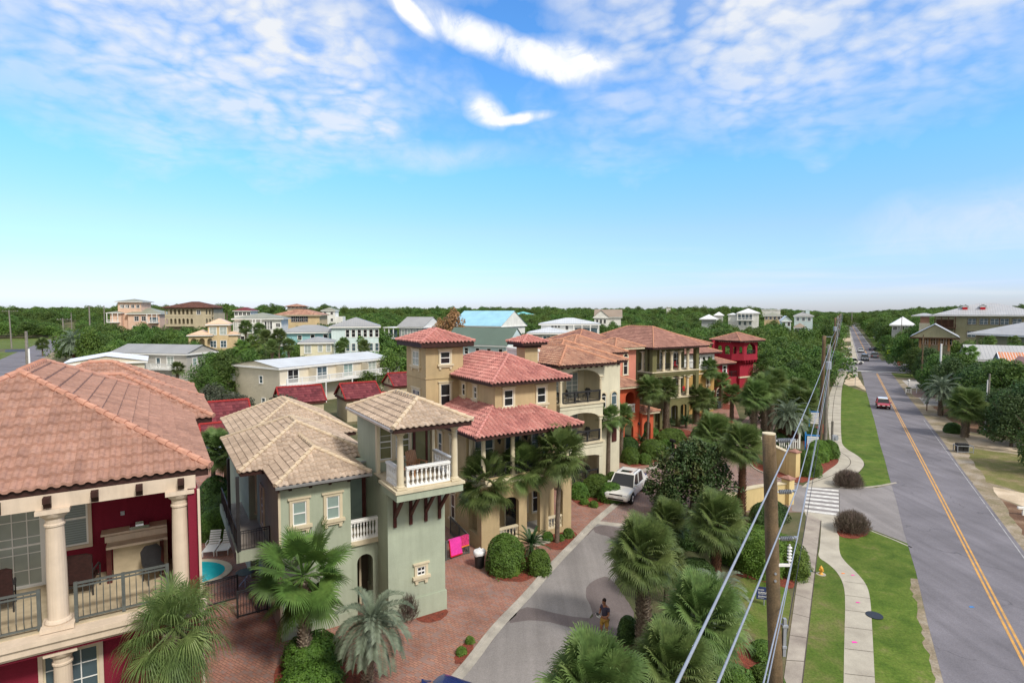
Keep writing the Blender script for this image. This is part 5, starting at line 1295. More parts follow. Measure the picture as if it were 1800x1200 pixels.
for i in range(2): window(H, aL+2.2+i*1.9, 2, zt_-2.4, 'F', .7, 1., 'simple', 'whitep')
H.box('side_wing', 'pinkw', (aL-1, aL+3, 0, 8, -1, H.z+.2)); roof(H, aL-2.2, aL+3.5, -1, 8.5, H.z+.4, .2, 'hip', 'shingle_olive', None, 'whitep', False, fh=.3)
H.porch(aL-1.6, aL+2.6, H.z-3.4, H.z+.2, 2.4, posts=3)

H = Far('loggia_house', 'beige house with dark brown hip roof and two rows of arches on the skyline', 282, 540.5, 210, 375.5, 8, Lb=16, vis=574)
H.rf('tile_chocolate', 530, tiles=True, fascia='chocolate')
H.ov = 1; L = H.La; H.box('wall', 'beige', (1, L-1, 3.2, 15, -1, H.z-.05)); H.box('end_wall', 'beige', (L*.6, L*.82, 1, 3.2, -1, H.z-.05))
for k_, (zt1, zb1) in enumerate(((H.z, H.z-3.4), (H.z-3.4, H.z-7.0))):
    for s0, s1, n_ in ((1, L*.6, 7), (L*.82, L-1, 2)):
        fr = MB(); w_ = (s1-s0)/n_
        arch_wall(fr, s0, s1, zb1, zt1-.06, 1, 1.35, [(s0+w_*i+.28, s0+w_*(i+1)-.28, zb1+.9, zt1-1.2, .55) for i in range(n_)], 6); H.part('arcade', fr, 'beige')
    H.box('slab', 'beige', (1, L-1, 1.35, 3.2, zb1-.2, zb1))
window(H, L*.7, 1, H.z-2.5, 'F', 1.3, 1.5, 'simple', 'whitep')

H = Far('peach_house', 'peach stucco house with pale tile hip roofs above the white roofed block', 360, 570, 150, 405, 22, Lb=12, vis=612)
H.body('peach', .6); H.rf('metal_peach', 559.5); H.ov = .6
H.row('F', 2, H.z-.8, 1.6, 2., .1, .9, 'curtain'); H.row('F', 2, H.z-4.4, 1.4, 1.8, .1, .9, 'glassblue')
aL = solve(H.P[0], H.P[1], cos(H.rot), sin(H.rot), 328); aR = solve(H.P[0], H.P[1], cos(H.rot), sin(H.rot), 421)
zl = H.z-2.8
fr = MB(); arch_wall(fr, aL+.5, .6, -1, zl, -1, -.7, [(aL+1+i*1.9, aL+2.3+i*1.9, zl-3.2, zl-1.4, .55) for i in range(3)], 6); H.part('arcade', fr, 'peach')
H.box('wing', 'peach', (aL+.5, .6, .6, 8, -1, zl), (H.La-.6, aR-.5, 1, 8, -1, zl-.1)); roof(H, aL, 2, -1.6, 9, zl, .40, 'hip', 'metal_peach', None, 'whitep', False); roof(H, H.La-2, aR, .5, 8.5, zl, .35, 'hip', 'metal_peach', None, 'whitep', False)

H = Far('red_roof_house', 'distant house with a bright red roof behind the tall palm', 408, 546, 300, 443, 10, Lb=16, vis=552)
H.body('white', .8); H.rf('tile_crimson', 540); H.ov = .8; H.row('F', 4, H.z-.8, 1.6, 1.6)
H = Far('white_house', 'white two storey house with olive grey hip roof and tall narrow windows', 405.5, 560, 160, 499, 14, Lb=16, vis=597)
H.body('white', .8); H.rf('shingle_olive', 549.5); H.ov = .8
H.row('F', 5, H.z-.9, 1.0, 2.6, .05, .28, 'curtain'); H.porch(H.La*.31, H.La*.42, H.z-3.9, H.z-.2, 1.4, posts=2); H.porch(H.La*.46, H.La*.58, H.z-3.9, H.z-.2, 1.4, posts=2); H.row('F', 3, H.z-.8, .8, 2.3, .63, .76); H.row('F', 1, H.z-1.4, 1.2, 1., .84, .92); H.row('F', 4, H.z-5, 1.0, 1.8, .1, .9)
H = Far('tan_villa', 'tan villa with a small cupola on top of a broad pale tile roof', 477, 553.5, 190, 565.5, 10, Lb=20, vis=573)
H.body('peach', .8); H.rf('tile_clay', 541.5, tiles=False, fascia='trim'); H.ov = .8
for i in range(4): window(H, H.La*(.42+.085*i), .8, H.z-2.3, 'F', 1.2, 1.9, 'simple', 'wine')
H.box('cupola_wall', 'cream', (H.La*.23, H.La*.55, 7, 13, H.z, H.zr(539))); roof(H, H.La*.17, H.La*.61, 6, 14, H.zr(538.5), .26, 'hip', 'tile_clay', None, 'chocolate', False)
for i in range(4): window(H, H.La*(.27+.08*i), 7, H.zr(541.6), 'F', .9, .5, 'simple', 'whitep')
H = Far('white_tower_house', 'slim white house with a small green grey hip roof on the skyline', 563, 545.5, 240, 591, 5, Lb=8, vis=566)
H.body('white', .5); H.rf('shingle_olive', 540.2); H.ov = .5; H.row('F', 2, H.z-.6, 1.1, 1.2); H.row('F', 2, H.z-3.4, 1.1, 1.2); H.box('terrace', 'white', (H.La-.5, H.La+2.5, 1, 7, -1, H.z-2.6))
H = Far('aqua_house', 'aqua house with grey hip roof in front of the white houses', 483, 584, 130, 597, 12, Lb=11, vis=601)
H.body('sideaqua', .7); H.rf('shingle_grey', 571); H.ov = .7
H.porch(.2, H.La*.18, H.z-2.9, H.z-.2, 1.5, posts=4); H.row('F', 1, H.z-.8, .9, 1.0, .32, .42); H.row('F', 1, H.z-.6, .9, 1.8, .52, .62); H.row('F', 1, H.z-.6, .9, 1.8, .72, .82); H.porch(H.La*.82, H.La*.99, H.z-2.9, H.z-.2, 1.5, posts=4)
H = Far('pale_house', 'large pale blue white house with grey hip roof and rows of windows', 577, 574, 125, 670, 14, Lb=14, vis=616)
H.body('paleblue', .6); H.rf('shingle_grey', 557.5); H.ov = .6
for k_ in range(3): H.row('F', 6, H.z-.7-k_*3.1, .8, 1.7, .3, .97, ('glass', 'glassblue', 'curtain')[k_])
H = Far('yellow_cottage', 'small pale yellow cottage with grey hip roof just above the long metal roof', 522, 602, 112, 587, 14, Lb=9, vis=620)
H.body('paleyellow', .5); H.rf('shingle_grey', 591.5); H.ov = .5; H.row('F', 1, H.z-.6, 1.2, 1.6, .2, .35, 'curtain'); H.row('F', 2, H.z-.6, .8, 1.3, .5, .95, 'curtain')
H = Far('grey_house', 'grey two storey house with side porch and white trim left of the rust coloured tree', 697, 574, 150, 745, -20, Lb=11, vis=600)
H.body('sideslate', .5); H.rf('shingle_grey', 557, 'gable_a', gable='sidewhite'); H.ov = .5; H.row('F', 4, H.z-.7, .9, 2.0, .1, .95, 'curtain'); H.row('F', 2, H.z-4.2, .9, 1.8, .1, .95, 'curtain')
H.porch(-2.6, .3, H.z-2.9, H.z-.3, 2.5, posts=3); H.box('porch_roof', 'whitep', (-2.8, .5, -2.2, 4, H.z-.3, H.z-.1)); H.box('lower_roof', 'metal_white', (-6, .4, -3, 4, H.z-6.0, H.z-5.7))
H = Far('hall', 'large white hall with a sky blue metal roof on the skyline', 790, 572, 186, 881, -30, Lb=17, cat='building', vis=583)
H.body('white', .6); H.rf('metal_blue', 546.2, 'gable_a', gable='white'); H.ov = .6; H.row('F', 7, H.z-.5, 1.8, 1.8, .05, .95, 'glass')
H = Far('green_roof_house', 'pale blue house with a dark green shingle roof behind the tan tower', 778, 604, 122, 892, -28, Lb=9, vis=622)
H.body('sideblue', .5); H.rf('shingle_green', 576, 'gable_a', gable='sideblue'); H.ov = .5; H.row('F', 5, H.z-.7, .9, 1.3, .1, .97, 'glass'); window(H, H.La-.5, 4.5, H.z-2.2, 'R', .8, 1.4, 'simple', 'whitep')
for f_ in (.62, .68, .76): H.box('roof_vent', 'whitep', (H.La*f_, H.La*f_+.3, 2.3, 2.6, H.z+1.0, H.z+1.7))
H = Far('grey_white_house', 'white two storey house with pale grey metal hip roofs and a double gallery', 946, 569, 125, 1056.5, -6, Lb=12, vis=590)
H.body('sidewhite', .6); H.rf('metal_pale', 558.5); H.ov = .6
H.porch(H.La*.56, H.La*.97, H.z-3.0, H.z-.2, 1.6, posts=4); H.porch(H.La*.56, H.La*.97, H.z-6.2, H.z-3.2, 1.6, posts=4); H.row('F', 3, H.z-.4, .6, .5, .2, .36); H.row('F', 1, H.z-.4, .7, .9, .42, .5)
H = Far('grey_annex_house', 'low pale grey house with metal hip roof in front of the white gallery house', 925, 585, 117, 1003, -6, Lb=9, vis=600)
H.body('sidegrey', .5); H.rf('metal_pale', 575); H.ov = .5; H.row('F', 1, H.z-.6, 1.6, 1.5, .38, .55, 'glassblue'); H.porch(H.La*.72, H.La*.97, H.z-2.8, H.z-.2, 1.2, posts=3)
H = Far('gable_house', 'white cottage with a brown roof and a front gable on the wooded skyline', 1044, 557, 230, 1094, -10, Lb=13, vis=567)
H.body('white', .6); H.rf('shingle_tan', 544, 'gable_a', gable='white'); H.ov = .6
roof(H, -.5, H.La*.55, -1.5, 8, H.z-.2, .85, 'gable_b', 'shingle_tan', None, 'whitep', False, gable='white'); H.box('front_wall', 'white', (.2, H.La*.5, -1, 1, -1, H.z-.25)); H.ov = -1; H.row('F', 3, H.z-1, .9, 1.6, .05, .45)
H = Far('white_cottage', 'small white roofed pavilion deep in the woods left of the white gallery house', 1229, 560.5, 250, 1263, -19, Lb=9, vis=563)
H.body('greyw', 1.); H.rf('metal_white', 552.5)
H = Far('white_cottage', 'second smaller white roof peeping from the woods behind the pavilion', 1254, 554, 270, 1273, -20, Lb=7, vis=556)
H.body('white', .6); H.rf('metal_white', 548)
H = Far('white_house', 'white two storey house with white hip roof and gallery in the far woods', 1294, 550, 230, 1336.5, -22, Lb=11, vis=566)
H.body('white', .6); H.rf('metal_white', 542); H.ov = .6; H.porch(.4, H.La*.7, H.z-2.8, H.z-.2, 1.6, posts=5); H.row('F', 3, H.z-3.4, 1., 1.5, .05, .7, 'glassblue')
H.box('wing', 'white', (-3, .6, 3, 8, -1, H.z-.7)); roof(H, -3.5, 1, 2.5, 8.5, H.z-.7, .3, 'hip', 'metal_white', None, 'whitep', False)
H = Far('tan_house_far', 'far tan house with low olive hip roof beside the white gallery house', 1341, 554.5, 240, 1375.5, -24, Lb=10, vis=561)
H.root.name = 'far_house'; H.body('peach', .6); H.rf('shingle_olive', 549); H.ov = .6; H.row('F', 4, H.z-.5, 1, 1.1)
H = Far('gable_house', 'white cottage with a steep pale blue gable in the far woods', 1373, 564, 215, 1392.5, -20, Lb=9, vis=574)
H.body('paleblue', .4); H.rf('metal_white', 555, 'gable_b', gable='paleblue'); H.ov = .4; H.row('F', 2, H.z-.5, .9, 1.4)
H = Far('blue_house', 'pale blue house with grey hip roof beside the utility lines', 1394, 555, 215, 1431, -26, Lb=11, vis=568)
H.body('sideblue', .5); H.rf('shingle_grey', 547.8); H.ov = .5; H.row('F', 3, H.z-.6, 1, 1.3, .1, .9, 'glassblue'); H.box('chimney', 'sideblue', (H.La*.6, H.La*.78, 2, 4, H.z-1, H.z+2.2))
H = Far('brown_pavilion', 'small brown pyramid roof below the pale blue house', 1394.5, 575, 205, 1418, -26, Lb=8, vis=577)
H.body('greyw', .6); H.rf('shingle_tan', 567.5)
H = Far('teal_roof_building', 'long low far building with a turquoise metal roof on the horizon', 903, 552.5, 520, 940, 5, Lb=20, cat='building', vis=553)
H.body('white', .6); H.rf('metal_teal', 547.6)
H = Far('white_building', 'white flat building on the horizon behind the woods', 1338, 545.5, 430, 1372, -24, Lb=14, cat='building', vis=546)
H.body('white', .3); H.box('parapet', 'white', (.1, H.La-.1, .1, H.Lb-.1, H.z-.05, H.z+.5))
H = Far('white_building', 'tiny white tower building on the horizon above the left woods centre', 1171, 540.5, 420, 1179, -15, Lb=5, cat='building', vis=542)
H.body('white', .2); H.box('parapet', 'white', (-.3, H.La+.3, -.3, H.Lb+.3, H.z-.05, H.z+.3))
# right of the main road
H = Far('white_roof_house', 'grey house with a bright white metal roof right of the far main road', 1563, 571, 200, 1611, -34, Lb=14, vis=575)
H.body('greyw', .8); H.rf('metal_white', 556.5); H.ov = .8; H.row('F', 3, H.z-.5, 1.2, 1.3)
H = Far('lodge', 'large olive three storey lodge with grey metal roof and two red dormers', 1637, 553.5, 152, 1850, -37, Lb=20, cat='building', vis=590)
H.body('lodge', 1.0); H.rf('metal_grey', 532.8); H.ov = 1.0
for k_ in range(2):
    z_ = H.z-.9-k_*3.3
    for i, f_ in enumerate((.36, .46, .55, .63, .73, .83)): window(H, H.La*f_, 1.0, z_-1.5, 'F', 1.7, 1.5, 'simple', 'chocolate', 'glassblue')
    H.porch(H.La*.03, H.La*.22, z_-2.4, z_+.6, 1.6, 'chocolate', 'chocolate', 4, dark='chocolate')
for f_ in (.30, .455):
    a = H.La*f_; zd = H.z+4.4*max(.12, (H.zr(532.8)-H.z)/(min(H.La, H.Lb)/2)); H.box('dormer', 'signred', (a-.5, a+.5, 4.4, 8, zd-.3, zd+.85)); roof(H, a-.85, a+.85, 4.1, 8.5, zd+.85, .6, 'gable_b', 'metal_grey', None, 'whitep', False, fh=.15)
H.box('chimney', 'tile_clay', (-2.4, -.4, 2, 4, H.z-2.2, H.z-.3)); H.box('chimney_base', 'cream', (-2.6, -.2, 1.8, 4.2, -1, H.z-2.2)); roof(H, -4.5, 1.5, .8, 6, H.z-.2, .25, 'hip', 'metal_grey', None, 'whitep', False, fh=.2)
H = Far('gable_lodge', 'timber fronted lodge hall with wide gable and a band of tall brown windows', 1599, 592, 128, 1689, -37, Lb=16, cat='building', vis=604)
H.body('lodge', 1.6); H.rf('metal_grey', 569, 'gable_b', gable='lodge', fascia='chocolate'); H.ov = 1.6
L = H.La
for i in range(12): window(H, L*.24+i*L*.052, 1.6, H.z-2.6+.9, 'F', .62, 1.6, 'simple', 'teak', 'glass')
for i in range(4): H.box('timber_post', 'teak', (L*(.215+.19*i)-.18, L*(.215+.19*i)+.18, 1.35, 1.6, H.z-3, H.z+.6))
b = MB(); b.cyl((L/2, 1.45, H.z+.9), (L/2, 1.2, H.z+.9), .42, .42, 20); b.v = [(L/2+(x-L/2)*1.8, y, z) for x, y, z in b.v]; H.part('sign_board', b, 'signred')
H = Far('lodge_wing', 'olive lodge wing with a broad grey metal roof running off the right edge', 1699, 585.5, 127, 1800, -84, La=26, Lb=24, cat='building', vis=608)
H.body('lodge', 1.2); H.rf('metal_grey', 561, slope=.38); H.ov = 1.2; H.row('F', 3, H.z-.9, 1.4, 1.8, .3, .9)
H = Far('low_building', 'low building with grey metal roof behind the fan palm at the right', 1700, 631, 98, 1860, -30, Lb=9, cat='building', vis=640)
H.body('sidegrey', .5); H.rf('metal_grey', 607, 'gable_a', gable='sidegrey'); H.ov = .5; H.row('F', 4, H.z-.4, 1.2, 1.1, .1, .9)
H = Far('striped_roof_shack', 'blue grey shack with a red and white striped rusty roof at the right edge', 1759, 639, 86, 1812, -30, Lb=6, cat='shack', vis=656)
H.body('bluegrey', .3); H.ov = .3
rs, top = roof(H, 0, H.La, 0, 6, H.z, .52, 'gable_a', 'metal_white', None, 'whitep', False, gable='bluegrey')
st_ = MB(); 
for i in range(9):
    a = .15+i*.52*H.La/4.9; z0 = H.z+.045; st_.add([(a, -.02, z0), (a+.26, -.02, z0), (a+.26, 3, z0+3.02*.52), (a, 3, z0+3.02*.52)], [(0,1,2,3)])
H.part('roof_stripe', st_, 'metal_copper', rs)
H = Far('copper_roof_kiosk', 'orange copper metal roof cut by the right edge of the view', 1787, 656, 74, 1840, -30, Lb=6, cat='kiosk', vis=662)
H.body('bluegrey', .4); H.rf('metal_copper', 628, 'gable_b', gable='bluegrey')
# ================================================================== VEGETATION
def leaf_mesh(name, m, clumps, leaf, per, seed, aspect=.55, up=.35):
    """leaves: small bent quads spread through clumps (x, y, z, rx, ry, rz)"""
    r = random.Random(seed); vs = []; fs = []
    for cx, cy, cz, rx, ry, rz in clumps:
        for _ in range(per):
            while True:
                x, y, z = r.uniform(-1, 1), r.uniform(-1, 1), r.uniform(-1, 1); d = x*x+y*y+z*z
                if .25 < d < 1: break
            k = d**-.5*(.72+.33*r.random()) if r.random() < .7 else 1
            n = Vector((x+r.gauss(0, .5), y+r.gauss(0, .5), z+up+r.gauss(0, .5))).normalized()
            p = Vector((cx+x*k*rx, cy+y*k*ry, cz+z*k*rz))
            a = n.orthogonal().normalized(); a = Matrix.Rotation(r.uniform(0, 6.28), 3, n) @ a; b = n.cross(a)
            l = leaf*r.uniform(.7, 1.35); w = l*aspect
            o = len(vs); q = n*(-l*.18)
            vs += [tuple(p-a*l+q), tuple(p-b*w), tuple(p+a*l+q), tuple(p+b*w)]
            fs += [(o, o+1, o+2, o+3)]
    me = bpy.data.meshes.new(name); me.from_pydata(vs, [], fs); me.materials.append(M[m]); return me
def crown_clumps(R, Ht, n_, seed, base=.35, cr=.34, flat=.75):
    """clumps spread over an uneven dome of radius R between base*Ht and Ht"""
    r = random.Random(seed); out = []
    lob = [(r.uniform(0, 6.28), r.uniform(.65, 1.2)) for _ in range(5)]
    for i in range(n_):
        a = i*2.399+r.uniform(-.3, .3); t = (i+.5)/n_
        ph = t**.8; rad = R*(1-ph**2.2)**.5*(.75+.3*sin(a*2+seed)+.12*r.uniform(-1, 1))*(.62 if r.random() < .25 else 1)
        z = Ht*base+(Ht*(1-base)-R*cr*.5)*ph*(.9+.2*r.random())
        c = R*cr*r.uniform(.65, 1.2); out.append((rad*cos(a), rad*sin(a), z, c, c, c*flat))
    return out
def trunk_mesh(h, r0, R, seed, m='bark', limbs=6):
    r = random.Random(seed); b = MB(); lean = (r.uniform(-.3, .3), r.uniform(-.3, .3))
    pts = [(0,0,0), (lean[0]*.3, lean[1]*.3, h*.25), (lean[0], lean[1], h*.5)]
    b.tube(pts, [r0*1.3, r0, r0*.75], 8)
    for i in range(limbs):
        a = i*6.28/limbs+r.uniform(-.4, .4); k = r.uniform(.5, .85)
        b.tube([(lean[0]*.9, lean[1]*.9, h*r.uniform(.3, .48)), (lean[0]+R*.35*cos(a), lean[1]+R*.35*sin(a), h*.62), (lean[0]+R*k*cos(a), lean[1]+R*k*sin(a), h*r.uniform(.72, .9))], [r0*.55, r0*.35, r0*.1], 5)
    me = b.mesh('trunk', M[m]); return me
TREES = {}
def tree_kind(key, R, Ht, n_, per, leaf, m, seed, base=.3, r0=.16, cr=.34, asp=.55, flat=.75):
    TREES[key] = (leaf_mesh('crown', m, crown_clumps(R, Ht, n_, seed, base, cr, flat), leaf, per, seed, asp), trunk_mesh(Ht, r0, R, seed))
tree_kind('oakA', 3.2, 7.0, 46, 58, .20, 'oak', 1); tree_kind('oakB', 3.6, 6.4, 50, 56, .21, 'oak2', 2); tree_kind('oakC', 2.7, 7.6, 42, 58, .19, 'oak', 3)
tree_kind('oakD', 3.4, 7.0, 44, 60, .20, 'oak2', 8, .25)
tree_kind('pine', 2.4, 11.0, 26, 60, .20, 'pine', 4, .55, .2, .36, .3, .6)
tree_kind('near_oak', 3.4, 7.2, 74, 120, .13, 'oak', 5, .12, .18, .28); tree_kind('near_dark', 3.2, 6.6, 74, 120, .13, 'pine', 6, .1, .18, .28)
tree_kind('magnolia', 3.0, 5.0, 90, 110, .125, 'magnolia', 9, .1, .14, .24, .5, .9)
tree_kind('rust', 3.4, 8.0, 46, 60, .2, 'blossom', 10, .15, .15, .3)
tree_kind('grey', 2.6, 4.2, 46, 70, .13, 'greyleaf', 12, .15, .1, .3)
def tree(kind, name, label, x, y, s=1., rz=None, group=None, cat='tree', sz=None, z=None):
    o = thing(name, label, cat, (x, y, hgt(x, y) if z is None else z), random.uniform(0, 6.28) if rz is None else rz, group)
    o.scale = (s, s, sz or s)
    link('crown', TREES[kind][0], o); link('trunk', TREES[kind][1], o); return o

# ---- palms
def fan_frond(vs, fs, base, az, el, pet, rad, nl, droop, seed, spread=2.35, wl=.024, costa=.35, twist=.75):
    r = random.Random(seed); d = Vector((cos(az)*cos(el), sin(az)*cos(el), sin(el))); side = Vector((-sin(az), cos(az), 0)); nrm = d.cross(side)*-1
    if nrm.z < 0: nrm = -nrm
    ro_ = Matrix.Rotation(r.uniform(-1, 1)*twist, 3, d); side = ro_ @ side; nrm = ro_ @ nrm
    tip = Vector(base)+d*pet+Vector((0,0,-pet*pet*.10*droop))
    o = len(vs); w = .018
    for p, ww in ((Vector(base), w*1.6), (tip, w)): vs += [tuple(p-side*ww), tuple(p+side*ww), tuple(p+nrm*ww)]
    fs += [(o, o+1, o+4, o+3), (o+1, o+2, o+5, o+4), (o+2, o, o+3, o+5)]
    for i in range(nl):
        t = (i+.5)/nl*2-1; ang = t*spread; L = rad*(1-.38*abs(t)**1.5)*r.uniform(.92, 1.08)
        dirv = (d*cos(ang)+side*sin(ang)).normalized(); st = tip+d*(costa*rad*.35*(1-abs(t)))
        fold = nrm*(.10 if i % 2 else -.02)*rad*.25; s_ = dirv.cross(nrm).normalized()
        g = droop*(.45+.6*r.random())
        p1 = st+dirv*L*.5+Vector((0,0,-.05*g*L))+fold*.6; p2 = st+dirv*L*.82+Vector((0,0,-.24*g*L)); p3 = st+dirv*L*.98+Vector((0,0,-.56*g*L))
        k = len(vs); w1 = wl*rad
        vs += [tuple(st-s_*w1*.3), tuple(st+s_*w1*.3), tuple(p1-s_*w1), tuple(p1+s_*w1), tuple(p2-s_*w1*.5), tuple(p2+s_*w1*.5), tuple(p3)]
        fs += [(k, k+1, k+3, k+2), (k+2, k+3, k+5, k+4), (k+4, k+5, k+6)]
def fan_crown(name, m, R, n_, nl, seed, droop=1., el0=1.35, el1=-1.0, pet=.5, wl=.024):
    r = random.Random(seed); vs = []; fs = []
    for i in range(n_):
        t = (i+.5)/n_; el = el0+(el1-el0)*t**.9+r.uniform(-.12, .12); az = i*2.399+r.uniform(-.2, .2)
        pl = R*pet*r.uniform(.8, 1.2)*(1.1-.25*t); rd = R*(1-pet)*r.uniform(.9, 1.15)
        fan_frond(vs, fs, (.06*cos(az), .06*sin(az), .25*(1-t)), az, el, pl, rd, nl, droop*(.6+.8*t), seed*100+i, wl=wl)
    me = bpy.data.meshes.new(name); me.from_pydata(vs, [], fs); me.materials.append(M[m]); return me
def pinnate_crown(name, m, R, n_, nl, seed, el0=1.4, el1=-.55, arch=1.1, ll=.30, wl=.014, vee=.5):
    r = random.Random(seed); vs = []; fs = []
    for i in range(n_):
        t = (i+.5)/n_; el = el0+(el1-el0)*t+r.uniform(-.1, .1); az = i*2.399+r.uniform(-.2, .2); L = R*r.uniform(.9, 1.12)
        d0 = Vector((cos(az)*cos(el), sin(az)*cos(el), sin(el))); side = Vector((-sin(az), cos(az), 0)); pts = []; p = Vector((0,0,.1)); d = d0.copy(); K = 10
        for k in range(K+1):
            pts.append(p.copy()); p = p+d*(L/K*1.15); d = (d+Vector((0,0,-arch*.16*(.4+k/K)))).normalized()
        for k in range(K):
            a, b = pts[k], pts[k+1]; o = len(vs); w = .015*(1-k/K)+.004
            vs += [tuple(a-side*w), tuple(a+side*w), tuple(b-side*w*.8), tuple(b+side*w*.8)]; fs.append((o, o+1, o+3, o+2))
        for j in range(nl):
            f = .12+.88*j/nl; q = f*K; k = min(K-1, int(q)); c = pts[k].lerp(pts[k+1], q-k); dd = (pts[k+1]-pts[k]).normalized(); up = side.cross(dd)*1
            if up.z < 0: up = -up
            l = R*ll*(1.05-.75*abs(f-.45))*r.uniform(.85, 1.1)
            for sg in (-1, 1):
                e = (side*sg*.8+dd*.65+up*vee).normalized(); s_ = e.cross(up).normalized()*(wl*R)
                m1 = c+e*l*.55; m2 = c+e*l+Vector((0,0,-l*.28)); o = len(vs)
                vs += [tuple(c-s_*.5), tuple(c+s_*.5), tuple(m1-s_), tuple(m1+s_), tuple(m2)]; fs += [(o, o+1, o+3, o+2), (o+2, o+3, o+4)]
    me = bpy.data.meshes.new(name); me.from_pydata(vs, [], fs); me.materials.append(M[m]); return me
def palm_trunk(h, r0, kind, seed, lean=0.):
    r = random.Random(seed); b = MB(); mt = {'smooth': 'trunk', 'boots': 'boots', 'brown': 'brownboots'}[kind]
    K = 8; pts = [(lean*(k/K)**1.5, .3*lean*(k/K)**2, h*k/K) for k in range(K+1)]
    b.tube(pts, [r0*(1.12-.25*k/K) for k in range(K+1)], 10)
    if kind != 'smooth':
        rows = int(h/.11)
        for j in range(rows):
            z = h*j/rows; t = z/h; cx_, cy_ = lean*t**1.5, .3*lean*t**2
            for i in range(9):
                a = i*2*pi/9+(j % 2)*.35+r.uniform(-.12, .12); rr = r0*(1.1-.2*t); c_, s_ = cos(a), sin(a); w = r0*.34; l = r.uniform(.13, .24)*(1.15 if kind == 'brown' else 1)
                p = Vector((cx_+c_*rr*.9, cy_+s_*rr*.9, z)); q = p+Vector((c_*r0*.62, s_*r0*.62, l)); sd = Vector((-s_, c_, 0))
                b.add([tuple(p-sd*w), tuple(p+sd*w), tuple(q+sd*w*.5), tuple(q-sd*w*.5), tuple(p+Vector((c_*.02, s_*.02, .09)))], [(0,1,2,3),(1,0,4),(4,0,3),(4,2,1),(4,3,2)])
    me = b.mesh('trunk', M[mt]); return me
def skirt_mesh(R, seed, n_=16):
    vs = []; fs = []; r = random.Random(seed)
    for i in range(n_): fan_frond(vs, fs, (0, 0, -.15), i*2.399, -1.2-r.random()*.25, R*.28, R*.42, 14, 1.6, seed*50+i, 1.6)
    me = bpy.data.meshes.new('dead_fronds'); me.from_pydata(vs, [], fs); me.materials.append(M['deadfrond']); return me
CR = {'shaggy': fan_crown('crown', 'sabal', 1.0, 46, 40, 14, 1.9, 1.4, -1.2, .45, .019), 'sabal1': fan_crown('crown', 'sabal', 1.0, 50, 36, 1, .75, 1.4, -.75, wl=.042), 'sabal2': fan_crown('crown', 'sabal', 1.0, 54, 36, 2, .85, 1.35, -.9, wl=.042), 'sabal3': fan_crown('crown', 'sabal', 1.0, 40, 34, 3, .7, 1.4, -.6, wl=.042),
      'bushy': fan_crown('crown', 'sabal', 1.0, 60, 40, 4, .75, 1.45, -.6, .50, .036), 'fan': fan_crown('crown', 'fanbright', 1.0, 30, 50, 5, .5, 1.25, -1.15, .50, .032),
      'pindo': pinnate_crown('crown', 'pindo', 1.0, 40, 62, 6, 1.2, -.6, 1.7, .26, .0065), 'pindo2': pinnate_crown('crown', 'pindo', 1.0, 46, 46, 7, 1.4, -.6, 1.3, .28, .009),
      'cycad': pinnate_crown('crown', 'cycad', 1.0, 34, 40, 8, 1.2, .05, .8, .16, .012, .3), 'tall': fan_crown('crown', 'oak2', 1.0, 32, 18, 9, 1.3, 1.3, -1.1, .5, .09)}
SK = [skirt_mesh(1., 1), skirt_mesh(1., 2)]
def palm(kind, name, label, x, y, zc, R, trunk='smooth', r0=.16, lean=0., group=None, skirt=False, cat='palm tree', rz=None, base=0.):
    """crown of radius R whose heart sits at height zc"""
    z0 = hgt(x, y)+base; rz = random.uniform(0, 6.28) if rz is None else rz
    o = thing(name, label, cat, (x, y, z0), rz, group)
    if zc-z0 > .25:
        h = zc-z0; hq = round(h, 1)
        link('trunk', cached(('pt', trunk, hq, r0, lean), lambda: palm_trunk(hq, r0, trunk, int(hq*10), lean)), o)
        if skirt: s_ = link('dead_fronds', SK[int(h*10) % 2], o, (lean, .3*lean, hq)); s_.scale = (R, R, R)
    else: h = max(0., zc-z0)
    c = link('crown', CR[kind], o, (lean if h > .25 else 0, .3*lean if h > .25 else 0, h)); c.scale = (R, R, R); return o
def palm_at(kind, label, ub, vb, uc, vc, rpx, trunk='smooth', r0=.16, D_=None, group=None, skirt=False, name=None, cat='palm tree'):
    x, y = G(ub, vb) if D_ is None else DP(ub, 600, D_)[:2]
    zc = EYE-(vc-547)/1000*y; ln = (uc-ub)/1000*y
    rpx *= .86
    return palm(kind, name or {'pindo': 'pindo_palm', 'pindo2': 'pindo_palm', 'fan': 'fan_palm', 'cycad': 'sago_palm'}.get(kind, 'cabbage_palm'), label, x, y, zc, rpx/1000*y, trunk, r0, ln if abs(ln) < 1.2 else 0, group, skirt, cat, rz=0)
P = palm_at
P('fan', 'bright green fan palm with big round fronds in front of the green house', 537, 1182, 537, 1034, 104, 'boots', .2, skirt=False)
P('pindo', 'grey green pindo palm with arching fronds beside the bright fan palm', 645, 1218, 655, 1118, 84, 'boots', .17)
P('shaggy', 'shaggy palm with thread-like fronds in front of the crimson ground floor at bottom left', 296, 1300, 292, 1128, 108, 'boots', .2, D_=13.6)
P('sabal1', 'cabbage palm left of the tan house porch with a pale smooth trunk', 857, 960, 853, 858, 62, 'smooth', .16)
P('sabal3', 'cabbage palm with a thin crown in front of the tan house front door', 913, 946, 920, 834, 58, 'smooth', .15)
P('sabal2', 'cabbage palm in the red mulch at the right corner of the tan house', 979, 953, 985, 806, 58, 'smooth', .14)
P('sabal3', 'cabbage palm standing against the cream house corner', 1069, 842, 1070, 740, 30, 'smooth', .16)
P('sabal1', 'cabbage palm between the cream house and the orange loggia', 1091, 806, 1094, 735, 26, 'boots', .15)
P('sabal2', 'tall slender cabbage palm in front of the orange porch', 1138, 782, 1141, 688, 30, 'smooth', .14)
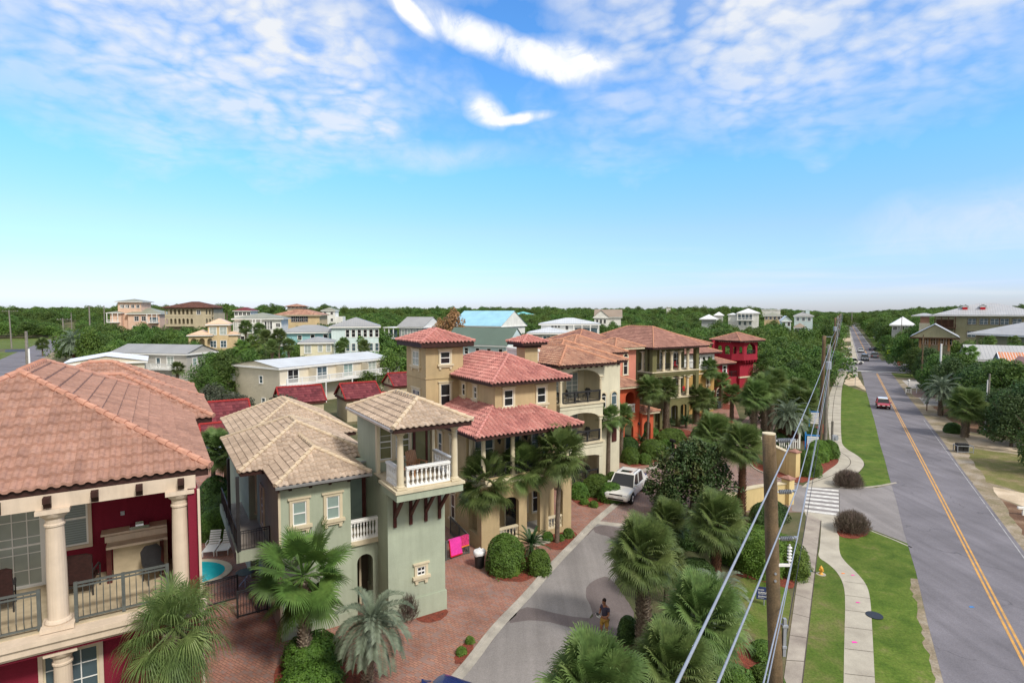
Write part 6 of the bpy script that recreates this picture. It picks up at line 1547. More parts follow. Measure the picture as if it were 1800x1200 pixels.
P('sabal1', 'cabbage palm with a stout booted trunk at the left loggia column of the olive house', 1171, 758, 1172, 688, 26, 'boots', .26)
P('sabal2', 'bushy double crowned palm at the right corner of the olive house', 1224, 745, 1226, 703, 28, 'boots', .25)
P('sabal1', 'second stout palm close behind the double crowned palm of the olive house', 1238, 742, 1241, 708, 25, 'boots', .25)
P('sabal2', 'tall slim palm in front of the ochre house', 1242, 724, 1243, 650, 24, 'smooth', .16)
P('sabal3', 'palm beside the garage of the red tower house', 1266, 716, 1268, 672, 19, 'boots', .25)
P('sabal3', 'small palm on the round mulch bed in the brick drive before the red tower', 1286, 738, 1286, 698, 24, 'boots', .2)
P('bushy', 'dense palm left of the trio behind the lane', 1324, 772, 1326, 700, 34, 'boots', .26)
P('sabal2', 'middle palm of the dense trio behind the lane', 1342, 768, 1343, 688, 34, 'boots', .26)
P('bushy', 'right palm of the dense trio behind the lane', 1352, 762, 1360, 676, 30, 'boots', .26)
P('pindo2', 'pindo palm with a very thick brown booted trunk above the garden wall', 1385, 782, 1385, 737, 38, 'brown', .75)
P('bushy', 'wide trunkless looking cabbage palm at the lane bend behind the magnolia', 1250, 812, 1253, 770, 44, 'boots', .2)
P('bushy', 'wide crowned palm with brown boots in front of the brick entry drive', 1304, 905, 1302, 790, 46, 'brown', .2)
P('bushy', 'palm half hidden behind the top of the magnolia', 1232, 850, 1230, 810, 38, 'boots', .2)
P('bushy', 'large cabbage palm beside the garden wall hedge with shaggy brown boots', 1258, 1015, 1258, 930, 62, 'brown', .2)
P('bushy', 'full cabbage palm right of the walking man with a white cross-hatched trunk', 1131, 1140, 1128, 990, 76, 'boots', .24)
P('sabal2', 'cabbage palm close behind the cross-hatched palm', 1172, 1062, 1172, 1003, 44, 'smooth', .15)
P('bushy', 'cabbage palm at the lane edge below the magnolia', 1172, 985, 1172, 926, 44, 'boots', .16)
P('bushy', 'low wide cabbage palm in the foreground beside the lawn', 1232, 1230, 1232, 1116, 94, 'boots', .24)
P('bushy', 'low cabbage palm cut by the bottom edge in front of the walking man', 1045, 1400, 1045, 1262, 125, 'boots', .22)
P('bushy', 'palm clump cut by the bottom edge left of the wooden pole', 1180, 1330, 1178, 1215, 100, 'boots', .22)
P('pindo', 'pale grey green young palm at the edge of the lawn beside the navy sign', 1262, 1090, 1262, 1062, 62)
P('sabal3', 'palm with brown dead fronds between the red house and the green house', 400, 892, 398, 800, 44, 'smooth', .16, skirt=True)
P('sabal1', 'palm standing against the red house side behind the pool', 375, 888, 378, 795, 40, 'smooth', .16, skirt=True)
P('sabal3', 'small palm in front of the white decks of the beige building', 312, 690, 313, 650, 15, 'boots', .2)
P('pindo2', 'big silvery palm beside the far left street', 132, 640, 131, 604, 26, 'brown', .4)
P('sabal1', 'small dark palm at the kerb of the far left street', 75, 626, 75, 606, 13, 'smooth', .2)
P('tall', 'tall thin palm on the skyline right of the loggia house', 400, 585, 400, 541, 9, 'smooth', .2, 200)
for i, (u, v, r_p, d) in enumerate(((432, 577, 13, 128), (456, 580, 12, 126), (444, 604, 16, 110), (468, 596, 15, 115), (490, 594, 15, 112), (507, 608, 13, 104), (424, 612, 16, 104), (478, 612, 14, 102), (604, 605, 11, 118), (598, 612, 12, 112), (634, 598, 8, 118), (640, 610, 12, 116))):
    P(('sabal1', 'sabal2', 'tall', 'bushy')[i % 4], ('cabbage palm in the grove in front of the white and aqua houses' if i < 8 else 'cabbage palm in front of the pale blue white house'), u, v, u, v, r_p*1.15, 'smooth', .2, d, 'palms of the grove by the white houses' if i < 8 else 'palms before the pale blue house', True)
P('pindo2', 'silvery pindo palm in the sandy yard right of the main road', 1658, 745, 1660, 690, 34, 'boots', .25, 78)
P('bushy', 'spreading cabbage palm with crossed trunks beside the silvery pindo palm', 1696, 768, 1697, 718, 38, 'boots', .3)
P('tall', 'tall green palm in front of the low grey roofed building', 1706, 690, 1706, 622, 17, 'smooth', .2, 92)
P('tall', 'small palm before the lodge wing wall', 1740, 600, 1740, 600, 12, 'smooth', .2, 112); P('tall', 'second small palm before the lodge wing, nearer the right edge', 1782, 600, 1782, 600, 12, 'smooth', .2, 112)
for i, (u, v, r_p, d, l) in enumerate(((1405, 690, 26, 80, 'highest cabbage palm in the thicket left of the far sidewalk'), (1420, 712, 28, 72, 'cabbage palm in the thicket nearest the grey utility pole'), (1390, 700, 26, 74, 'cabbage palm in the thicket right of the dense trio'), (1368, 690, 24, 84, 'cabbage palm in the thicket behind the dense trio'), (1410, 735, 24, 66, 'cabbage palm in the thicket just above the garden sign'))):
    P('bushy', l, u, v, u, v, r_p, 'boots', .2, d)

# ---- small trees near the camera
x, y = G(1226, 912); o = tree('magnolia', 'magnolia_tree', 'dense dark glossy magnolia with rusty leaf tips beside the white pickup', x, y+1.2, 1.02, 1.)
x, y = G(1165, 915); tree('magnolia', 'magnolia_tree', 'lower spreading dark shrub tree at the left foot of the magnolia', x+.4, y+.2, .5, 2.)
x, y = G(440, 800); tree('grey', 'small_tree', 'dark wispy tree between the crimson garage roofs and the sand tile roof', x, y+8, 1.15, .5)
x, y = DP(375, 700, 78)[:2]; tree('grey', 'small_tree', 'grey green bushy tree at the left end of the beige building', x, y, 1.05, 1.5); x, y = DP(418, 700, 76)[:2]; tree('grey', 'small_tree', 'second grey green bushy tree under the beige gable wall', x, y, .8, 2.5)
for i, (u, d, s, l) in enumerate(((372, 92, 1.05, 'dense dark green oak left of the beige gable building'), (394, 92, 1.1, 'dense dark green oak touching the beige gable building'), (362, 88, .8, 'low dark oak by the white decks'))):
    x, y = DP(u, 600, d)[:2]; tree('near_oak', 'oak_tree', l, x, y, s)
x, y = DP(796, 600, 140)[:2]; tree('rust', 'rust_tree', 'rust brown flowering tree beside the sky blue roof', x, y, 1.35, 0, sz=1.8)
x, y = DP(772, 600, 142)[:2]; tree('rust', 'rust_tree', 'smaller rust brown tree left of the taller one', x, y, 1.0, 0, sz=1.5)
x, y = DP(1350, 600, 72)[:2]; tree('magnolia', 'magnolia_tree', 'dark glossy tree between the dense palms and the white annex', x, y, .8, 0, sz=1.3)

# ---- hedges and bushes
def bush_mesh(key, rx, ry, h, m, leaf, n_, seed, boxy=0.):
    """rounded clipped bush: a leafy shell over a dark inner mass"""
    def mk():
        r = random.Random(seed); vs = []; fs = []
        for i in range(n_):
            z = r.random(); a = r.uniform(0, 2*pi); zz_ = z**(.7)
            rr = (1-zz_**(2.4+boxy*3))**.5*(.93+.12*r.random())*(1+.10*sin(a*3+seed)+.07*sin(a*7+zz_*6)+.05*sin(zz_*13+a*2)); x, y = rr*cos(a)*rx, rr*sin(a)*ry
            if boxy: 
                q = 1/max(abs(cos(a)), abs(sin(a)))**boxy; x *= q; y *= q
            if r.random() < .42: 
                k = sqrt(r.random()); x, y = k*cos(a)*rx, k*sin(a)*ry
                if boxy: q = 1/max(abs(cos(a)), abs(sin(a)))**boxy; x *= q; y *= q
                zz_ = (1-k**(2.6+boxy*3))**.42*(.97+.06*r.random())+.03*sin(x*6+seed)*cos(y*5)
            n = Vector((x/rx+r.gauss(0,.45), y/ry+r.gauss(0,.45), .5+zz_+r.gauss(0,.45))).normalized(); p = Vector((x, y, .02+zz_*h))
            aa = Matrix.Rotation(r.uniform(0, 6.28), 3, n) @ n.orthogonal().normalized()
            l = leaf*r.uniform(.7, 1.4); w = l*.55; o = len(vs)
            if m == 'purple': n, aa = aa, (n+Vector((0, 0, .5))).normalized(); l *= 3.6; w = .012; p = p*r.uniform(.6, 1.18)
            bb = n.cross(aa)
            vs += [tuple(p-aa*l), tuple(p-bb*w+n*l*.2), tuple(p+aa*l), tuple(p+bb*w+n*l*.2)]; fs.append((o, o+1, o+2, o+3))
        # inner mass
        k = 18; o = len(vs)
        for j in range(6):
            f = j/5; rr = (.55 if m == 'purple' else .86)*(1-f**(2.8+boxy*3))**.5 if j < 5 else .02
            for i in range(k):
                a = 2*pi*i/k; q = 1/max(abs(cos(a)), abs(sin(a)))**boxy if boxy else 1; vs.append((rx*rr*cos(a)*q, ry*rr*sin(a)*q, h*.88*f))
        for j in range(5):
            for i in range(k): fs.append((o+j*k+i, o+j*k+(i+1)%k, o+(j+1)*k+(i+1)%k, o+(j+1)*k+i))
        me = bpy.data.meshes.new('foliage'); me.from_pydata(vs, [], fs); me.materials.append(M[m]); return me
    return cached(('bush', key, rx, ry, h, m), mk)
def bush(label, u, v, rpx, hpx, m='hedge', depth=1., boxy=0., name='bush', rz=RH, leaf=.055, dens=1., cat='bush', group=None):
    x, y = G(u, v); rx = rpx/1000*y; ry = rx*depth; h = hpx/1000*y*1.05; x += ry*.5*x/y; y += ry*.6
    n_ = int(min(9000, (rx*ry*3+ (rx+ry)*h*5)*260*dens*(.055/leaf)**1.3))+300
    me = bush_mesh(round(u), round(rx, 2), round(ry, 2), round(h, 2), m, leaf*(1 if y < 45 else y/45), n_, int(u+v), boxy)
    return tag(link(name, me, None, (x, y, .015), rz), label, cat, group)
B = bush
B('large round clipped bush beside the trash bin at the tan house', 888, 1012, 36, 62); B('smaller clipped bush between the sago palm and the kerb', 948, 1012, 22, 38, 'hedge')
P('cycad', 'dark sago palm between two clipped bushes by the lane kerb', 934, 985, 934, 968, 36)
B('small round shrub left of the palm in the mulch at the tan house', 963, 952, 10, 14); B('small round shrub right of the palm in the mulch at the tan house', 999, 946, 10, 14); B('tiny shrub touching the palm trunk in the tan house mulch', 986, 951, 6, 9)
B('round clipped bush at the lower left of the cream house front', 1018, 878, 17, 26); B('long hedge along the cream house front', 1050, 872, 30, 32, 'hedge', .8); B('rounded bush in front of the cream house hedge by the pickup', 1075, 884, 22, 30, 'hedge'); B('low bush under the palm at the cream house', 1078, 860, 16, 26, 'hedge')
B('tiny green plant in the mulch before the cream house, left one', 1027, 887, 8, 9, 'lime'); B('tiny green plant in the mulch before the cream house, right one', 1044, 892, 8, 9, 'lime')
for i, (u, v, r_, h_, m_, l) in enumerate(((1109, 815, 17, 25, 'hedge', 'round clipped bush at the left of the orange house bed'), (1134, 816, 12, 16, 'hedge', 'small round bush in the middle of the orange house bed'), (1150, 806, 26, 28, 'hedge', 'large bush in the orange house bed'), (1172, 798, 14, 22, 'hedge', 'bush at the right of the orange house bed by the mailbox'), (1105, 792, 18, 20, 'hedgedark', 'dark bush behind the round one at the orange house'), (1125, 812, 8, 9, 'blossom', 'small flowering plant in the orange house bed'))):
    B(l, u, v, r_, h_, m_)
P('cycad', 'sago palm in the bed of the orange house', 1128, 790, 1128, 780, 18); P('cycad', 'sago palm under the olive house arches', 1176, 752, 1176, 745, 14); P('cycad', 'sago palm right of the long hedge at the olive house', 1206, 752, 1206, 744, 16)
B('long low clipped hedge in front of the olive house', 1180, 779, 32, 22, 'hedge', .6); B('short hedge left of the long hedge at the olive house', 1145, 768, 14, 14, 'hedge')
B('dark green hedge below the yellow wall at the crosswalk', 1352, 925, 42, 36, 'hedgedark', .6, .2)
B('large square clipped hedge behind the wooden pole', 1335, 1012, 50, 66, 'lime', 1.1, .8, name='hedge', cat='hedge', dens=1.1); B('right part of the clipped hedge beside the old sidewalk', 1384, 1018, 22, 54, 'lime', 1.9, .6, name='hedge', cat='hedge')
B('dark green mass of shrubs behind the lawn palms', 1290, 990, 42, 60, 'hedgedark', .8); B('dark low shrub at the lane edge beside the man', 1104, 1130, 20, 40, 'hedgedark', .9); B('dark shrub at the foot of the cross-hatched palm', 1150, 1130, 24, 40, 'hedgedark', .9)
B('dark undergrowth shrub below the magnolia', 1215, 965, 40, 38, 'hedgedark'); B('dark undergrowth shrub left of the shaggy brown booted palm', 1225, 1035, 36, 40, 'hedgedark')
B('low green shrub in the bottom mulch left of the wooden pole', 1345, 1165, 26, 26, 'hedge'); B('low green shrub cut by the bottom edge under the wooden pole', 1350, 1215, 26, 28, 'hedge', 1.3); B('green shrub cut by the bottom edge beside the foreground palms', 1290, 1225, 40, 36, 'hedge')
B('bright lime hedge behind the second yellow wall', 1440, 812, 26, 34, 'lime', .7); B('green hedge behind the gate pillar beside the blue sign', 1418, 838, 22, 40, 'hedge', 1.2); B('clipped hedge at the bend of the upper sidewalk', 1458, 806, 16, 28, 'hedge', 1.1); B('dark hedge strip under the white garden sign', 1408, 773, 16, 16, 'hedgedark', .8)
B('round purple leaved bush at the grass corner above the crosswalk', 1492, 858, 23, 22, 'purple', .9, leaf=.055, dens=1.5); B('round purple leaved bush at the grass corner below the crosswalk', 1499, 939, 28, 28, 'purple', .9, leaf=.055, dens=1.5)
B('reddish purple wispy shrub at the foot of the green turret', 712, 1092, 24, 40, 'purple', .9, leaf=.06, dens=1.6)
B('small green plant in the lane side mulch, upper one', 826, 1132, 8, 9, 'lime'); B('small green plant in the lane side mulch, lower one', 811, 1152, 9, 10, 'lime')
B('clipped hedge behind the bright fan palm trunk', 548, 1188, 52, 52, 'hedge', .9, .3, name='hedge', cat='hedge'); B('low clipped hedge at the bottom edge below the fan palm', 545, 1240, 58, 44, 'hedge', .9, .3, name='hedge', cat='hedge')
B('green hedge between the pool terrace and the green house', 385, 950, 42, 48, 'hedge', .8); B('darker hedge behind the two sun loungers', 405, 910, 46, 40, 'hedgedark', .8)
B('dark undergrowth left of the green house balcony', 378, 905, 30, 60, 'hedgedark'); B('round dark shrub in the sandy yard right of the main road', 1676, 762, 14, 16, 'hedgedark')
B('bright young cypress like shrub beside the lean-to shed', 408, 815, 14, 42, 'lime', 1)
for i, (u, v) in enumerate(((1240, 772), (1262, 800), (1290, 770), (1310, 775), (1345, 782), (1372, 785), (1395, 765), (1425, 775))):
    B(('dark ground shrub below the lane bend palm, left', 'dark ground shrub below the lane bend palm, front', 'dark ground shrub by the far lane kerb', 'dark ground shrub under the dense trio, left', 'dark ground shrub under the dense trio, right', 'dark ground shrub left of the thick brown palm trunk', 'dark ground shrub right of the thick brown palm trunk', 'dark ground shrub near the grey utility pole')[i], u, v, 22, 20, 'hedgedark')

# ---- woodland
WOOD = []
rw = random.Random(5)
def blocked(x, y, h, R):
    u = 900+1000*x/y; top = 547+1000*(EYE-h-hgt(x, y))/y; ru = 1000*R/y
    for u0, u1, D_, vis, c, rad, fp in VIS:
        a = (x-fp[0])*fp[2]+(y-fp[1])*fp[3]; b_ = -(x-fp[0])*fp[3]+(y-fp[1])*fp[2]
        if -R*.5 < a < fp[4]+R*.5 and -R*.5 < b_ < fp[5]+R*.5: return True
        if y < D_+3 and u0-ru*.7 < u < u1+ru*.7 and top < vis-2: return True
    return False
def off_road(x, y, R):
    o = x-.584*y
    if y < 620 and 2.5-R*.5 < o < 12.5+R*.4: return False
    if 148 < y < 172 and -15 < o < 60: return False
    if min(seg((x, y), LR[0], LR[1]), seg((x, y), LR[1], LR[2])) < 13: return False
    if seg((x, y), (-230, 290), (-330, 430)) < 6: return False
    return True
SPOTS = []
def scatter(region, ya, yb, gap, hmin, hmax, kinds):
    y = ya
    while y < yb:
        g = gap*(1+max(0, y-120)/260); x = -1.05*y-20
        while x < 1.05*y+20:
            px_, py_ = x+rw.uniform(-.45, .45)*g, y+rw.uniform(-.45, .45)*g
            u = 900+1000*px_/py_
            if -60 < u < 1860 and region(u, px_, py_):
                s = (rw.uniform(.7, 1.15) if rw.random() < .85 else rw.uniform(1.25, 1.5))*(1+max(0, py_-120)/420); h = rw.uniform(hmin, hmax); sz = h/7.*(1 if py_ < 150 else 1+.15*rw.random()); R = 3.1*s
                if off_road(px_, py_, R):
                    ok = False
                    for f in (1., .72, .5):
                        if not blocked(px_, py_, h*f+.4, R*f): ok = True; break
                    if ok: SPOTS.append((px_, py_, s*f, sz*f, rw.uniform(0, 6.28), rw.choice(kinds)))
            x += g
        y += g*.8
def region_centre(u, x, y):
    o = x-.584*y; a, b_ = x*CA+y*SA, -x*SA+y*CA
    if o > 0: return False
    if a > 96 or (a > 84 and b_ > 74) or y > 150:      # right of the row houses
        if o < -3 or y > 70: pass
        if -20 < a < 100 and b_ < 62: return False
        return y > 62 and not (y < 98 and o > -3)
    return False
K5 = ('oakA', 'oakB', 'oakC', 'oakD')
def near_c(u, x, y):
    o = x-.584*y; a, b_ = x*CA+y*SA, -x*SA+y*CA
    if o > -3.0: return False
    if a < 95 and b_ < 75 and not (a > 86.5 and b_ > 73): return False
    if a < 40 and y < 105: return False
    if u < 690 and y < 130: return False
    return True
def left_far(u, x, y): return u < 300 and y > 150 and not (u < 110 and y < 296)
scatter(lambda u, x, y: u > 640 and near_c(u, x, y), 72, 150, 4.6, 5.5, 8., K5)
scatter(lambda u, x, y: u > 300 and near_c(u, x, y), 150, 420, 5.4, 6.5, 9., K5+K5+('pine',))
scatter(lambda u, x, y: u < 700 and x < -20 and (y > 118 or (u > 420 and y > 95)) and not (u < 180 and y < 230), 96, 150, 5.0, 5., 7.5, K5)
scatter(left_far, 150, 420, 5.4, 6.5, 9., K5+('pine',))
scatter(lambda u, x, y: x-.584*y > 13 and not (y < 128 and x-.584*y < 26) and u > 1500, 52, 150, 5.0, 6., 8.5, K5)
scatter(lambda u, x, y: x-.584*y > 16 and u > 1480, 150, 420, 5.6, 7.5, 10., K5+K5+('pine',))
scatter(lambda u, x, y: True, 420, 1500, 6.5, 8.5, 12., K5)
SPOTS.sort(key=lambda s: s[1])
NI = 230
def where(u):
    return ('left of the pink tower house' if u < 200 else 'behind the beige buildings at the left' if u < 620 else 'behind the tan and cream houses' if u < 1060 else
            'behind the olive and red tower houses' if u < 1330 else 'between the red tower house and the power lines' if u < 1475 else 'right of the main road near the lodge')
for i, (x, y, s, sz, rz, k) in enumerate(SPOTS[:NI]):
    u = 900+1000*x/y; w_ = where(u)
    tree(k, 'pine_tree' if k == 'pine' else 'scrub_oak', 'dark green scrub oak in the woods '+w_ if k != 'pine' else 'open crowned pine in the woods '+w_, x, y, s, rz, ('scrub oaks ' if k != 'pine' else 'pines ')+w_, sz=sz)
# the rest of the wood: one mass
mesh = bpy.data.meshes.new('woodland'); rest = SPOTS[NI:]
mesh.from_pydata([(x, y, hgt(x, y)-.3) for x, y, *_ in rest], [], [])
for nm, ty, dat in (('sc', 'FLOAT_VECTOR', [v for (_, _, s, sz, _, _) in rest for v in (s, s, sz)]), ('rt', 'FLOAT_VECTOR', [v for (*_, rz, _) in rest for v in (0, 0, rz)])):
    at = mesh.attributes.new(nm, ty, 'POINT'); at.data.foreach_set('vector', dat)
ks = ['oakA', 'oakB', 'oakC', 'oakD', 'pine']
at = mesh.attributes.new('kd', 'INT', 'POINT'); at.data.foreach_set('value', [ks.index(r[5]) for r in rest])
wood = bpy.data.objects.new('woodland', mesh); COL.objects.link(wood); tag(wood, 'continuous dark green woodland stretching to the horizon', 'woodland', None, 'stuff')
ng = bpy.data.node_groups.new('scatter_trees', 'GeometryNodeTree')
ng.interface.new_socket('Geometry', in_out='INPUT', socket_type='NodeSocketGeometry'); ng.interface.new_socket('Geometry', in_out='OUTPUT', socket_type='NodeSocketGeometry')
gi = ng.nodes.new('NodeGroupInput'); go = ng.nodes.new('NodeGroupOutput')
first = {}
for ob in COL.objects:
    if ob.type == 'MESH' and ob.name.startswith('crown'):
        for k in ks:
            if ob.data == TREES[k][0]: first.setdefault(k, ob)
for k in ks:
    if k not in first: first[k] = first['oakA']
jn = ng.nodes.new('GeometryNodeJoinGeometry')
for k in reversed(ks):
    oi = ng.nodes.new('GeometryNodeObjectInfo'); oi.inputs['Object'].default_value = first[k]; oi.inputs['As Instance'].default_value = True
    oi.transform_space = 'ORIGINAL'; ng.links.new(oi.outputs['Geometry'], jn.inputs[0])
def attr(nm, ty):
    a = ng.nodes.new('GeometryNodeInputNamedAttribute'); a.data_type = ty; a.inputs['Name'].default_value = nm; return a.outputs['Attribute']
ip = ng.nodes.new('GeometryNodeInstanceOnPoints'); ip.inputs['Pick Instance'].default_value = True
ng.links.new(gi.outputs[0], ip.inputs['Points']); ng.links.new(jn.outputs[0], ip.inputs['Instance'])
ng.links.new(attr('kd', 'INT'), ip.inputs['Instance Index']); ng.links.new(attr('sc', 'FLOAT_VECTOR'), ip.inputs['Scale'])
e2r = ng.nodes.new('FunctionNodeEulerToRotation'); ng.links.new(attr('rt', 'FLOAT_VECTOR'), e2r.inputs[0]); ng.links.new(e2r.outputs[0], ip.inputs['Rotation'])
ng.links.new(ip.outputs[0], go.inputs[0])
md = wood.modifiers.new('scatter', 'NODES'); md.node_group = ng
# oaks right of the road, near
for i, (u, d, s, k, l) in enumerate(((1612, 124, .9, 'near_oak', 'small oak in front of the timber lodge hall, left'), (1634, 118, 1.0, 'near_dark', 'dark oak in front of the timber lodge hall windows'), (1618, 142, 1.0, 'near_oak', 'oak at the left corner of the timber lodge hall'), (1560, 188, .9, 'near_oak', 'oak hiding the walls of the white roofed house, left'), (1582, 182, .95, 'near_dark', 'oak hiding the walls of the white roofed house, middle'), (1604, 180, .9, 'near_oak', 'oak hiding the walls of the white roofed house, right'), (1660, 100, 1.0, 'near_dark', 'dark tree behind the white light pole'), (1640, 118, .9, 'near_oak', 'dense green tree at the corner of the side street'), (1690, 92, 1.05, 'near_oak', 'bushy tree behind the silvery pindo palm'),
    (1725, 84, 1.0, 'near_dark', 'dark tree left of the grey double pole'), (1755, 80, 1.05, 'near_oak', 'green tree right of the grey double pole'), (1790, 72, 1.1, 'near_oak', 'tall green tree at the right edge behind the double pole'), (1820, 60, 1.05, 'near_dark', 'dark tree cut by the right edge above the driveway'),
    (1770, 66, .8, 'near_dark', 'low dark tree overhanging the sandy drive'), (1735, 72, .75, 'near_dark', 'low dark tree in the shade right of the spreading palm'), (1640, 102, .7, 'near_dark', 'low dark tree at the back of the brick yard'), (1850, 50, .8, 'near_oak', 'tree just outside the right edge shading the dry lawn'), (1786, 60, .85, 'near_dark', 'low dark tree above the right end of the sandy drive'), (1712, 78, 1.0, 'near_dark', 'low dark tree just behind the spreading palm'), (1675, 88, 1.05, 'near_dark', 'dark tree between the two right hand palms'), (1650, 98, .95, 'near_oak', 'small oak left of the silvery pindo palm'), (1765, 74, 1.1, 'near_oak', 'big rounded oak in front of the striped roof shack'))):
    x, y = DP(u, 600, d)[:2]; tree(k, 'oak_tree', l, x, y, s)
# thicket between lane and upper sidewalk
for i, (u, d, s, k, l) in enumerate(((1418, 92, .8, 'near_oak', 'green oak behind the cut pole tip near the far sidewalk'), (1434, 80, .5, 'near_oak', 'low oak hugging the sidewalk beside the utility pole'), (1400, 100, .85, 'near_dark', 'dark oak behind the thicket of palms'), (1380, 88, .8, 'near_oak', 'oak behind the thick trunked pindo palm'), (1446, 115, .75, 'near_oak', 'oak leaning towards the far sidewalk'),
    (1350, 95, .9, 'near_oak', 'oak behind the dense trio of palms'), (1458, 140, .75, 'near_dark', 'dark oak at the corner of the far side street'))):
    x, y = DP(u, 600, d)[:2]; tree(k, 'oak_tree', l, x, y, s)
# ================================================================== POLES AND WIRES
def LX(y): return .584*y-1.10          # line of the power cables
def wood_pole(label, x, y, h, r0, lean=(0, 0), m='pole', name='utility_pole'):
    o = thing(name, label, 'utility pole', (x, y, hgt(x, y)))
    b = MB(); K = 14; rr = random.Random(int(x*10)); b.tube([(lean[0]*k/K+rr.uniform(-.006, .006), lean[1]*k/K, h*k/K) for k in range(K+1)], [r0*(1.12-.16*k/K)*(1+rr.uniform(-.015, .015)) for k in range(K+1)], 20 if r0 > .13 else 10)
    b.build('shaft', M[m], o, True); return o
def insulator(o, x, y, z, L=.5, up=False):
    """horizontal post insulator: base plate, sheds, end clamp"""
    b = MB(); b.box(-.04, -.05, -.16, 0, .05, .14); b.cyl((0,0,0), (L, 0, .02), .022, .018, 8)
    for i in range(7): t = .07+i*(L-.17)/7; b.cyl((t, 0, .002+t*.03), (t+.018, 0, .004+t*.03), .058, .045, 14)
    b.cyl((L-.05, -.05, .02), (L-.05, .05, .02), .03, .03, 8); b.box(L-.08, -.03, .0, L, .03, .05)
    return b.build('insulator', M['steel'], o, False, (x, y, z))
pp = (5.92, 13.0)
PO = wood_pole('weathered wooden utility pole with a sawn flat top rising in the foreground', 6.53, pp[1], 11.58, .150, (-.60, 0))
b = MB(); b.cyl((-.60, 0, 11.575), (-.60, 0, 11.60), .145, .145, 20); b.build('cut_top', M['trim'], PO)
for z in (11.42, 10.22, 9.12): insulator(PO, -.60*z/11.58+.13, -.02, z, .46)
HX = Matrix.Translation((-.42, 0, 0)); b = MB(); b.M = HX
for i in range(5): b.cyl((.32, -.1, 8.96-.075*i), (.32, -.1, 8.94-.075*i), .045, .055, 12)
b.cyl((.32, -.1, 9.02), (.32, -.1, 8.56), .02); b.box(.02, -.12, 8.50, .36, -.08, 8.56); b.build('surge_arrester', M['signwhite'], PO)
b = MB(); b.M = HX
for z in (8.35, 8.18): b.cyl((-.02, -.17, z), (-.02, -.125, z), .03, .03, 8)
b.box(.19, -.14, 7.05, .32, -.02, 7.1); b.box(.2, -.14, 6.55, .3, -.02, 6.6); b.build('bolt', M['steel'], PO)
b = MB(); b.M = HX; b.box(.22, -.12, 6.35, .29, -.04, 7.25); b.build('cable_bracket', M['steel'], PO)
tx = pp[0]+.38
POLES = [(LX(61)-1.15, 61, 11.8, .19, 'brown wooden utility pole standing beside the far sidewalk', 'pole'),
         (LX(62)-1.75, 60, 10.9, .17, 'dark grey utility pole just left of the brown one, with a transformer', 'greypole'),
         (LX(110)-.8, 110, 13.2, .19, 'wooden utility pole in the line, second beyond the side road corner', 'pole'), (LX(150)-.8, 150, 13.2, .19, 'distant utility pole in the line before the far trees', 'greypole'),
         (LX(205)-.8, 205, 13.4, .2, 'far utility pole in the line along the main road', 'pole'), (LX(270)-.8, 270, 13.4, .2, 'very far utility pole near the road bend', 'greypole')]
for i, (x, y, h, r0, l, m_) in enumerate(POLES):
    o = wood_pole(l, x, y, h, r0, (.15, 0), m_)
    for j, z in enumerate((h-.15, h-1.25, h-2.3)): 
        if i != 1: insulator(o, .25, 0, z, .75)
    if i in (1, 2): b = MB(); b.lathe(-.1, -.45, [(.2, 0), (.28, .04), (.28, .8), (.2, .86)], 14, h-2.6); b.build('transformer', M['steel'], o)
def wire(label, pts, r, m='wire', sagk=8, name='power_line'):
    """cable hanging through the given points"""
    out = []
    for (p, q) in zip(pts, pts[1:]):
        L = (Vector(q)-Vector(p)).length
        for k in range(sagk):
            t = k/sagk; s_ = 4*t*(1-t)*L*L*.00012; out.append((p[0]+(q[0]-p[0])*t, p[1]+(q[1]-p[1])*t, p[2]+(q[2]-p[2])*t-s_))
    out.append(pts[-1]); b = MB(); b.tube(out, r, 7); return tag(b.build(name, M[m], None, True), label, 'power line')
def tips(dz, off=0.): return [(p[0]+off+1.0, p[1], p[2]+dz) for p in [(x, y, h-.15) for (x, y, h, *_r) in (POLES[0], POLES[2], POLES[3], POLES[4], POLES[5])]]
def back(p, k=13., dz=.6): return (p[0]-.584*k, p[1]-k, p[2]+dz)
for lab, a_, b_, ya, c_, d_, dz, off, r_, m_ in (
    ('topmost pale power line passing the cut wooden pole, leftmost at the bottom edge', 1190, 1200, 3.84, 1396, 766, 0, 0, .0125, 'wire'),
    ('second pale power line passing the middle insulator of the cut wooden pole', 1262, 1200, 5., 1400, 861, -1.1, 0, .0125, 'wire'),
    ('third pale power line on the lowest insulator of the cut wooden pole', 1342, 1200, 7.7, 1402, 944, -2.15, 0, .0125, 'wire'),
    ('fourth pale cable clamped to the right side of the cut wooden pole', 1349, 1200, 7.9, 1378, 1062, -3.6, -.35, .011, 'wire')):
    P0 = DP(a_, b_, ya); wire(lab, [back(P0), P0, DP(c_, d_, 13.)]+tips(dz, off), r_, m_)
wire('thin black service cable running from the cut pole above the old sidewalk', [DP(1377, 1147, 12.95)]+[(p[0]-.35, p[1], p[2]) for p in tips(-4.6, .1)], .011, 'cable')
# equipment on the sidewalk side: small post with a meter box
x, y = G(1462, 790); o = thing('service_post', 'short grey service post with round meter boxes on the bend of the upper sidewalk', 'post', (x, y, 0), RH)
b = MB(); b.box(-.09, -.09, 0, .09, .09, 3.0); b.build('shaft', M['greypole'], o); b = MB(); b.box(-.30, -.22, .9, .0, -.09, 1.6); b.cyl((.3, -.1, 1.25), (.3, -.35, 1.25), .3, .3, 16); b.build('meter_box', M['steel'], o)
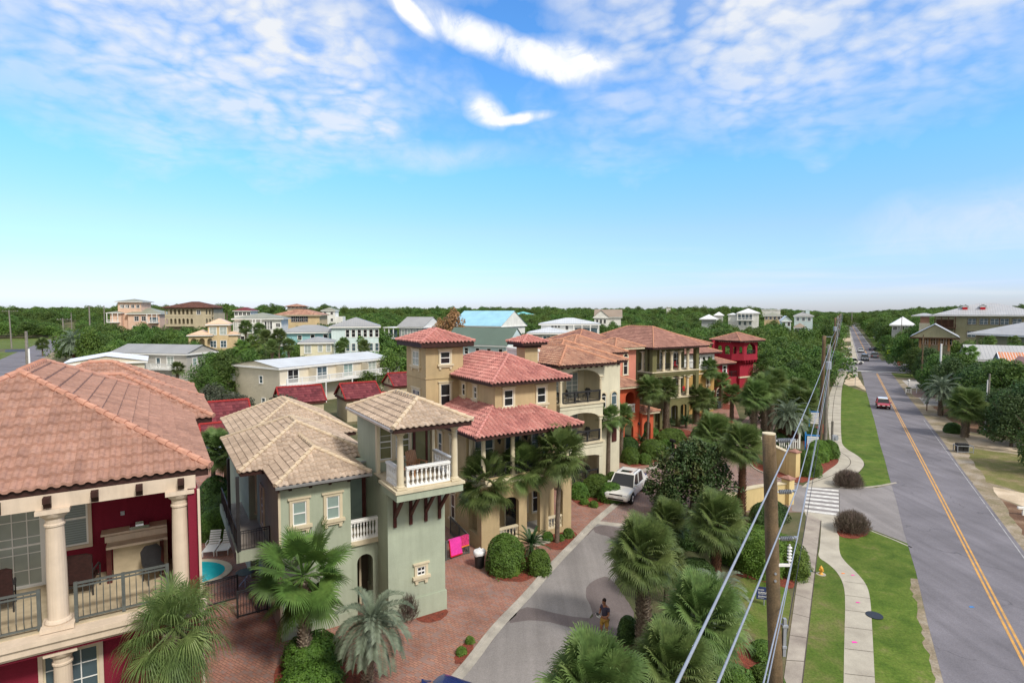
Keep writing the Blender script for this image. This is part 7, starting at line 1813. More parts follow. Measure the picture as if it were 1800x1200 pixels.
# other poles
def light_pole(label, u, v, D_, vtop, m, r=.13, arm=None):
    x, y = DP(u, 600, D_)[:2]; g = hgt(x, y); h = EYE-(vtop-547)/1000*y-g
    o = thing('utility_pole', label, 'utility pole', (x, y, g)); b = MB(); b.tube([(0,0,0), (.1*(u-v), 0, h)], [r*1.15, r*.8], 10); b.build('shaft', M[m], o)
    if arm: b = MB(); b.box(-arm, -.08, h-.5, arm, .08, h-.35); b.build('crossarm', M[m], o); b = MB(); [b.cyl((q*arm*.9, 0, h-.35), (q*arm*.9, 0, h-.1), .05, .04, 6) for q in (-1, -.5, .5, 1)]; b.build('insulator', M['steel'], o)
    return o
light_pole('tall white light pole among the trees right of the main road', 1655, 1655, 95, 604, 'signwhite', .17)
light_pole('thin leaning wooden pole left of the white light pole', 1622, 1621, 110, 588, 'pole', .13)
light_pole('grey utility pole in front of the dark trees at the right', 1741, 1740, 68, 657, 'greypole', .11); light_pole('shorter pale metal pole just left of the grey one at the right', 1738.5, 1738, 68.3, 668, 'signwhite', .07)
light_pole('thin far pole in the woods right of the main road', 1584, 1584, 190, 557, 'greypole', .14)
light_pole('leaning crossarm pole beside the far left street', 114, 118, 170, 559, 'greypole', .22, 2.2); light_pole('utility pole with wide crossarm at the far left edge', 20, 24, 220, 545, 'greypole', .25, 3.2)
light_pole('tall skyline pole left of the pink tower house', 159, 159, 240, 538, 'greypole', .3, 1.2); light_pole('thin skyline pole nearest the pink tower house', 185, 185, 250, 537, 'greypole', .25)
light_pole('thin far pole inside the left woods', 127, 127, 260, 550, 'greypole', .2); light_pole('dark pole behind the ridge of the red house', 46.5, 46.5, 95, 582, 'greypole', .25); light_pole('white post beside the dark pole behind the red house ridge', 50, 50, 94.6, 613, 'signwhite', .16)
light_pole('far pole at the end of the main road', 1496, 1496, 520, 548, 'greypole', .4, 2.5)

# ================================================================== SIGNS AND STREET FURNITURE
def sign(name, label, u, v, w, h, zc, m, shape='rect', rz=RH, post='steel', marks=None, cat='sign', d=None, mk='black', pr=.03):
    x, y = G(u, v) if d is None else DP(u, 600, d)[:2]; o = thing(name, label, cat, (x, y, hgt(x, y)), rz)
    b = MB(); b.cyl((0, .04, 0), (0, .04, zc+h/2 if shape != 'rect' else zc), pr, pr, 8); b.build('post', M[post], o)
    b = MB()
    if shape == 'rect': b.box(-w/2, 0, zc-h/2, w/2, .02, zc+h/2)
    elif shape == 'oct': b.vprism([(w/2*cos(pi/8+i*pi/4)*1.08, zc+w/2*sin(pi/8+i*pi/4)*1.08) for i in range(8)], 0, .02)
    else: b.vprism([(0, zc+h*.7), (w/2, zc+h*.2), (w/2, zc-h/2), (-w/2, zc-h/2), (-w/2, zc+h*.2)], 0, .02)
    bd = b.build('board', M[m], o)
    if marks:
        q = MB()
        for x0, x1, z0, z1 in marks: q.box(x0*w-w/2, -.006, zc-h/2+z0*h, x1*w-w/2, -.001, zc-h/2+z1*h)
        q.build('lettering', M[mk], bd)
    return o
def words(x0, x1, z0, z1, n_, seed):
    r = random.Random(seed); out = []; w = (x1-x0)/n_
    for i in range(n_): out.append((x0+i*w+w*.08, x0+i*w+w*.4, z0, z1)); out.append((x0+i*w+w*.4, x0+i*w+w*.85, z0 if r.random() < .6 else (z0+z1)/2-.01, z0+(z1-z0)*.3 if r.random() < .5 else z1-(z1-z0)*.25))
    return out
sign('yard_sign', 'navy blue yard sign with white lettering on the lawn behind the wooden pole', 1343, 1064, .72, .62, .62, 'signblue', rz=radians(-14), marks=words(.12, .5, .74, .82, 6, 1)+words(.12, .82, .5, .62, 9, 2)+words(.12, .7, .42, .46, 9, 3)+words(.12, .82, .2, .30, 9, 4)+words(.12, .5, .1, .14, 7, 5), mk='signwhite')
def hang_sign(label, u, v, s):
    x, y = G(u, v); o = thing('post_sign', label, 'sign', (x, y, 0), radians(-18)); 
    b = MB(); b.box(-.06, -.06, 0, .06, .06, 2.3*s); b.build('post', M['realblue'], o); b = MB(); b.box(.06, -.04, 2.0*s, 1.05*s, .04, 2.1*s); b.build('arm', M['realblue'], o)
    b = MB(); b.box(.15, -.02, 1.25*s, 1.0*s, .02, 1.95*s); bd = b.build('board', M['signwhite'], o); b = MB()
    for z in (1.8, 1.66, 1.52, 1.38): b.box(.22, -.028, z*s, .9*s, -.022, z*s+.045)
    b.build('lettering', M['bluegrey'], bd); b = MB(); b.box(.15, -.02, 1.02*s, 1.0*s, .02, 1.2*s); b.build('rider', M['signwhite'], o); b = MB(); b.box(.15, -.02, .8*s, 1.0*s, .02, .97*s); b.build('rider', M['signwhite'], o)
hang_sign('bright blue post with hanging white sale panels beside the gate pillar', 1415, 806, 1.15); hang_sign('second blue post sign with white panels behind the cut pole wires', 1422, 757, 1.15)
sign('garden_sign', 'white picture sign on a short post in the mulch above the garden wall', 1402, 776, 1.0, .8, 2.2, 'signwhite', rz=radians(-12), post='whitep', marks=[(.15, .85, .2, .35), (.3, .7, .5, .8)], mk='bluegrey')
b = MB(); x, y = G(1398, 788)
fo = thing('picket_fence', 'short white picket fence piece under the garden sign', 'fence', (x, y, 0), radians(-8))
for i in range(9): b.box(-1.6+i*.22, -.015, .0, -1.5+i*.22, .015, 1.0)
b.box(-1.65, .015, .7, .35, .04, .8); b.build('pickets', M['whitep'], fo); b = MB(); b.box(.3, -.08, 0, .46, .08, 1.7); b.build('post', M['whitep'], fo)
M2 = [(.25, .75, .25, .4), (.3, .7, .55, .8)]
x, y = G(1503, 678); o = thing('road_sign', 'white sign pair on one post at the grass tip before the junction', 'sign', (x, y, 0), radians(-30)); b = MB(); b.cyl((0, .04, 0), (0, .04, 3.6), .04, .04, 8); b.build('post', M['steel'], o)
for z0, z1 in ((1.75, 2.6), (3.2, 3.8)):
    b = MB(); b.box(-.38, 0, z0, .38, .02, z1); bd = b.build('board', M['signwhite'], o); b = MB(); b.box(-.2, -.006, z0+.2, .2, -.001, z0+.4); b.build('lettering', M['black'], bd)
sign('pedestrian_sign', 'lime yellow pedestrian warning sign nearer the junction, with a lower plate', 1562, 634, 1.05, 1.05, 2.6, 'signyellow', 'pent', radians(-30), marks=[(.44, .58, .3, .7), (.4, .62, .72, .85)]); sign('pedestrian_sign', 'lime yellow pedestrian warning sign farther up the main road', 1548, 612, 1.1, 1.1, 2.4, 'signyellow', 'pent', radians(-30), marks=[(.44, .58, .3, .7), (.4, .62, .72, .85)])
sign('stop_sign', 'red octagonal stop sign on the right corner of the junction', 1581, 656, .95, .95, 2.3, 'signred', 'oct', radians(-20), marks=[(.12, .28, .42, .58), (.34, .48, .42, .58), (.54, .68, .42, .58), (.74, .86, .42, .58)], mk='signwhite')
sign('street_board', 'small white board left of the stop sign', 1573, 648, 1.0, .7, 1.1, 'signwhite', rz=radians(-25), marks=M2, mk='bluegrey'); 
for i, (u, v, l) in enumerate(((1485, 632, 'small white sign on the left verge of the far road, nearest the junction'), (1493, 618, 'small white sign beside the dark planter on the left verge'), (1484, 617, 'white sign under the dark round topper on the left verge'), (1495, 626, 'small white sign by the sandy drive on the left verge'))):
    sign('verge_sign', l, u, v, .8, .6, 1.3, 'signwhite', rz=radians(-30), marks=M2, mk='bluegrey')
# house number board at the drive on the right: "10"
x, y = G(1597, 692); o = thing('number_sign', 'white number board reading 10 with flower box at the brick drive', 'sign', (x, y, 0), radians(-12)); b = MB(); b.box(-.45, 0, .2, .45, .05, .95); bd = b.build('board', M['signwhite'], o)
b = MB(); b.box(-.22, -.012, .33, -.12, -.002, .82); b.vprism([(0.0, .33), (.24, .33), (.24, .82), (0.0, .82)], -.012, -.002); b.build('lettering', M['black'], bd); b = MB(); b.box(.08, -.02, .42, .16, -.013, .73); b.build('lettering', M['signwhite'], bd)
b = MB(); b.box(-.5, .0, 0, -.42, .08, 1.1); b.build('post', M['whitep'], o); b = MB(); b.box(.42, .0, 0, .5, .08, 1.1); b.build('post', M['whitep'], o); link('flowers', bush_mesh('fl', .45, .12, .2, 'hedgedark', .05, 300, 4), o, (0, .05, .95))
def mailbox(label, u, v, m, rz=-.5, s=1.):
    x, y = G(u, v); o = thing('mailbox', label, 'mailbox', (x, y, 0), rz); b = MB(); b.box(-.05, -.05, 0, .05, .05, 1.1*s); b.build('post', M[m], o)
    b = MB(); b.vprism([(-.14, 1.1*s), (.14, 1.1*s), (.14, 1.25*s), (.10, 1.33*s), (0, 1.37*s), (-.10, 1.33*s), (-.14, 1.25*s)], -.28, .28); b.build('box', M[m], o); b = MB(); b.box(-.04, -.3, .85*s, .04, .2, .92*s); b.build('brace', M[m], o)
mailbox('white mailbox right of the number board at the brick drive', 1611, 691, 'signwhite', -1.2, 1.2); mailbox('white mailbox behind the number board', 1597, 682, 'signwhite', -1.0, 1.2); mailbox('dark mailbox on the sandy verge below the brick yard', 1629, 722, 'wine', -.8); mailbox('black mailbox at the kerb of the orange house bed', 1182, 800, 'black', .5, 1.2)
# pair of black bins in a frame at the roadside
x, y = G(1694, 795); o = thing('bin_stand', 'grey metal stand holding two black bins at the right roadside', 'bin stand', (x, y, 0), radians(-12))
b = MB()
for xx in (-.7, .7):
    for yy in (-.3, .5): b.box(xx-.03, yy-.03, 0, xx+.03, yy+.03, .75)
b.box(-.7, -.32, .68, .7, -.27, .75); b.box(-.7, .47, .68, .7, .53, .75); b.box(-.73, -.3, .68, -.67, .5, .75); b.box(.67, -.3, .68, .73, .5, .75); b.box(-.7, -.32, .1, .7, -.28, .16); b.build('frame', M['steel'], o)
for i, xx in enumerate((-.38, .12)): b = MB(); b.box(xx-.22, -.2, .1, xx+.22, .4, .82); b.build('bin', M['black'], o); b = MB(); b.box(xx-.24, -.22, .82, xx+.24, .42, .9); b.build('lid', M['rubber'], o)
x, y = G(1794, 905); o = thing('bench_rail', 'white low rail at the right edge of the view', 'rail', (x, y, 0), radians(-10)); b = MB(); b.box(-.2, -.08, .45, 2.5, .08, .6); b.build('beam', M['whitep'], o); b = MB(); b.box(.1, -.05, 0, .22, .05, .45); b.build('post', M['whitep'], o)
# hydrant
x, y = G(1443, 1009); o = thing('fire_hydrant', 'yellow orange fire hydrant on the grass between the two sidewalks', 'fire hydrant', (x, y, .012), radians(20)); o.scale = (.72, .72, .72)
b = MB(); b.lathe(0, 0, [(.17, 0), (.17, .04), (.10, .06), (.10, .42), (.13, .44), (.13, .48), (.11, .54), (.07, .60), (.03, .63), (.03, .67)], 14); b.build('barrel', M['hydrant'], o, True)
for nm, p, q, r in (('outlet', (0, 0, .38), (.2, 0, .38), .05), ('outlet', (0, 0, .38), (-.2, 0, .38), .05), ('pumper_outlet', (0, 0, .34), (0, -.2, .34), .07)): b = MB(); b.cyl(p, q, r, r, 10); b.build(nm, M['hydrant'], o)
b = MB(); b.cyl((0, 0, -.005), (0, 0, .02), .34, .34, 20); b.build('collar', M['concrete'], o)
x, y = G(1537, 1082); b = MB(); b.cyl((0,0,0), (0,0,.03), .36, .36, 28); o = tag(b.build('manhole_cover', M['black'], None, False, (x, y, .02)), 'dark round utility cover at the edge of the curved sidewalk', 'manhole cover')
for u, v, m_, w in ((1499, 1011, 'pink', .1), (1508, 1059, 'pink', .1), (1502, 1129, 'pink', .12), (1482, 1008, 'orangecl', .1), (1425, 1004, 'realblue', .12), (1708, 1067, 'realblue', .12)):
    x, y = G(u, v); b = MB(); b.add([(x-w, y-w*.5, .0305), (x+w, y-w*.4, .0305), (x+w*.8, y+w*.5, .0305), (x-w*.7, y+w*.6, .0305)], [(0,1,2,3)]); struct('survey_mark', b, M[m_])

# ---- terrace furniture
def lounger(label, u, v, rz):
    x, y = G(u, v); o = thing('sun_lounger', label, 'sun lounger', (x, y, .02), rz, 'pool loungers')
    b = MB()
    for i in range(9): b.box(-.30, -.9+i*.13, .30, .30, -.9+i*.13+.09, .33)
    b.box(-.33, -.95, .26, -.29, .35, .34); b.box(.29, -.95, .26, .33, .35, .34); b.build('seat', M['whitep'], o)
    b = MB()
    for i in range(6): s0 = i*.13; b.add([(-.3, .3+s0*.6, .33+s0*.9), (.3, .3+s0*.6, .33+s0*.9), (.3, .36+s0*.6, .42+s0*.9), (-.3, .36+s0*.6, .42+s0*.9), (-.3, .33+s0*.6, .32+s0*.9), (.3, .33+s0*.6, .32+s0*.9), (.3, .39+s0*.6, .41+s0*.9), (-.3, .39+s0*.6, .41+s0*.9)], [(0,3,2,1),(4,5,6,7),(0,1,5,4),(2,3,7,6)])
    b.build('backrest', M['whitep'], o)
    for sx in (-.3, .3):
        for yy in (-.85, .3): b = MB(); b.box(sx-.025, yy-.025, 0, sx+.025, yy+.025, .3); b.build('leg', M['whitep'], o)
    b = MB(); b.tube([(.33, -.1, .3), (.36, -.1, .5), (.36, .4, .52)], .02, 5); b.tube([(-.33, -.1, .3), (-.36, -.1, .5), (-.36, .4, .52)], .02, 5); b.build('armrest', M['whitep'], o)
lounger('pale wooden sun lounger on the brick pool terrace, left one', 374, 968, radians(12)); lounger('pale wooden sun lounger on the brick pool terrace, right one', 398, 966, radians(12))
h = House('bistro_table', 'round glass topped metal table near the pool terrace fence', 'table', (0, 0), False, G(431, 1028), 0)
b = MB(); b.cyl((0,0,.70), (0,0,.725), .46, .46, 26); h.part('tabletop', b, 'glassblue'); b = MB(); b.tube([(.33*cos(i*2*pi/24), .33*sin(i*2*pi/24), .69) for i in range(25)], .012, 5)
for a in (.4, 2.0, 3.54, 5.1): b.tube([(.3*cos(a), .3*sin(a), .69), (-.3*cos(a), -.3*sin(a), 0)], .014, 5)
h.part('base', b, 'steel')
iron_chair('dark folding chair behind the round glass table', *[(p) for p in (lambda P_: (P_[0]*CA+P_[1]*SA, -P_[0]*SA+P_[1]*CA))(G(447, 1012))], .02, -.6, 'greyiron')
def fence_run(label, pts, h=1.3, m='iron', cat='fence'):
    x0, y0 = pts[0]; hh = House('iron_fence', label, cat, (0, 0), False, (x0, y0), 0)
    for p, q in zip(pts, pts[1:]): railing(hh, (p[0]-x0, p[1]-y0), (q[0]-x0, q[1]-y0), 0, h, m, .12, 0, 1.8, 1.3)
fence_run('black iron fence between the pool terrace and the lower brick drive', GP((352, 1070), (418, 1052), (418, 1060)) [:2], 1.25)
fence_run('black iron fence with a gate post beside the fan palm', [G(418, 1086), G(470, 1072)], 1.3)
fence_run('iron fence with towels between the green turret and the tan porch', [G(784, 985), G(824, 972)], 1.15, 'greyiron'); fence_run('iron side fence beside the tan house wall', [G(824, 972), G(792, 938)], 1.15, 'greyiron')
x0, y0 = G(788, 984); x1, y1 = G(824, 972); an = atan2(y1-y0, x1-x0); L = sqrt((x1-x0)**2+(y1-y0)**2)
for nm, lab, s0, s1, hl, m_, bm in (('beach_towel', 'pink striped towel with red edge hanging on the iron fence', .02, .58, 1.0, 'pink', 'signred'), ('beach_towel', 'magenta patterned towel with orange hem hanging on the iron fence', .60, .98, .62, 'magenta', 'orangecl')):
    o = thing(nm, lab, 'towel', (x0, y0, 0), an); b = MB(); k = 12; vs = []; rows = 7
    for j in range(rows+1):
        for i in range(k+1):
            x = L*(s0+(s1-s0)*i/k)+.1*(j/rows)*(1 if m_ == 'pink' else -.1); w = .02*sin(i*1.9)*(j/rows); vs.append((x, -.06+w-.02*(j/rows), 1.19-hl*j/rows))
    vs2 = [(x, y+.012, z) for x, y, z in vs]; b.add(vs, [(j*(k+1)+i, j*(k+1)+k+1+i, j*(k+1)+k+2+i, j*(k+1)+i+1) for j in range(rows) for i in range(k)]); b.add([(x, .05, z) for x, y, z in vs if z > .75], [(j*(k+1)+i, j*(k+1)+i+1, j*(k+1)+k+2+i, j*(k+1)+k+1+i) for j in range(max(1, len([1 for v_ in vs if v_[2] > .75])//(k+1)-1)) for i in range(k)])
    b.build('cloth', M[m_], o, True); b = MB(); xa, xb = L*s0+(.1 if m_ == 'pink' else -.01), L*s1+(.1 if m_ == 'pink' else -.01); b.box(xa, -.105, 1.19-hl-.04, xb, -.09, 1.19-hl+.03)
    if m_ == 'pink': b.add([(L*s0-.03, -.07, 1.19), (L*s0+.03, -.07, 1.19), (L*s0+.13, -.1, 1.19-hl), (L*s0+.07, -.1, 1.19-hl)], [(0,3,2,1)])
    b.build('hem', M[bm], o)
x, y = G(843, 996); o = thing('trash_can', 'black trash can with a white bag folded over its rim', 'trash can', (x, y, .01), .3)
b = MB(); b.lathe(0, 0, [(.24, 0), (.25, .02), (.31, .85), (.33, .86), (.33, .9)], 18); b.build('body', M['black'], o)
b = MB(); r_ = random.Random(3); prof = [(.335, .72), (.35, .80), (.345, .9), (.30, .97), (.2, .93), (.08, .99), (.01, 1.0)]
k = 20
for j, (r0, z) in enumerate(prof):
    for i in range(k): q = 1+r_.uniform(-.06, .06)*(1 if j > 1 else .3); b.v.append((r0*q*cos(2*pi*i/k), r0*q*sin(2*pi*i/k), z+r_.uniform(-.05, .04)*(1 if j != 1 else .2)))
b.f = [(j*k+i, j*k+(i+1)%k, (j+1)*k+(i+1)%k, (j+1)*k+i) for j in range(len(prof)-1) for i in range(k)]; b.build('bag', M['bag'], o, True)
x, y = G(1262, 718); o = thing('trash_can', 'dark wheeled bin beside the ochre house on the brick drive', 'trash can', (x, y, .0), .3); b = MB(); b.box(-.3, -.35, .1, .3, .35, 1.0); b.build('body', M['gold'], o); b = MB(); b.box(-.33, -.38, 1.0, .33, .38, 1.08); b.build('lid', M['gold'], o)

# ================================================================== VEHICLES
def vehicle(name, label, x, y, rz, L=4.6, W=1.85, H=1.7, paint_='carwhite', style='suv', roofm=None, cat='car', group=None, z=.03):
    o = thing(name, label, cat, (x, y, z), rz, group); hw = W/2
    hood = {'suv': .30, 'sedan': .30, 'mini': .27, 'pickup': .27, 'van': .12}[style]; belt = H*(.58 if style != 'sedan' else .62); gz = .24*H/1.7+.05
    F, R_ = L/2, -L/2; hz = belt*(.92 if style != 'sedan' else .86)
    cab0 = F-L*hood; cabr = {'suv': R_+.12, 'sedan': R_+L*.17, 'mini': R_+.12, 'pickup': R_+L*.26, 'van': R_+.1}[style]
    tail = belt if style != 'sedan' else belt*.93
    st = [(R_, gz+.16, tail-.22, .84), (R_+.10, gz+.02, tail-.05, .95), (R_+.35, gz, tail, 1.0), (cabr+.25, gz, belt, 1.0), (0, gz, belt, 1.0), (cab0, gz, belt-.01, 1.0), (cab0+.25, gz, hz+.02, .995), (F-.45, gz, hz-.04, .97), (F-.14, gz+.02, hz-.13, .90), (F, gz+.12, hz-.30, .80)]
    st = sorted(st, key=lambda s_: s_[0]); b = MB(); vs = []
    for x_, z0, z1, k in st:
        w = hw*k; zm = (z0+z1)/2
        ring = [(-w*.86, z0), (-w*.97, z0+.10), (-w, zm), (-w*.975, z1-.12), (-w*.88, z1-.01), (-w*.5, z1+.02), (w*.5, z1+.02), (w*.88, z1-.01), (w*.975, z1-.12), (w, zm), (w*.97, z0+.10), (w*.86, z0)]
        vs += [(x_, yy, zz_) for yy, zz_ in ring]
    k = 12; b.add(vs, [(j*k+i, (j+1)*k+i, (j+1)*k+(i+1)%k, j*k+(i+1)%k) for j in range(len(st)-1) for i in range(k)]+[tuple(range(k)), tuple(range((len(st)-1)*k+k-1, (len(st)-1)*k-1, -1))])
    bo = b.build('body', M[paint_], o, True)
    md = bo.modifiers.new('bevel', 'BEVEL'); md.width = .03; md.segments = 2; md.limit_method = 'ANGLE'; md.angle_limit = radians(35)
    # greenhouse
    rk = .55 if style in ('suv', 'pickup') else .62; t0, t1 = cab0-.72*(.8 if style == 'van' else 1), cabr+({'suv': .25, 'van': .1, 'mini': .25, 'pickup': .12, 'sedan': .75}[style])
    bw_, tw2 = hw*.92, hw*.76; zr = H-.05
    g = MB(); g.add([(cab0+.08, -bw_, belt-.02), (cab0+.08, bw_, belt-.02), (cabr, bw_, belt-.02), (cabr, -bw_, belt-.02), (t0, -tw2, zr), (t0, tw2, zr), (t1, tw2, zr), (t1, -tw2, zr)], [(0,4,5,1),(1,5,6,2),(2,6,7,3),(3,7,4,0),(4,7,6,5),(0,1,2,3)]); g.build('windows', M['carglass'], o)
    rf = MB(); rf.add([(t0+.06, -tw2-.03, zr-.03), (t0+.06, tw2+.03, zr-.03), (t1-.05, tw2+.03, zr-.03), (t1-.05, -tw2-.03, zr-.03), (t0-.04, -tw2+.08, zr+.045), (t0-.04, tw2-.08, zr+.045), (t1+.06, tw2-.08, zr+.045), (t1+.06, -tw2+.08, zr+.045)], [(0,1,5,4),(1,2,6,5),(2,3,7,6),(3,0,4,7),(4,5,6,7)])
    rf.build('roof', M[roofm or paint_], o)
    pl_ = MB()
    for sy in (-1, 1):
        for (xb, xt_) in ((cab0+.06, t0+.02), (cabr+.02, t1-.02), ((cab0+cabr)/2+.05, (t0+t1)/2+.08)) + (((cab0*.28+cabr*.72), (t0*.25+t1*.75)),)*(style in ('suv', 'van')):
            pl_.tube([(xb, sy*(bw_+.012), belt-.03), (xt_, sy*(tw2+.012), zr)], .042, 6)
    pl_.build('pillars', M[roofm if style == 'mini' and False else paint_], o)
    # wheels
    wr = .36*H/1.7+.02 if style != 'pickup' else .40
    for sx in (F-L*.18, R_+L*.2):
        for sy in (-1, 1):
            w_ = MB(); w_.lathe(0, 0, [(wr*.62, -.11), (wr*.94, -.115), (wr, -.08), (wr, .08), (wr*.94, .115), (wr*.62, .11)], 22); w_.v = [(x_, z_, y_) for x_, y_, z_ in w_.v]
            wo = w_.build('wheel', M['rubber'], o, True, (sx, sy*(hw-.09), wr)); q = MB(); q.cyl((0, sy*.07, 0), (0, sy*.118, 0), wr*.62, wr*.55, 16)
            for i in range(5): a = i*2*pi/5; q.box(-.03, min(sy*.11, sy*.128), 0, .03, max(sy*.11, sy*.128), .001) if False else q.cyl((0, sy*.124, 0), (wr*.5*cos(a), sy*.124, wr*.5*sin(a)), .03, .03, 4)
            q.build('rim', M['chrome'], wo)
            ar = MB(); ar.v = []; kk = 14
            for i in range(kk+1): a = pi*i/kk; ar.v += [((wr+.02)*cos(a), sy*.115, (wr+.02)*sin(a)), ((wr+.09)*cos(a), sy*.12, (wr+.09)*sin(a)), ((wr+.02)*cos(a), sy*-.05, (wr+.02)*sin(a))]
            ar.f = [(3*i, 3*i+1, 3*i+4, 3*i+3) for i in range(kk)]+[(3*i+2, 3*i, 3*i+3, 3*i+5) for i in range(kk)]; ar.build('wheel_arch', M['rubber'], o, False, (sx, sy*(hw-.105), wr))
    for sy in (-1, 1):
        q = MB(); q.box(F-.16, min(sy*hw*.52, sy*hw*.84), hz-.34, F+.01-.04, max(sy*hw*.52, sy*hw*.84), hz-.17); q.build('headlight', M['lamp'], o)
        q = MB(); q.box(R_-.005, min(sy*hw*.66, sy*hw*.86), tail-.42, R_+.12, max(sy*hw*.66, sy*hw*.86), tail-.18); q.build('tail_light', M['signred'], o)
        q = MB(); q.box(cab0-.22, min(sy*bw_, sy*(hw+.17)), belt+.02, cab0-.08, max(sy*bw_, sy*(hw+.17)), belt+.17); q.build('mirror', M[paint_], o)
        q = MB(); 
        for xx in ((cab0+cabr)/2+.35, cabr+.55): q.box(xx, min(sy*hw, sy*(hw+.02)), belt-.22, xx+.16, max(sy*hw, sy*(hw+.02)), belt-.19)
        q.build('door_handle', M['chrome'], o)
    q = MB(); q.box(F-.1, -hw*.5, hz-.36, F-.02, hw*.5, hz-.18); q.box(F-.12, -hw*.6, gz+.12, F+.02, hw*.6, gz+.22); q.build('grille', M['black'], o)
    q = MB(); q.box(F-.07, -hw*.5, hz-.28, F-.012, hw*.5, hz-.255); q.build('grille_bar', M['chrome'], o); q = MB(); q.box(F-.02, -.16, gz+.24, F+.03, .16, gz+.33); q.build('licence_plate', M['signwhite'], o)
    if style == 'pickup':
        q = MB(); q.box(R_+.12, -hw*.84, belt+.028, cabr-.06, hw*.84, belt+.07); q.build('bed_cover', M['signblue'], o)
        q = MB(); q.add([(cabr+.1, -bw_, belt), (cabr-.75, -bw_, belt+.02), (cabr+.1, -tw2, zr), (cabr+.1, -bw_+.06, belt), (cabr-.75, -bw_+.06, belt+.02), (cabr+.1, -tw2+.06, zr)], [(0,1,2),(5,4,3),(1,0,3,4),(2,1,4,5),(0,2,5,3)]); q.build('sail_panel', M[paint_], o)
        q = MB(); q.add([(cabr+.1, bw_, belt), (cabr-.75, bw_, belt+.02), (cabr+.1, tw2, zr), (cabr+.1, bw_-.06, belt), (cabr-.75, bw_-.06, belt+.02), (cabr+.1, tw2-.06, zr)], [(0,2,1),(3,4,5),(1,4,3,0),(2,5,4,1),(0,3,5,2)]); q.build('sail_panel', M[paint_], o)
        for sy in (-1, 1): q = MB(); q.tube([(t0-.15, sy*tw2*.85, zr+.05), (t0-.25, sy*tw2*.85, zr+.11), (t1+.2, sy*tw2*.85, zr+.11), (t1+.1, sy*tw2*.85, zr+.05)], .02, 6); q.build('roof_rack', M['chrome'], o)
        q = MB(); q.box(t0-.75, -.42, zr+.048, t0-.2, .42, zr+.058); q.build('sunroof', M['carglass'], o)
    if style == 'suv':
        for sy in (-1, 1): q = MB(); q.tube([(t0-.15, sy*tw2*.85, zr+.05), (t0-.25, sy*tw2*.85, zr+.09), (t1+.2, sy*tw2*.85, zr+.09), (t1+.1, sy*tw2*.85, zr+.05)], .018, 6); q.build('roof_rack', M['black'], o)
    return o
def rl(y, off): return (.584*y+off, y)
vehicle('pickup_truck', 'white crew cab pickup truck with roof rack parked on the brick lane', 9.0, 43.9, radians(-119), 5.5, 2.0, 1.92, 'carwhite', 'pickup', cat='truck', z=.02)
vehicle('small_hatchback', 'dark red hatchback with white roof coming down the main road', *rl(84.5, 6.15), radians(-120.3), 3.8, 1.72, 1.42, 'carred', 'mini', 'carwhite')
vehicle('blue_sedan', 'dark blue car at the bottom edge beside the lane kerb', -2.9, 18.35, radians(-117), 4.7, 1.85, 1.45, 'carblue', 'sedan')
vehicle('white_suv', 'white sport utility vehicle turning across the junction', 92.2, 153.5, radians(3), 5.2, 2.0, 1.8, 'carwhite', 'suv')
vehicle('dark_suv', 'dark grey van waiting behind the white one at the junction', *rl(166, 6.3), radians(-120.3), 4.8, 1.95, 1.85, 'cargrey', 'suv')
vehicle('silver_car', 'silver sedan approaching the junction', *rl(200, 6.1), radians(-120.3), 4.5, 1.85, 1.45, 'carsilver', 'sedan')
vehicle('grey_suv', 'dark grey car driving away beyond the junction in the right lane', *rl(176, 9.7), radians(59.7), 4.7, 1.95, 1.75, 'cargrey', 'suv')
vehicle('black_car', 'small black car at the edge of the far road by the side parking', *rl(209, 11.3), radians(20), 4.0, 1.8, 1.35, 'carblack', 'sedan')
vehicle('silver_car', 'silver car far up the main road driving away', *rl(340, 9.7), radians(59.7), 4.6, 1.85, 1.5, 'carsilver', 'sedan')
vehicle('parked_car', 'silver car parked in the shade right of the far main road', 137.5, 207, radians(0), 4.6, 1.85, 1.5, 'carsilver', 'sedan')
vehicle('white_van', 'white van parked at the far left bend of the main road', *rl(520, 1.5), radians(10), 7, 2.3, 2.6, 'carwhite', 'van'); vehicle('green_car', 'dark green car half hidden by the oak at the side street', 85.5, 150, radians(170), 4.5, 1.85, 1.5, 'carblack', 'sedan')
vehicle('white_car', 'white car beyond the trees beside the far left street', -205, 262, radians(40), 5.5, 2.0, 1.8, 'carwhite', 'suv')

# ================================================================== THE WALKING MAN
px_, py_ = G(1063, 1122)
mo = thing('person', 'man in slate t-shirt and mustard shorts looking down at a white controller in his hands', 'person', (px_, py_, .02), radians(128))
def skin(name, nodes, edges, m, parent, sub=2, loc=(0,0,0)):
    me = bpy.data.meshes.new(name); me.from_pydata([n_[0] for n_ in nodes], edges, []); o = link(name, me, parent, loc)
    sk = o.modifiers.new('skin', 'SKIN'); sk.use_smooth_shade = True; sv_ = me.skin_vertices[0].data if me.skin_vertices else None
    if sv_ is None:
        bmx = __import__('bmesh').new(); bmx.from_mesh(me); bmx.verts.layers.skin.verify(); bmx.to_mesh(me); bmx.free(); sv_ = me.skin_vertices[0].data
    for i, n_ in enumerate(nodes): r = n_[1]; sv_[i].radius = r if isinstance(r, tuple) else (r, r)
    sv_[0].use_root = True
    sb = o.modifiers.new('sub', 'SUBSURF'); sb.levels = sb.render_levels = sub; me.materials.append(M[m]); return o
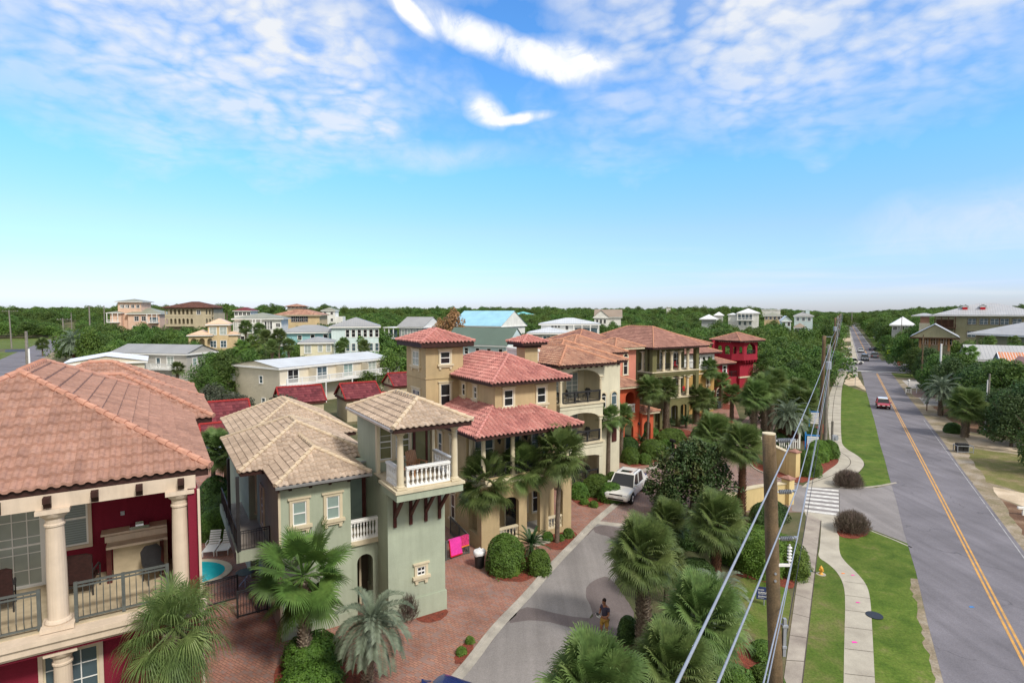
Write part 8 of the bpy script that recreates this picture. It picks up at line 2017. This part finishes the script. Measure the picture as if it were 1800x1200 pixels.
# local frame: faces -y... the figure looks towards +y local
B_ = [((0,0,.95), (.15,.11)), ((0,.0,1.10), (.145,.10)), ((0,-.01,1.28), (.165,.11)), ((0,-.01,1.42), (.16,.09)), ((0,.01,1.50), .062), ((0,.035,1.56), .055),
      ((0,.06,1.63), (.075,.09)), ((0,.075,1.71), (.078,.09)), ((0,.07,1.77), (.05,.06)),
      ((-.19,-.01,1.42), .055), ((-.235,.02,1.28), .047), ((-.245,.03,1.14), .043), ((-.20,.16,1.10), .037), ((-.13,.27,1.12), .028), ((-.10,.33,1.13), (.035,.018)),
      ((.19,-.01,1.42), .055), ((.235,.02,1.28), .047), ((.245,.03,1.14), .043), ((.20,.16,1.10), .037), ((.13,.27,1.12), .028), ((.10,.33,1.13), (.035,.018)),
      ((-.10,0,.86), .10), ((-.11,.0,.68), .083), ((-.115,.01,.50), .062), ((-.12,-.01,.32), .058), ((-.12,-.02,.12), .038), ((-.125,.0,.05), .042), ((-.13,.12,.03), (.042,.028)),
      ((.10,0,.86), .10), ((.12,.06,.68), .083), ((.125,.10,.50), .062), ((.13,.05,.32), .058), ((.13,.0,.12), .038), ((.135,.02,.05), .042), ((.14,.14,.03), (.042,.028))]
E_ = [(0,1),(1,2),(2,3),(3,4),(4,5),(5,6),(6,7),(7,8),(3,9),(9,10),(10,11),(11,12),(12,13),(13,14),(3,15),(15,16),(16,17),(17,18),(18,19),(19,20),(0,21),(21,22),(22,23),(23,24),(24,25),(25,26),(26,27),(0,28),(28,29),(29,30),(30,31),(31,32),(32,33),(33,34)]
body = skin('body', B_, E_, 'skin', mo)
for sx in (-1, 1):      # separate fingers and thumb closing on the controller
    for i in range(4): skin('finger', [((sx*.10, .345, 1.145-.022*i), .009), ((sx*.085, .385, 1.145-.022*i), .0085), ((sx*.055, .40-.004*i, 1.14-.022*i), .0075)], [(0,1),(1,2)], 'skin', body, 1)
    skin('thumb', [((sx*.105, .315, 1.155), .011), ((sx*.08, .345, 1.175), .010), ((sx*.06, .372, 1.172), .009)], [(0,1),(1,2)], 'skin', body, 1)
b = MB(); b.lathe(0, 0, [(.03, 0), (.078, .02), (.088, .07), (.08, .12), (.05, .155), (.01, .165)], 14); b.v = [(x*.95, y*1.1+.045, z+1.665) for x, y, z in b.v]; b.build('hair', M['hair'], mo, True)
b = MB(); b.box(-.012, .155, 1.655, .012, .185, 1.69); b.build('nose', M['skin'], body, True)
for sx in (-1, 1): b = MB(); b.box(sx*.082-.012, .05, 1.65, sx*.082+.012, .08, 1.70); b.build('ear', M['skin'], body); b = MB(); b.box(sx*.03-.012, .152, 1.70, sx*.03+.012, .160, 1.712); b.build('eye', M['black'], body)
b = MB(); b.box(-.022, .150, 1.622, .022, .157, 1.628); b.build('mouth', M['wine'], body)
skin('t_shirt', [((0,0,.93), (.168,.125)), ((0,0,1.10), (.165,.12)), ((0,-.01,1.28), (.18,.125)), ((0,-.01,1.42), (.172,.10)), ((0,.005,1.475), (.09,.075)), ((-.19,-.01,1.415), .068), ((-.235,.02,1.27), .066), ((.19,-.01,1.415), .068), ((.235,.02,1.27), .066)],
     [(0,1),(1,2),(2,3),(3,4),(3,5),(5,6),(3,7),(7,8)], 'shirt', mo)
skin('shorts', [((0,0,.93), (.155,.122)), ((-.10,0,.84), .115), ((-.11,0,.70), .105), ((-.115,.005,.55), .095), ((.10,.01,.84), .115), ((.12,.05,.70), .105), ((.125,.085,.55), .095)], [(0,1),(1,2),(2,3),(0,4),(4,5),(5,6)], 'shorts', mo)
for i, p in enumerate(((-.127, .055), (.137, .075))): b = MB(); b.prism([(p[0]-.045, p[1]-.11), (p[0]+.045, p[1]-.11), (p[0]+.05, p[1]+.06), (p[0]+.03, p[1]+.13), (p[0]-.03, p[1]+.13), (p[0]-.05, p[1]+.06)], 0, .03); b.build('sandal', M['rubber'], mo)
ct = thing('controller', 'white hand held flight controller with antennas held by the man', 'controller', (*[q for q in (px_+cos(radians(128))*0-sin(radians(128))*.40, py_+cos(radians(128))*.40)], 1.155), radians(128))
b = MB(); b.box(-.09, -.05, -.03, .09, .05, .03); b.build('case', M['signwhite'], ct); b = MB(); b.box(-.08, .04, .03, .08, .055, .16); b.build('screen', M['carglass'], ct)
b = MB(); b.cyl((-.07, .05, 0), (-.08, .12, .14), .008); b.build('antenna', M['signwhite'], ct); b = MB(); b.cyl((.07, .05, 0), (.08, .12, .14), .008); b.build('antenna', M['signwhite'], ct)
